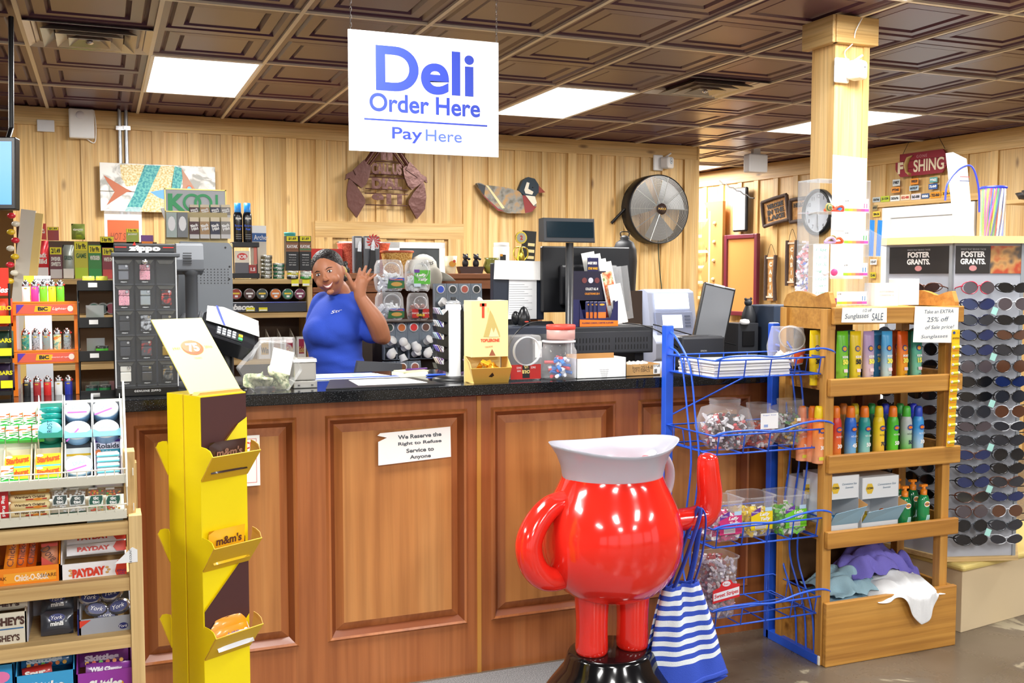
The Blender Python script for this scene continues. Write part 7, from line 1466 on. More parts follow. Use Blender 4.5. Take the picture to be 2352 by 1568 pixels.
for a in((-w_/2,-w_/2+.05,0,h),(w_/2-.05,w_/2,0,h),(-w_/2+.05,w_/2-.05,h-.05,h),(-w_/2+.05,w_/2-.05,0,.05)):B().box(a[0],a[1],-.03,.02,a[2],a[3],FR).build('frame_rail',t,bev=.008)
B().box(-w_/2+.04,w_/2-.04,-.005,.0,.04,h-.04,M('#e09a58',.25,m=.25)).build('glass',t)  # reflection of the orange wood painted into the glass colour
t,w_,h=rw('wall_thermometer','long white thermometer with dark rounded frame above the mirror','thermometer',1682,430,1714,532,.10);B().box(-w_*.5,w_*.5,0,.04,0,h,M('#1c1c1e',.3)).build('case',t,bev=.02);B().box(-w_*.42,w_*.42,-.004,0,.02,h-.02,M('#f4f2ee',.4)).build('dial',t,bev=.001)
b=B();P=[rwp(1652+8*k,415+4.0*k+(3 if k%2 else 0),.22)for k in range(11)];b.tube(P,.008,M('#2a2420',.5),5);b.thing('twisted_hook','twisted dark metal rod hook above the thermometer','hook')
LOG=M('#4c3a30',.8,bump=.5,bs=40);WDS=speckle('rustic_panel',[(.4,'#a8743c'),(.6,'#c8965a')],20,.7)
def rustic(px0,py0,px1,py1,tilt,words,lab):
    t,w_,h=rw('rustic_sign',lab,'sign',px0,py0,px1,py1,.07);t.rotation_euler=(0,R_(tilt),ra);B().box(-w_/2,w_/2,0,.02,0,h,WDS).build('panel',t)
    for a,c in(((-w_/2,h),(w_/2,h)),((-w_/2,0),(w_/2,0)),((-w_/2,0),(-w_/2,h)),((w_/2,0),(w_/2,h))):b=B();b.tube([(a[0],-.01,a[1]),((a[0]+c[0])/2,-.014,(a[1]+c[1])/2+.004),(c[0],-.01,c[1])],.02,LOG,7);b.build('log_edge',t)
    b=B();[b.text(s_,h*.2,0,h*(.74-.24*k),M('#2e221a',.7),-.004,wid=w_*.66,bold=.06)for k,s_ in enumerate(words)];b.build('letters',t,solid=.004,kind='stuff');return t
rustic(1757,455,1814,512,-9,['WELCOME','IN THE','LAKE'],'tilted log framed welcome sign on the right wall');rustic(1818,457,1856,508,-2,['HELLO'],'small log framed sign between the welcome sign and the clock')
for(a,c,d,e,nm)in((1757,586,1783,690,'lower left'),(1806,552,1831,656,'upper right')):
    t,w_,h=rw('hanging_plaque','narrow vertical dark twig framed plaque, %s of the two'%nm,'wall art',a,c,d,e,.06);B().box(-w_*.3,w_*.3,0,.02,0,h,WDS).build('panel',t)
    for s in(-1,1):b=B();b.tube([(s*w_*.42,0,0),(s*w_*.38,-.01,h*.5),(s*w_*.42,0,h)],.022,LOG,7);b.build('twig_edge',t)
    b=B();[b.box(-w_*.3,w_*.3,-.014,-.004,h*(.06+.86*k/1),h*(.1+.86*k),M('#c8b8a0',.7))for k in(0,1)];[b.text(ch,h*.1,0,h*(.8-.17*k),M('#e4d8c0',.7),-.003,bold=.06)for k,ch in enumerate('CABIN')];b.build('letters',t,kind='stuff');b=B();b.tube(catmull([(-w_*.3,0,h),(0,0,h+.12),(w_*.4,0,h)],5),.003,BLACK,4);b.build('wire',t)
v=Vector((3.262,4.085,atx(1882,487,3.26).z));r2=.113
t=thing('wall_clock','round black rimmed clock mounted on the left side of the wooden post','clock',v,-PI/2);b=B();b.lathe([(r2*.86,.0),(r2*.9,.02),(r2,.012),(r2,-.01)],M('#17181a',.3),n=40,T=RX,flip=True);b.build('rim',t);b=B();b.disc(0,0,r2*.9,r2*.9,M('#eaf0fa',.5),.0,40);b.build('dial',t)
b=B();[b.text(str(k),r2*.17,r2*.7*math.sin(k*PI/6),r2*.7*math.cos(k*PI/6),INK,-.001)for k in range(1,13)];b.build('numerals',t);b=B();b.bar((0,-.004,0),(-r2*.6,-.004,-r2*.08),.003,INK,4);b.bar((0,-.006,0),(r2*.02,-.006,-r2*.68),.003,INK,4);b.build('hands',t)
t,w_,h=rw('party_garland','shiny red, white and blue foil garland left of the post','garland',1838,550,1866,690,.15)
b=B();heap(b,0,.0,.0,w_*.5,.04,h,[M('#d83a4a',.3),M('#f0e4ea',.3),M('#3a5ad0',.3),M('#e8a8b8',.3),M('#e0e6f4',.25)],200,.028,4,box=True);b.build('foil_strips',t,kind='stuff')
# sign with a fish for the letter I
t,w_,h=rw('fishing_sign','dark red wooden gone fishing sign hanging above the door','sign',2057,348,2180,402,.08);t.rotation_euler=(0,R_(0),ra);MR=M('#8e2434',.6);WC=M('#e4d8b8',.6)
for k in range(3):b=B();z0,z1=h*k/3+.003,h*(k+1)/3;xl=[.4,.5,.42][k];b.prism([(-w_*xl,z0),(w_*(.38 if k==0 else .46),z0),(w_*(.46 if k<2 else .38),z1),(-w_*(.5 if k==0 else xl),z1)],0,.02,MR);b.build('plank',t,bev=.002)
b=B();b.text('F',h*.5,-w_*.4,h*.4,WC,-.001,bold=.05);b.text('SHING',h*.52,w_*.13,h*.42,WC,-.001,wid=w_*.56,bold=.02);b.text('GONE',h*.12,w_*.0,h*.82,M('#c89a9a',.6),-.001,space=1.3);b.build('lettering',t)
b=B();T=Matrix.Translation((-w_*.26,-.014,h*.5));b.tube([(.06,0,h*.38),(.02,0,h*.3),(-.01,0,0),(.0,0,-h*.3),(.04,0,-h*.42)],[.008,.03,.034,.02,.03],M('#b89a5a',.5),8,T=T,flat=.4);b.build('carved_fish',t);b=B();b.tube([(-w_*.36,.0,h),(-w_*.18,0,h+.17),(w_*.24,0,h+.17),(w_*.42,0,h)],.003,BLACK,4);b.build('hanging_wire',t)
# licence plates
PL=[(105,665,180,715,'#b8c4c4','320766',0),(188,653,272,712,'#b8c82a','JU-1234',0),(282,648,375,705,'#e8ece8','583696',0),(385,640,478,695,'#ecd8b8','832-488',1),(490,630,585,690,'#d8d4dc','065-808',0),(593,628,670,680,'#3a5a88','006',2),(683,612,785,675,'#d8901c','752-860',0),(795,598,908,655,'#e8a82a','328-41',0),(915,590,1000,650,'#e08a2a','78-10',0),(305,487,378,552,'#c8d0d0','1987',0),(295,565,378,620,'#e8942a','PT040',0),(485,477,562,537,'#e8902a','9959',0),(472,550,565,600,'#a8c0d0','6027',0),(675,465,752,518,'#5aa8a8','PY9632',2),(665,530,752,585,'#2a5aa0','72-049',2),(872,440,940,490,'#f0eaea','W3504',1),(862,500,945,560,'#c8d82a','T-036',0),(108,808,178,860,'#e8cc2a','584-36',0),(104,745,152,795,'#9a8a5a','6933',0),(80,1285,145,1340,'#e8e8e4','31E-47',0),(80,1415,135,1475,'#c8b82a','12-46',0),(1030,865,1078,935,'#e8a02a','89-5',0),(1028,948,1100,1005,'#5a8a4a','381',2),(1022,1020,1100,1085,'#ecece8','1246',0)]
PN={'#b8c4c4':'blue-grey','#b8c82a':'yellow-green','#e8ece8':'white','#ecd8b8':'cream','#d8d4dc':'pale lilac','#3a5a88':'dark blue','#d8901c':'amber','#e8a82a':'yellow','#e08a2a':'orange','#c8d0d0':'grey-white','#e8942a':'orange','#e8902a':'orange','#a8c0d0':'light blue','#5aa8a8':'teal','#2a5aa0':'blue','#f0eaea':'white','#c8d82a':'lime','#e8cc2a':'yellow','#9a8a5a':'khaki','#e8e8e4':'white','#c8b82a':'mustard','#e8a02a':'orange','#5a8a4a':'green','#ecece8':'white'}
for n_,(a,c,d,e,cl,tx,k)in enumerate(PL):
    l,w_,h=onwall(1980+a/4.355,300+c/4.355,1980+d/4.355,300+e/4.355,.055,True);b=B();b.box(-w_/2,w_/2,0,.004,0,h,M(cl,.45));b.text(tx,h*.5,0,h*.5,[INK,M('#b8382a',.5),WHITE][k],-.001,wid=w_*.8,bold=.05)
    b.thing('licence_plate','%s licence plate reading %s %s'%(PN[cl],tx,'in the row just above the white door' if n_<9 else 'in a pair below the red sign' if n_<17 else 'beside the white door, left' if n_<21 else 'beside the white door, right'),'licence plate',l,ra,group='licence plates round the door',bev=.002)
# pans on a high shelf at the right edge
l,w_,h=onwall(2285,400,2400,458,.30,True);
B().box(-.15,.9,-.02,.26,-.03,0,PINE_H).thing('high_shelf','pine wall shelf at the right edge holding cast iron pans','shelf',l,ra)
for k in range(2):
    t=thing('frying_pan','black cast iron pan on the high shelf, %s one'%['front','rear'][k],'pan',l+Vector((.10-.16*k,-.1-.2*k,.0)),ra);b=B();b.lathe([(0,0),(.14,.0),(.17,.05),(.165,.05),(.135,.01)],M('#1c1c1e',.5),n=26,flip=True);b.build('pan_body',t);b=B();P=catmull([(0,0,.04),(-.03,0,.12),(-.02,0,.22),(.02,0,.22),(.02,0,.12)],5);b.tube([(.0+p.x,-.05,p.z)for p in P],.012,M('#1c1c1e',.5),6);b.build('handle',t)
# ============================================================ WOODEN SHELF UNIT, RIGHT
UX0,UX1,UY=2.56,3.19,3.12
su=thing('display_shelf','stained wooden display shelf unit with sunscreen and clothes, right of the blue rack','shelf',(UX0,UY,0));UW=UX1-UX0;UD=.29
UL=[(1.114,.067),(.822,.07),(.527,.066)]
for(x,y)in((-.017,.001),(UW-.060,.001),(-.017,UD-.04),(UW-.052,UD-.04)):B().box(x,x+.040,y+.0,y+.04,.001,1.33 if y==0 else 1.38,OAKS_V).build('post',su,bev=.003)
for z,h in UL:
    B().box(-.012,UW+.012,-.022,.0,z-h,z,OAKS).build('front_rail',su,bev=.004)
    B().box(.01,UW-.01,.0,UD,z-.05,z-.035,OAKS).build('shelf_board',su)
    for x in(0.008,UW-.03):B().box(x,x+.02,.04,UD-.04,z-.045,z+.01,OAKS).build('side_rail',su,bev=.003)
B().box(.0,UW+.01,-.022,.0,1.32,1.385,OAKS).build('front_rail',su,bev=.004);B().box(.024,UW-.024,.0,UD,1.36,1.378,OAKS).build('top_board',su)
B().box(-.012,UW+.012,-.022,.0,0,.25,OAKS).build('bottom_box_front',su,bev=.004)
for x in(0,UW-.02):B().box(x,x+.02,.0,UD,0,.25,OAKS).build('bottom_box_side',su)
B().box(.02,UW-.02,0,UD,.13,.145,OAKS).build('shelf_board',su)
cr_=[(0,1.38),(0,1.40)]+[(UD*k/16,1.415+.022*abs(math.cos(PI*k/16*1.5))+.008)for k in range(1,16)]+[(UD,1.40),(UD,1.38)]
for x in(0,UW-.02):B().prism([(p[0],p[1])for p in cr_[::-1]],x,x+.022,OAKS,ax='x').build('scalloped_crest',su,bev=.003);B().box(x,x+.022,.0,UD,1.30,1.383,OAKS).build('side_rail',su)
B().box(.02,UW*.55,UD-.005,UD,.25,1.32,M('#5a3c1e',.7)).build('back_panel',su)
# sunscreen tubes
def scol(c1,c2):
    k=('grad',c1,c2)
    if k in _mc:return _mc[k]
    m,nt,p=newmat('two_tone_plastic');tc=nt.nodes.new('ShaderNodeTexCoord');s=nt.nodes.new('ShaderNodeSeparateXYZ');nt.links.new(tc.outputs['Generated'],s.inputs[0]);r=ramp(nt,s.outputs['Z'],[(.1,c2),(.7,c1)]);nt.links.new(r.outputs[0],p.inputs['Base Color']);p.inputs['Roughness'].default_value=.3;_mc[k]=m;return m
def sun_tube(px,c1,c2,cap,lab,Y=UY+.045,num='30',w_=.053,yt=760):
    z=1.114-.034;x=at(px,820,Y).x;h=at(px,yt,Y).z-z
    t=thing('sunscreen_tube',lab,'sunscreen',(x,Y,z),group='sunscreen tubes on the top shelf');hw=w_/2
    b=B();n=20;pr_=[(.78,.7,.025),(.82,.75,.03),(.92,.7,h*.5),(1.0,.35,h*.9),(1.0,.12,h)]
    b.lathe([(hw*.8,0),(hw*.8,.026)],M(cap,.35),n=n,sy=.8);vs=[(hw*a*math.cos(2*PI*k/n),hw*d*math.sin(2*PI*k/n),zz)for a,d,zz in pr_ for k in range(n)];b.build('cap',t)
    b=B();b.add(vs,[(i*n+k,i*n+(k+1)%n,(i+1)*n+(k+1)%n,(i+1)*n+k)for i in range(4)for k in range(n)]+[tuple(4*n+k for k in range(n))],scol(c1,c2),True);b.build('tube_body',t)
    b=B();T=Matrix.Translation((0,-hw*1.02,0))@Matrix.Rotation(R_(-6),4,'X');b.disc(0,h*.68,.012,.012,M('#2a4a9a',.4),-.003,14,T);b.disc(0,h*.68,.009,.008,M('#f0a82a',.4),-.0036,12,T);b.text(num,.02,0,h*.44,M('#f6ee5a',.4)if c1!='#f2d21e' else INK,-.004,bold=.06,T=T);b.text('SPORT' if num=='30' else 'KIDS',.009,0,h*.53,WHITE,-.0042,bold=.06,T=T,wid=.026);b.flat(-.009,.009,h*.25,h*.31,M('#f2d8dc',.5),-.003,T);b.flat(-.007,.007,h*.17,h*.185,M('#4a5a6a',.5),-.003,T);b.build('print',t)
    return t
for a in((1934,'#6cc82a','#9ae04a','#f08a2a','bright green kids sunscreen tube with orange cap','50'),(1964,'#f2d21e','#f4dc3a','#e8c010','yellow sunscreen tube right of the green one','50'),(1994,'#b89ac8','#ecd4dc','#8a6a9a','lavender sunscreen tube','50'),(2036,'#4aa8e0','#d8f0ea','#3a7ac8','light blue sunscreen tube','30'),(2072,'#f0641e','#f6b02a','#e86a1a','orange sunscreen tube','30'),(2104,'#2fa08a','#8ad8b8','#1a8a6a','teal sunscreen tube at the right end behind the hand lettered sign','15')):sun_tube(a[0],a[1],a[2],a[3],a[4]+' on the top shelf' if len(a[4])<48 else a[4],num=a[5])
for px,Y,c,lab in((1872,UY+.10,'#f2d21e','yellow sunscreen tube behind the left front post'),(1888,UY+.20,'#f2d21e','yellow sunscreen tube deepest behind the left post'),(2013,UY+.10,'#3a8ac0','blue sunscreen tube set back between lavender and light blue'),(1950,UY+.12,'#3a9a7a','dark green sunscreen tube in the second row'),(2055,UY+.12,'#c85a2a','rust sunscreen tube in the second row'),(2088,UY+.12,'#2a8a6a','green sunscreen tube in the second row near the right')):sun_tube(px,c,c,c,lab,Y=Y,yt=758)
# spray bottles
def spray(px,c1,c2,cap,lab,Y=UY+.04,num='30',yt=932,zb=.822,yb=1040,lid='#e8e8e8'):
    z=zb-.034;x=at(px,990,Y).x;h=at(px,yt,Y).z-z;r=.0225
    t=thing('spray_bottle',lab,'sunscreen',(x,Y,z),group='spray bottles on the second shelf')
    b=B();b.lathe([(r*.96,0),(r,.004),(r,h*.68),(r*.92,h*.74),(r*.7,h*.8)],scol(c1,c2),n=18);b.build('bottle_body',t)
    b=B();b.lathe([(r*.74,h*.79),(r*.76,h*.82),(r*.7,h*.96),(r*.5,h),(0,h)],M(cap,.35),n=16);b.build('cap',t)
    b=B();b.disc(0,h*.58,.013,.011,M('#2a4a9a',.4),-r-.001,14);b.disc(0,h*.58,.010,.006,M('#e87a1a',.4),-r-.0016,12);b.text(num,.016,.003,h*.28,M('#1c2c4a',.4)if c1 in('#f2d21e','#b8c0c0')else WHITE,-r-.001,bold=.04);b.text('NO-AD' if num in('45','50')else 'PROTECT',.007,0,h*.45,WHITE if c1 not in('#f2d21e','#b8c0c0')else INK,-r-.001,wid=.028);b.flat(-r*.6,r*.6,h*.06,h*.12,M('#d8d84a',.5),-r-.0006);b.build('print',t)
for a in((1919,'#d83a2a','#f08a3a','#ec7a1c','red and orange spray bottle just right of the left post','30'),(1953,'#2a6ad0','#8ac8e8','#ec7a1c','blue spray bottle with orange cap','45'),(1985,'#2a9a94','#a8e0d4','#ec7a1c','teal spray bottle with orange cap','50'),(2018,'#f2d21e','#f4b84a','#e8c81a','yellow spray bottle with yellow cap','70'),(2050,'#4ab82a','#6ad83a','#ec7a1c','green spray bottle with orange cap','50'),(2081,'#b8c0c0','#6ac84a','#4ab83a','silver and green spray bottle with green cap','50'),(2108,'#3a9ae0','#c8e4f0','#2a4ac0','light blue spray bottle with dark blue cap','30')):spray(a[0],a[1],a[2],a[3],a[4]+(' on the second shelf' if len(a[4])<45 else ''),num=a[5])
for k,(px,Y,c,cap,lab)in enumerate(((1842,UY+.10,'#f07a2a','#ec7a1c','leftmost'),(1866,UY+.07,'#f06a2a','#ec7a1c','second'),(1880,UY+.03,'#f08a3a','#e8c81a','third'))):spray(px,c,'#f4a87a',cap,'orange spray bottle left of the shelf post, %s from the left'%lab,Y=Y,num='30')
for k,(px,c,cap,nm)in enumerate(((1936,'#c89a4a','#e88a3a','tan'),(1962,'#e8c42a','#e8d02a','yellow'),(2001,'#3a7a5a','#2a9a4a','dark green'),(2032,'#2a5ac0','#2a3ac0','deep blue'),(2066,'#3a8a4a','#3aa84a','mid green'),(2096,'#3a4ac8','#2a3ad0','royal blue'))):spray(px,c,c,cap,'%s spray bottle in the rear row of the second shelf'%nm,Y=UY+.16,yt=926)
# convenience cartons
OCB=M('#e6eaee',.5)
def ocart(px0,px1,yt,Y,lab,items,zb=.527,D=.16):
    x0,x1=at(px0,1150,Y).x,at(px1,1150,Y).x;z=zb-.034;h=at((px0+px1)/2,yt,Y).z-z;w_=x1-x0
    t=thing('product_carton',lab,'carton',((x0+x1)/2,Y,z));b=B();b.box(-w_/2,w_/2,.0,D,h*.62,h,OCB);b.box(-w_/2,w_/2,D-.003,D,0,h,OCB);b.box(-w_/2,w_/2,0,D,0,.004,OCB);b.box(-w_/2,w_/2,0,.003,0,h*.2,OCB)
    for s in(-1,1):b.box(s*w_/2-.001,s*w_/2+.001,0,D,0,h,OCB)
    b.build('carton',t);b=B();b.add([(-w_/2,-.001,h*.2),(w_/2,-.001,h*.2),(w_/2+.012,-.035,h*.5),(-w_/2+.004,-.035,h*.42)],[(0,1,2,3)],M('#8ab0c8',.6));b.add([(w_/2,0,h*.2),(w_/2,0,h*.6),(w_/2+.02,-.03,h*.52)],[(0,1,2)],M('#c8965a',.7));b.build('bin_flap',t,solid=.0015)
    b=B();b.disc(-w_*.3,h*.8,.02,.023,M('#e8c23a',.5),-.001,6);b.text('OCEAN',.009,-w_*.3,h*.81,INK,-.002,wid=.03,bold=.04);b.text('Convenience Size',.008,w_*.17,h*.86,M('#3a6a8a',.5),-.001,shear=.3,wid=w_*.5);b.text('Essentials',.007,w_*.17,h*.8,M('#3a6a8a',.5),-.001,shear=.3);b.build('print',t)
    for k,(c,nm)in enumerate(items):b=B();b.lathe([(.009,0),(.011,.003),(.011,.038),(.007,.042)],M(c,.35),n=12);b.lathe([(.009,.042),(.009,.056),(0,.056)],M('#e8e8e4',.4)if k%2 else M(c,.4),n=12);o=b.thing('mini_bottle','%s mini bottle in the %s'%(nm,lab.split(' on ')[0]),'sunscreen',((x0+x1)/2-w_*.3+k*w_*.6/max(1,len(items)-1),Y+.03+.01*(k%2),z+.03),group='mini bottles');o.rotation_euler=(R_(-20),R_([40,-30,10,60][k%4]),k)
ocart(1905,1972,1092,UY+.02,'left white dispenser carton on the third shelf',[('#4a9ad0','blue'),('#6ab8e0','sky blue'),('#3a8ac8','mid blue'),('#e8f0f4','white')])
ocart(1980,2063,1094,UY+.02,'right white dispenser carton on the third shelf',[('#e8c42a','yellow'),('#e84a2a','red'),('#f07a2a','orange')])
ocart(1846,1886,1098,UY+.14,'rear white carton on the third shelf by the side rail',[('#4a9ad0','pale blue')],D=.12)
for k,(px,Y,c,lab)in enumerate(((2078,UY+.03,'#1f9a5a','left front'),(2121,UY+.03,'#2aa862','right front'),(2096,UY+.12,'#1a8a50','middle rear'),(2060,UY+.16,'#1a7a48','left rear'))):
    z=.527-.034;x=at(px,1150,Y).x;t=thing('pump_bottle','green gel pump bottle with orange pump, %s one'%lab,'bottle',(x,Y,z),group='green pump bottles');b=B();b.lathe([(.024,0),(.027,.004),(.027,.105),(.02,.125),(.012,.132)],M(c,.12,tr=.35,coat=.3),n=20,sy=.75);b.build('bottle_body',t)
    b=B();b.lathe([(.013,.13),(.013,.15),(.007,.152),(.007,.165)],M('#f08a1c',.35),n=14);b.box(-.018,.014,-.007,.007,.163,.172,M('#f08a1c',.35));b.build('pump',t);b=B();b.disc(0,.095,.015,.012,WHITE,-.0205,16);b.disc(0,.095,.012,.008,M('#e8a01c',.4),-.021,14);b.text('OCEAN',.006,0,.095,M('#2a3a8a',.4),-.0215,bold=.04)
    for q in range(5):b.tube([(-.016+.004*q,-.021,.02),(-.004+.004*q,-.021,.03),(.002+.003*q,-.021,.05)],.001,M('#c8f0f0',.4),3)
    b.build('print',t)
# clothes in the bottom box
def cloth(name,lab,mt,cx,cy,z,sx,sy,h,seed,hang=None,wr=.5):
    rd=random.Random(seed);a=[rd.uniform(0,6)for _ in range(6)]
    def fn(u,v):
        x=(u-.5)*2;y=(v-.5)*2;e=max(0,1-(abs(x)**2.6+abs(y)**3)*.8)
        zz=h*(e**.5+wr*.22*(math.sin(x*9+a[0]+4*y)+math.sin(y*11+a[1]+x*5)+.6*math.sin(x*21+y*13+a[2])))*(.3+.7*e)
        X=cx+sx*x*(1+.06*math.sin(y*7+a[3]));Y=cy+sy*y+.006*math.sin(x*14+a[4])
        Z=z+zz
        if hang and v<.3 and abs(x-hang[0])<hang[1]:
            q=(.3-v)/.3;s=math.cos((x-hang[0])/hang[1]*PI/2);Y=cy-sy-.012-.012*s+(Y-cy+sy)*0-.006*math.sin(x*20);Z=z+h*.35-q*hang[2]*s
        return(X,Y,Z)
    b=B();b.grid(fn,34,26,mt);return b.thing(name,lab,'clothing',sub=1,solid=.003)
JN=M('#8fb4c8',.9,bump=.3,bs=300);PU=M('#7a72cc',.9,bump=.3,bs=300);TW=M('#e4e6e8',.9,bump=.2,bs=300)
for q in range(4):cloth('folded_jeans','light blue folded jeans at the left of the bottom box, %s layer'%['lowest','second','third','top crumpled'][q],[JN,M('#7ea4ba',.9),JN,M('#98bac8',.9,bump=.3,bs=300)][q],UX0+.17+.01*q,UY+.14,.15+.032*q,.16-.01*q,.12,.035+(.03 if q==3 else 0),q,wr=.3+(.7 if q==3 else 0))
cloth('white_shirt','white shirt spilling over the front of the bottom wooden box',TW,UX0+.40,UY+.085,.225,.16,.12,.08,11,hang=(.2,.55,.13),wr=.4)
cloth('purple_shirt','purple crumpled shirt on top of the clothes pile',PU,UX0+.34,UY+.15,.30,.14,.10,.09,12,wr=.9)
cloth('purple_shirt','smaller purple shirt tucked at the right rear of the pile',PU,UX0+.51,UY+.17,.24,.07,.09,.09,13,wr=.9)
# hand written signs
def hsign(px0,py0,px1,py1,Y,lab,lines,rot=0):
    x0,x1,z0,z1=rect(px0,py0,px1,py1,Y);w_=x1-x0;h=z1-z0;t=thing('paper_sign',lab,'sign',((x0+x1)/2,Y,z0));t.rotation_euler=(0,R_(rot),0);B().prism([(-w_/2,.002),(w_/2,0),(w_/2-.001,h),(-w_/2+.003,h+.002)],0,.0008,PAPER).build('sheet',t);b=B();[b.text(s_,hh*h,xx*w_,zz*h,M('#4a5a70',.7),-.0006,wid=ww*w_,shear=.2,rot=R_(2))for s_,hh,xx,zz,ww in lines];b.build('handwriting',t);return t
hsign(1933,707,2037,741,UY-.024,'white paper half off sunglasses sale sign on the shelf top rail',[('1/2 off',.2,.06,.84,.2),('Sunglasses',.42,-.17,.42,.52),('SALE',.5,.29,.4,.26)],.5)
hsign(2098,705,2200,787,UY-.026,'white paper sign offering an extra twenty-five percent off sunglasses',[('Take an EXTRA',.1,.05,.88,.65),('25% off',.13,.03,.66,.5),('of Sale price!',.13,.08,.43,.65),('Sunglasses',.12,-.03,.17,.6)],1.5)
# lip balm strip
sx_,syy=at(2192,900,UY-.03).x,UY-.03;zt_=at(2192,757,syy).z
t=thing('lip_balm_strip','long hanging strip of yellow carded lip balms on the right shelf post','lip balm',(sx_,syy,0));YP_=M('#f2c81a',.4)
b=B();b.box(-.02,.02,0,.001,zt_-.055,zt_,YP_);b.text('LIP POTION',.007,0,zt_-.034,M('#6a2a1a',.5),-.001,wid=.036,bold=.03);b.disc(-.01,zt_-.012,.007,.006,M('#2a4a9a',.4),-.001,12);b.text('45',.009,.011,zt_-.012,M('#e8a01c',.4),-.001);b.build('header_card',t)
for k in range(12):
    z=zt_-.055-(k+1)*.0345;dx=-.0012*k;b=B();b.box(dx-.020,dx+.020,0,.0012,z,z+.034,M('#f0bc1a',.4));b.flat(dx-.017,dx+.017,z+.004,z+.008,M('#f08a2a',.4),-.0006);b.build('card',t)
    b=B();b.tube([(dx-.014,-.006,z+.020),(dx+.012,-.006,z+.021)],.0055,M('#f2e23a',.35),9);b.tube([(dx+.012,-.006,z+.021),(dx+.020,-.006,z+.0213)],.0057,WHITE,9);b.tube([(dx-.017,-.006,z+.020),(dx-.014,-.006,z+.02)],.0057,WHITE,9);b.build('balm_tube',t)
# small goods on top of the unit
TZ=1.386
def topbox(px0,px1,yt,Y,c,lab,words=(),D=.06,name='small_box',cat='box'):
    x,w_,h=spot(px0,px1,yt,Y,TZ);b=B();b.box(-w_/2,w_/2,0,D,0,h,M(c,.6));[b.text(s_,.006,0,h*(.62-.16*k),M('#7a8088',.6),-.001,wid=w_*.6)for k,s_ in enumerate(words)];return b.thing(name,lab,cat,(x,Y,TZ),bev=.0015)
topbox(2010,2064,650,UY+.08,'#f4f4f2','white printed carton of business cards on top of the wooden shelf',("SCOTT'S ENTERPRISES",'COVINGTON, LA'));topbox(2066,2112,640,UY+.12,'#fafafa','plain tall white carton right of the printed one',('',''));
# acrylic tower
AY=UY+.10;ax0,ax1=at(1880,560,AY).x,at(1996,560,AY).x;aw=ax1-ax0;az1=at(1935,412,AY).z-TZ
t=thing('acrylic_stand','clear acrylic four-shelf stand of bracelets and cables on the wooden shelf','stand',((ax0+ax1)/2,AY,TZ));CA=clear('eef2f4',a=.10)
for s in(-1,1):B().box(s*aw/2-.0015,s*aw/2+.0015,0,.13,0,az1,CA).build('side_pane',t)
azs=[at(1935,q,AY).z-TZ for q in(700,634,560,486)]+[az1]
for z in azs:B().box(-aw/2,aw/2,0,.13,max(z-.003,0),max(z,.003),CA).build('shelf_pane',t)
RBW=[('#8ac83a','#e0609a','#7a5ad0')]
for k in range(4):
    z=max(azs[k],.003);b=B();x0_=-.002 if k else-.03;b.box(x0_-.0,aw/2-.006,-.001,0,z,z+.052,M('#fdfdfd',.5));n=12;W_=aw/2-.006-x0_
    for q in range(n):b.flat(x0_+W_*q/n,x0_+W_*(q+1)/n,z+.003,z+.013,M(['#a8d83a','#c8c83a','#e8a85a','#ec7a7a','#e85a9a','#c85ac0'][q//2],.5),-.0016)
    for q in range(2):b.flat(aw/2-.03+q*.012,aw/2-.026+q*.012,z+.016,z+.034,M(['#3a8ad0','#3a8ad0','#4ab85a','#e0609a'][k],.5),-.0016)
    b.text('4.99',.007,x0_+.012,z+.042,INK,-.0016);b.thing('price_card','white rainbow edged price card on the %s level of the acrylic stand'%['lowest','second','third','top'][k],'card',((ax0+ax1)/2,AY,TZ))
rd=random.Random(9);nm_=['black and white charger block','pink plug block','white earphone ball','magenta earphone ball','woven brown bracelet coil','orange and red bracelet coil','lilac bracelet loop','green and black bracelet coil','orange and red braided band','red tipped braided band','blue bracelet bead pack']
IT=[(0,-.03,'#2a2a2e',0),(0,.02,'#e85a9a',0),(1,-.035,'#f0eef0',1),(1,-.012,'#e04a8a',1),(2,-.012,'#8a6a4a',2),(2,.02,'#e8602a',3),(2,-.036,'#c8a8d0',3),(3,-.034,'#4a6a4a',2),(3,-.02,'#e85a2a',3),(3,.005,'#e8482a',3),(3,.012,'#3a8ad8',1)]
for k,(lv,dx,c,ty)in enumerate(IT):
    z=max(azs[lv],.003)+.001;b=B();mt=M(c,.4)
    if ty==0:b.box(-.016,.016,-.012,.012,0,.024,mt);b.box(-.006,.006,-.0125,-.012,.008,.016,WHITE)
    elif ty==1:b.ball((0,0,.014),.014,mt,12)
    elif ty==2:[b.tube([(rr*math.cos(a),-.003*q,.018+rr*math.sin(a))for a in[i*PI/7 for i in range(14)]],.003,M(c if q%2 else '#b8a05a',.5),5,closed=True)for q,rr in enumerate((.015,.011,.007,.003))]
    else:b.tube(catmull([(-.025,0,.006),(-.008,0,.02),(.012,0,.024),(.026,0,.01),(.01,.006,.006),(-.02,.006,.005)],5),.0055,mt,7)
    b.thing('trinket',nm_[k]+' on the acrylic stand','accessory',((ax0+ax1)/2+dx,AY+.04+.012*(k%3),TZ+z))
for k,(a,c,d,e,lab)in enumerate(((1906,358,1984,530,'blank white sheet standing behind the top of the acrylic stand'),(1900,500,1975,640,'second blank white sheet lower behind the acrylic stand'))):
    x0,x1,z0,z1=rect(a,c,d,e,AY+.15+.01*k);B().prism([(-(x1-x0)/2,0),((x1-x0)/2,0),((x1-x0)/2,z1-z0-.008),(-(x1-x0)/2,z1-z0)],0,.001,PAPER).thing('paper_sheet',lab,'paper',((x0+x1)/2,AY+.136+.003*k,z0))
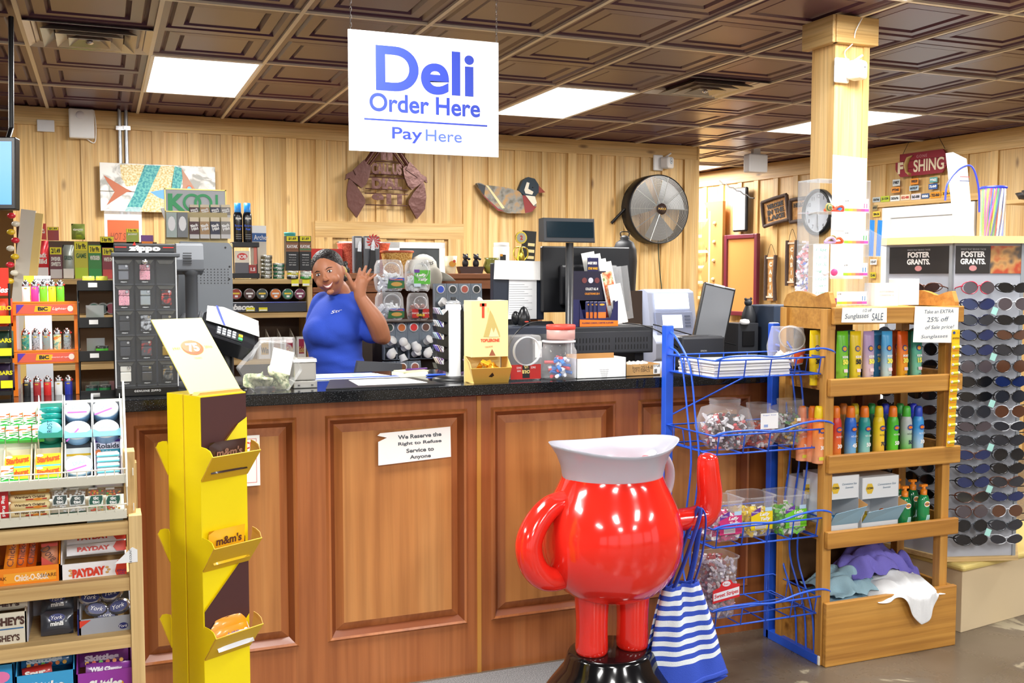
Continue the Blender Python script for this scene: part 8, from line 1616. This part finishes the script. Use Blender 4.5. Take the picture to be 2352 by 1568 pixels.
x0,x1,z0,z1=rect(1868,562,1904,700,3.99);b=B();w_=x1-x0;h=z1-z0;b.box(-w_/2,w_/2,0,.001,0,h,M('#eef4f4',.7));[b.text(s_,h*.05,0,h*(.92-.12*k),M('#3a9a7a',.7),-.001,wid=w_*.7,shear=.2)for k,s_ in enumerate(('1 lot','2 lot 125','3 lot 150','night','Lot 2 lot','2 rope m','2 rope'))];b.thing('price_list','white handwritten price list on the wooden post','sign',((x0+x1)/2,3.993,z0))
x0,x1,z0,z1=rect(1996,505,2036,590,AY);t=thing('pen_pocket','clear side pocket full of blue wrapped pens on the acrylic stand','holder',((x0+x1)/2,AY+.02,z0));w_=x1-x0;B().prism([(-w_/2,0),(w_/2,0),(w_/2+.004,(z1-z0)*.5),(-w_/2,(z1-z0)*.75)],-.02,.02,CA).build('pocket',t)
for k in range(6):b=B();b.bar((-w_*.35+k*w_*.14,-.01+.006*(k%3),.004),(-w_*.32+k*w_*.15,-.01+.006*(k%3),z1-z0),.0035,M('#2a8ae0',.35),7);b.thing('blue_pen','blue wrapped pen, %s from the left in the clear pocket'%ordn(k),'pen',((x0+x1)/2,AY+.02,z0),group='blue pens')

# ============================================================ SUNGLASSES SPINNER ON ITS BOX
b=B();bxr=R_(9);t=thing('display_box','pale laminate box stand with rounded yellow edged top under the sunglasses','stand',(3.335,3.20,0),bxr);LAM=M('#d8c4a0',.5);B().box(0,.95,0,.62,0,.265,LAM).build('box_body',t,bev=.002);B().box(-.02,.97,-.02,.64,.265,.295,M('#dcc678',.4)).build('top_board',t,bev=.014,bseg=3)
SW=4.28;FC=Vector((0,0,EYE))+ray(2264,784)*SW;SR=R_(-17);FW=.31
ax_=Vector((math.cos(SR),math.sin(SR),0));ay_=Vector((-math.sin(SR),math.cos(SR),0));CN=Vector((FC.x,FC.y,0))+ay_*(FW*.866)
sp=thing('sunglasses_spinner','tall grey-white sunglasses spinner with wooden top and dark brand headers','display',(CN.x,CN.y,.296),SR)
hexp=lambda r:[(r*math.cos(k*PI/3),r*math.sin(k*PI/3))for k in range(6)]
B().prism(hexp(FW*1.06),0,.018,RAW,ax='z').build('base_board',sp);TOPZ=1.64-.296
B().prism(hexp(FW*1.12),TOPZ,TOPZ+.03,M('#e0c890',.45),ax='z').build('top_board',sp,bev=.004)
SGR=M('#c9cdd6',.4)
faces=[]
for f_ in range(6):
    T=Matrix.Rotation((f_)*PI/3,4,'Z')@Matrix.Translation((0,-FW*.866,0));faces.append(T)
    b=B();b.box(-FW/2+.008,FW/2-.008,0,.006,.018,TOPZ,M('#b2b6c0',.35),T)
    b.box(FW/2-.012,FW/2+.002,-.006,.01,.018,TOPZ,M('#a8aeb4',.3,m=.4),T);fpn=b.build('face_panel',sp)
    b=B();b.box(-FW*.46,FW*.46 if f_ else FW*.02,-.004,0,TOPZ-.125,TOPZ-.01,M('#2a2624',.4),T)
    if f_==0:b.box(FW*.03,FW*.46,-.004,0,TOPZ-.125,TOPZ-.01,speckle('photo_print',[(.38,'#5a5048'),(.5,'#c8965a'),(.6,'#b84a2a')],14,.4),T)
    X=-FW*.22 if f_==0 else 0;b.text('FOSTER',.024,X,TOPZ-.045,WHITE,-.005,wid=.105,bold=.04,T=T);b.text('GRANTS.',.024,X,TOPZ-.075,WHITE,-.005,wid=.11,bold=.04,T=T);b.text("WHO'S THAT BEHIND THOSE",.007,X,TOPZ-.024,M('#b8b8b8',.5),-.005,wid=.11,T=T);b.disc(X,TOPZ-.103,.017,.012,M('#c88a8a',.4),-.005,14,T);b.build('header_print',fpn)
LK=[('#2a2d36',.05),('#1c2a5a',.04),('#3a2a2a',.06),('#50484e',.05),('#12141a',.05),('#5a3a2a',.06)]
FK=[('#16171a','black'),('#c8304a','red'),('#3a4048','gunmetal'),('#5a3424','tortoise brown'),('#1a2040','navy'),('#b8bcc4','silver')]
gm={}
def glass_meshes(fc,lc,sty):
    k=(fc,lc,sty)
    if k in gm:return gm[k]
    lw,lh=((.034,.022),(.031,.026),(.035,.0195))[sty];fm_=M(fc,.25,coat=.3);out=[]
    def pt(s,a,e=1.0):x=lw*math.cos(a)*e;z=lh*math.sin(a)*e;return(s*(.036+x),-.006*(1-(x/.04)**2)+.012*((.036+x)/.07)**2*1.5,z+(.004 if sty!=1 else 0)*(x/lw))
    for s in(-1,1):
        b=B();b.face([(pt(s,2*PI*i/18)[0],pt(s,2*PI*i/18)[2])for i in range(18)],M(LK[lc][0],LK[lc][1],coat=1.0),-.0035);out.append(b.mesh('lens'))
    b=B()
    for s in(-1,1):b.tube([pt(s,2*PI*i/18)for i in range(18)],.0022 if sty else .0028,fm_,5,closed=True)
    b.tube([(-.008,-.005,.007),(0,-.007,.010),(.008,-.005,.007)],.0025,fm_,5);out.append(b.mesh('frame'))
    for s in(-1,1):b=B();b.tube([(s*.066,.004,.006),(s*.071,.012,.006),(s*.070,.05,.0),(s*.066,.085,-.012)],[.003,.003,.0025,.003],fm_,5);out.append(b.mesh('temple'))
    gm[k]=out;return out
zr=[EYE-(y-636)*SW/FPX for y in(660,697,733,767,801,838,873,907,941,975,1007,1040,1072,1103,1137,1170,1203,1236)]
rowsn=['top']+[ordn(k)+' from the top' for k in range(1,14)]+['fourth from the bottom','third from the bottom','second from the bottom','bottom']
def place_glasses(face,x,z,fk,lk,sty,lab):
    M_=sp.matrix_basis if False else(Matrix.Translation((CN.x,CN.y,.296))@Matrix.Rotation(SR,4,'Z'));T=M_@faces[face]@Matrix.Translation((x,-.062,z-.296))
    t=thing('sunglasses',lab,'sunglasses',group='sunglasses on the spinner');t.matrix_world=T
    for me,nm in zip(glass_meshes(FK[fk][0],lk,sty),('lens','lens','frame','temple','temple')):
        o=bpy.data.objects.new(nm,me);COL.objects.link(o);o.parent=t
rd=random.Random(21);fn=['front','','','','','left']
SPL=[(1,3,1),(4,1,0),(4,0,0),(0,1,0),(0,1,0),(2,3,1),(0,4,0),(0,4,2),(2,0,1)]
for k,z in enumerate(zr):
    for c in range(2):
        if c==0:f,l_,s_=SPL[k]if k<9 else(rd.choice((0,0,2,3)),rd.choice((0,1,3,4)),rd.choice((0,1,2)))
        else:f,l_,s_=(rd.choice((0,0,2,5,3)),rd.choice((0,1,3,4,5)),rd.choice((0,1,2)))
        place_glasses(0,(-.073,.079)[c],z,f,l_,s_,'%s sunglasses, %s, %s column of front panel'%(FK[f][1],rowsn[k],['left','right'][c]))
        if c==1 and k%3==1:
            b=B();b.box(-.012,.012,0,.001,-.03,.0,M(['#e8e6dc','#a8e0d8','#f0e8b0'][k%3],.5));o=b.thing('price_tag','hanging price tag by the %s row of the spinner'%rowsn[k],'price tag');o.matrix_world=Matrix.Translation((CN.x,CN.y,.296))@Matrix.Rotation(SR,4,'Z')@faces[0]@Matrix.Translation((.0,-.07,z-.31))@Matrix.Rotation(R_(20),4,'Y')
for k,z in enumerate(zr):
    if k>16:continue
    f,l_,s_=(3 if k==0 else rd.choice((0,0,2))),rd.choice((0,4,2)),rd.choice((0,1,2));place_glasses(5,.07,z,f,l_,s_,'%s sunglasses, %s, near column of left panel'%(FK[f][1],rowsn[k]));
    if k>2:place_glasses(5,-.076,z,0,rd.choice((0,4)),0,'black sunglasses, %s, far column of left panel'%rowsn[k])
    if k%2==0:place_glasses(1,-.07,z,0,0,1,'black sunglasses, %s, panel turned to the right'%rowsn[k])
# canister of wax cords and tall white cone on the spinner top
JX=at(2283,550,FC.y+.16);jz=1.672;t=thing('cord_canister','clear canister with blue rim full of rainbow coloured straws','canister',(JX.x,FC.y+.17,jz));h=at(2283,430,FC.y+.15).z-jz;r=.052
b=B();b.lathe([(0,0),(r,0),(r,h)],clear(a=.08),n=28,flip=True);b.build('shell',t);b=B();b.lathe([(r,h-.006),(r*1.08,h-.004),(r*1.08,h+.004),(r*.96,h+.006)],M('#2a3ae0',.35),n=28,flip=True);b.build('rim',t)
RC=['#f0d81c','#f08a1c','#e83a3a','#2a6ae0','#3ab87a','#e84a9a','#8ae03a','#f4f0e8','#1a3a8a']
for k in range(34):
    a=rd.uniform(0,2*PI);q=rd.uniform(.3,.92)*r;tw=rd.uniform(.5,1.2);b=B();b.tube([(q*math.cos(a+tw*v),q*math.sin(a+tw*v),.004+(h+.0)*v)for v in[i/7 for i in range(8)]],.0035,M(RC[k%9],.3),6);b.build('straw',t)
x0,x1,z0,z1=rect(2205,350,2252,552,FC.y+.05)
b=B();w_=.05;H_=at(2215,350,FC.y+.05).z-jz;b.prism([(-.012,0),(.055,0),(.0,H_*.93),(-.075,H_)],-.02,.02,PAPER);[b.flat(-.035,.02,H_*(.66+.05*q),H_*(.668+.05*q),M(['#3a4a8a','#c84a4a'][q],.5),-.0206)for q in range(2)];t=b.thing('paper_cone','tall blank white card leaning beside the straw canister','card',(at(2232,552,FC.y+.02).x,FC.y+.08,jz));
b=B();P=[(-.11,-.02,H_*.42),(-.1,-.02,H_*.62),(-.04,-.02,H_*.80),(.03,-.02,H_*.84),(.07,-.02,H_*.6),(.1,0,H_*.3)];b.tube(catmull(P,6),.004,M('#3a4ae8',.35),6);b.thing('blue_straw','curled blue straw looped around the white card','straw',t.location)
# ============================================================ THE WOMAN
WY=5.15;WB=Vector((at(775,760,WY).x,WY,0))
pn=thing('person','smiling woman in a blue t-shirt waving one hand behind the counter','person',WB)
def wp(px,py,dy=0.0):
    v=at(px,py,WY);return Vector((v.x-WB.x,dy,v.z))
MPP=5.17/FPX
SKIN=newmat('skin')[0];p=SKIN.node_tree.nodes['Principled BSDF'];p.inputs['Base Color'].default_value=col('#b87a5a');p.inputs['Roughness'].default_value=.48;p.inputs['Subsurface Weight'].default_value=.08;p.inputs['Subsurface Radius'].default_value=(.01,.004,.002)
SHIRT=M('#2c4fc4',.85,bump=.15,bs=220)
def loft(b,rings,mt,n=28):
    """rings = (centre, rx, ry, tilt) stacked ellipses, closed at both ends"""
    vs=[]
    for c,rx,ry in rings:
        for k in range(n):a=2*PI*k/n;vs.append((c[0]+rx*math.cos(a),c[1]+ry*math.sin(a),c[2]))
    m=len(rings);b.add(vs,[(i*n+k,i*n+(k+1)%n,(i+1)*n+(k+1)%n,(i+1)*n+k)for i in range(m-1)for k in range(n)]+[tuple(range(n-1,-1,-1)),tuple((m-1)*n+k for k in range(n))],mt,True)
def fuse(o,vox,it=6):
    q=o.modifiers.new('fuse','REMESH');q.mode='VOXEL';q.voxel_size=vox;q.use_smooth_shade=True
    s=o.modifiers.new('soft','SMOOTH');s.iterations=it;s.factor=.5;return o
def limb(b,pts,rs,mt,n=16,k=5):
    P=catmull(pts,k);R=[r[0]for r in catmull([(r,0,0)for r in rs],k)]
    b.tube(P,R,mt,n);b.ball(P[0],R[0]*.98,mt,n);b.ball(P[-1],R[-1]*.98,mt,n)
HC=wp(753,628,-.02);HT=Matrix.Translation(HC)@Matrix.Rotation(R_(-27),4,'Z')@Matrix.Rotation(R_(-17),4,'Y')@Matrix.Rotation(R_(4),4,'X')
# body: head, neck, trunk, both arms with fingers, legs in one surface
b=B();b.T=HT;n,m=32,26;vs=[]
for i in range(m+1):
    t_=PI*i/m;z=-.113*math.cos(t_);s=math.sin(t_)
    for k in range(n):
        a=2*PI*k/n;x=.076*s*math.cos(a);y=.094*s*math.sin(a);f=-math.sin(a)
        if z<-.02:q=min(1,(-.02-z)/.09);x*=1-.24*q;y=y*(1-.18*q)-.012*q
        if f>.2 and-.03<z<.03:y+=.006*(f-.2)*math.cos(z/.03*PI/2)
        vs.append((x,y,z))
b.add(vs,[(i*n+k,i*n+(k+1)%n,(i+1)*n+(k+1)%n,(i+1)*n+k)for i in range(m)for k in range(n)],SKIN,True)
b.tube([(0,-.086,.018),(0,-.096,-.004),(0,-.107,-.022)],[.006,.008,.011],SKIN,10);b.ball((0,-.103,-.026),(.012,.011,.009),SKIN,12)
for s in(-1,1):
    b.ball((s*.011,-.096,-.028),(.007,.008,.006),SKIN,10);b.ball((s*.036,-.060,-.034),(.026,.022,.026),SKIN,14);b.ball((s*.078,.008,-.006),(.007,.016,.026),SKIN,12)
b.ball((0,-.082,-.092),(.02,.018,.015),SKIN,12)
b.T=None
limb(b,[HT@Vector((.0,.03,-.07)),wp(783,668,.02),wp(788,690,.03)],[.052,.05,.06],SKIN)
loft(b,[(wp(787,690,.03),.09,.07),(wp(780,715,.02),.13,.10),(wp(772,760,.0),.14,.11),(wp(775,810,.0),.12,.10),(wp(788,870,.02),.14,.12),(wp(790,930,.02),.14,.12)],SKIN)
elb=wp(856,764,-.16)
limb(b,[wp(822,708,.0),wp(842,742,-.08),elb],[.055,.052,.05],SKIN)
limb(b,[elb,wp(842,735,-.19),wp(822,705,-.20),wp(806,680,-.20)],[.050,.049,.038,.029],SKIN)
b.ball(wp(863,772,-.15),(.04,.04,.035),SKIN,14)
limb(b,[wp(806,680,-.20),wp(805,662,-.20),wp(808,646,-.20)],[.030,.031,.030],SKIN)
for px,py in((798,655),(806,648),(815,650),(800,664),(812,662)):b.ball(wp(px,py,-.20),(.02,.014,.026),SKIN,12)
for(p0,p1,p2,r)in(((800,642),(802,630),(805,617),.0085),((809,640),(813,626),(819,612),.009),((816,642),(822,631),(829,619),.0085),((820,648),(829,639),(841,630),.0072)):
    P=[wp(*p0,-.2),wp(*p1,-.208),wp(*p2,-.203)];limb(b,P,[r*1.12,r,r*.8],SKIN,10,3)
limb(b,[wp(796,664,-.2),wp(787,652,-.21),wp(781,640,-.215),wp(775,628,-.215)],[.016,.0125,.0105,.008],SKIN,10,3)
limb(b,[wp(745,708,.10),wp(738,780,.16),wp(735,850,.10)],[.05,.045,.035],SKIN);limb(b,[wp(735,850,.10),wp(720,900,-.05)],[.035,.028],SKIN)
fz=wp(790,930,.02).z
for s in(-1,1):limb(b,[Vector((.02+s*.07,.02,fz)),Vector((.02+s*.08,.0,.48)),Vector((.02+s*.08,.03,.08))],[.09,.06,.045],SKIN)
fuse(b.build('body',pn),.0045,4)
# t-shirt
rings=[(wp(785,674,.02),24*MPP,.065),(wp(784,683,.02),38*MPP,.09),(wp(781,695,.02),50*MPP,.12),(wp(776,718,.0),61*MPP,.15),(wp(768,745,-.01),68*MPP,.165),(wp(764,770,-.01),69*MPP,.16),(wp(768,797,-.0),63*MPP,.14),(wp(773,825,.0),62*MPP,.14),(wp(782,850,.01),62*MPP,.145),(wp(788,880,.02),66*MPP,.155),(wp(790,905,.02),67*MPP,.155)]
def wrinkle(c,k,n):
    return 0
b=B();n=40;vs=[]
cr3=[(catmull([r[0]for r in rings],4)[i],q[0],q[1])for i,q in enumerate(catmull([(r[1],r[2],0)for r in rings],4))]
for i,(c,rx,ry)in enumerate(cr3):
    for k in range(n):
        a=2*PI*k/n;wv=1+(.02*math.sin(i*1.15+2.3*math.sin(a*2))+.012*math.sin(i*2.3+3*a))*min(1,max(0,(i-14)/10));vs.append((c[0]+rx*wv*math.cos(a),c[1]+ry*wv*math.sin(a),c[2]))
m=len(cr3);b.add(vs,[(i*n+k,i*n+(k+1)%n,(i+1)*n+(k+1)%n,(i+1)*n+k)for i in range(m-1)for k in range(n)]+[tuple(range(n-1,-1,-1)),tuple((m-1)*n+k for k in range(n))],SHIRT,True)
limb(b,[wp(808,698,.02),wp(826,714,-.02),wp(838,738,-.075),wp(842,756,-.11)],[.068,.076,.072,.070],SHIRT)
b.ball(wp(735,760,-.06),(.085,.10,.085),SHIRT,20);b.ball(wp(752,764,-.085),(.09,.085,.085),SHIRT,20)
limb(b,[wp(752,700,.08),wp(744,740,.13)],[.07,.07],SHIRT)
o=fuse(b.build('t_shirt',pn),.006,22)
b=B();v,f,W_,H_=textmesh('Store',.01,.25)
b.add([(wp(745,718).x+q[0]*.048,-.158+.0*q[1]+.02*(q[0]),wp(745,718).z+q[1]*.02+q[0]*.008)for q in v],f,WHITE);b.build('shirt_print',pn)
# trousers and shoes
b=B();JD=M('#2a3550',.85)
loft(b,[(wp(790,885,.02),.15,.15),(Vector((.02,.02,fz)),.16,.15),(Vector((.02,.02,fz-.12)),.16,.14)],JD)
for s in(-1,1):limb(b,[Vector((.02+s*.07,.02,fz-.06)),Vector((.02+s*.08,.0,.48)),Vector((.02+s*.08,.03,.10))],[.105,.075,.07],JD)
fuse(b.build('trousers',pn),.012,4)
for s in(-1,1):b=B();b.lathe([(.0,0),(.045,.0),(.05,.02),(.045,.05),(.03,.08),(0,.085)],BLACK,(.02+s*.08,-.02,0),n=18,sy=2.2);b.build('shoe',pn)
# hair, eyes, brows, smile
HR=M('#1c1513',.55,bump=.9,bs=90);b=B();b.T=HT
b.ball((0,.024,.040),(.0815,.1015,.0865),HR,26,m=18);b.ball((0,.075,-.0),(.066,.06,.075),HR,20);b.ball((.03,.13,-.01),(.045,.045,.05),HR,18)
for k in range(16):a=k*2.4;b.ball((.03+.035*math.cos(a),.13+.03*math.sin(a),-.01+.04*math.sin(k*1.7)),.016,HR,8)
fuse(b.build('hair',pn),.005,2)
b=B();b.T=HT;b.tube([(.03+.034*math.cos(2*PI*i/12),.098,-.01+.034*math.sin(2*PI*i/12))for i in range(12)],.008,M('#d8c46a',.6),8,closed=True);b.build('hair_tie',pn)
for s in(-1,1):
    b=B();b.T=HT;b.ball((s*.030,-.0815,.008),(.0125,.009,.0068),M('#f4f0ec',.2),14);b.ball((s*.030+.001,-.0875,.008),(.0055,.0038,.0057),M('#2a1a14',.15),12);b.build('eye',pn)
    b=B();b.T=HT;b.tube([(s*.017,-.089,.022),(s*.03,-.087,.028),(s*.047,-.074,.024)],[.0022,.003,.0015],HR,6,flat=.6);b.build('eyebrow',pn)
    b=B();b.T=HT;b.tube([(s*.018,-.0875,.0095),(s*.024,-.0895,.0145),(s*.032,-.0890,.0155),(s*.043,-.0800,.0105)],.0014,M('#231814',.6),5);b.build('eyelashes',pn)
b=B();b.T=HT
LP_=M('#a8585a',.4);TE=M('#f6f2ea',.25)
def mo(u,dz,dy=0):return(.002+.025*u,-.0955+.013*u*u+dy,-.057+.010*u*u+dz)
b.add([mo(-1+q/5,0,-.002)for q in range(11)]+[mo(-1+q/5,-.0105*(1-(-1+q/5)**2),-.002)for q in range(11)],[(q,q+1,q+12,q+11)for q in range(10)],TE,True);b.build('teeth',pn)
b=B();b.T=HT;b.tube([mo(-1.05+q*.21,.0015,-.001)for q in range(11)],[.0008+.0022*math.sin(PI*q/10)for q in range(11)],LP_,6);b.tube([mo(-1.05+q*.21,-.0115*(1-(-1.05+q*.21)**2)-.001,-.001)for q in range(11)],[.0008+.003*math.sin(PI*q/10)for q in range(11)],LP_,6);b.build('lips',pn)
b=B();v=wp(822,631,-.207);b.tube([(v.x+.009*math.cos(a),v.y+.009*math.sin(a),v.z+.003*math.cos(a))for a in[i*PI/5 for i in range(10)]],.0012,M('#e0c060',.2,m=1.0),5,closed=True);b.build('ring',pn)
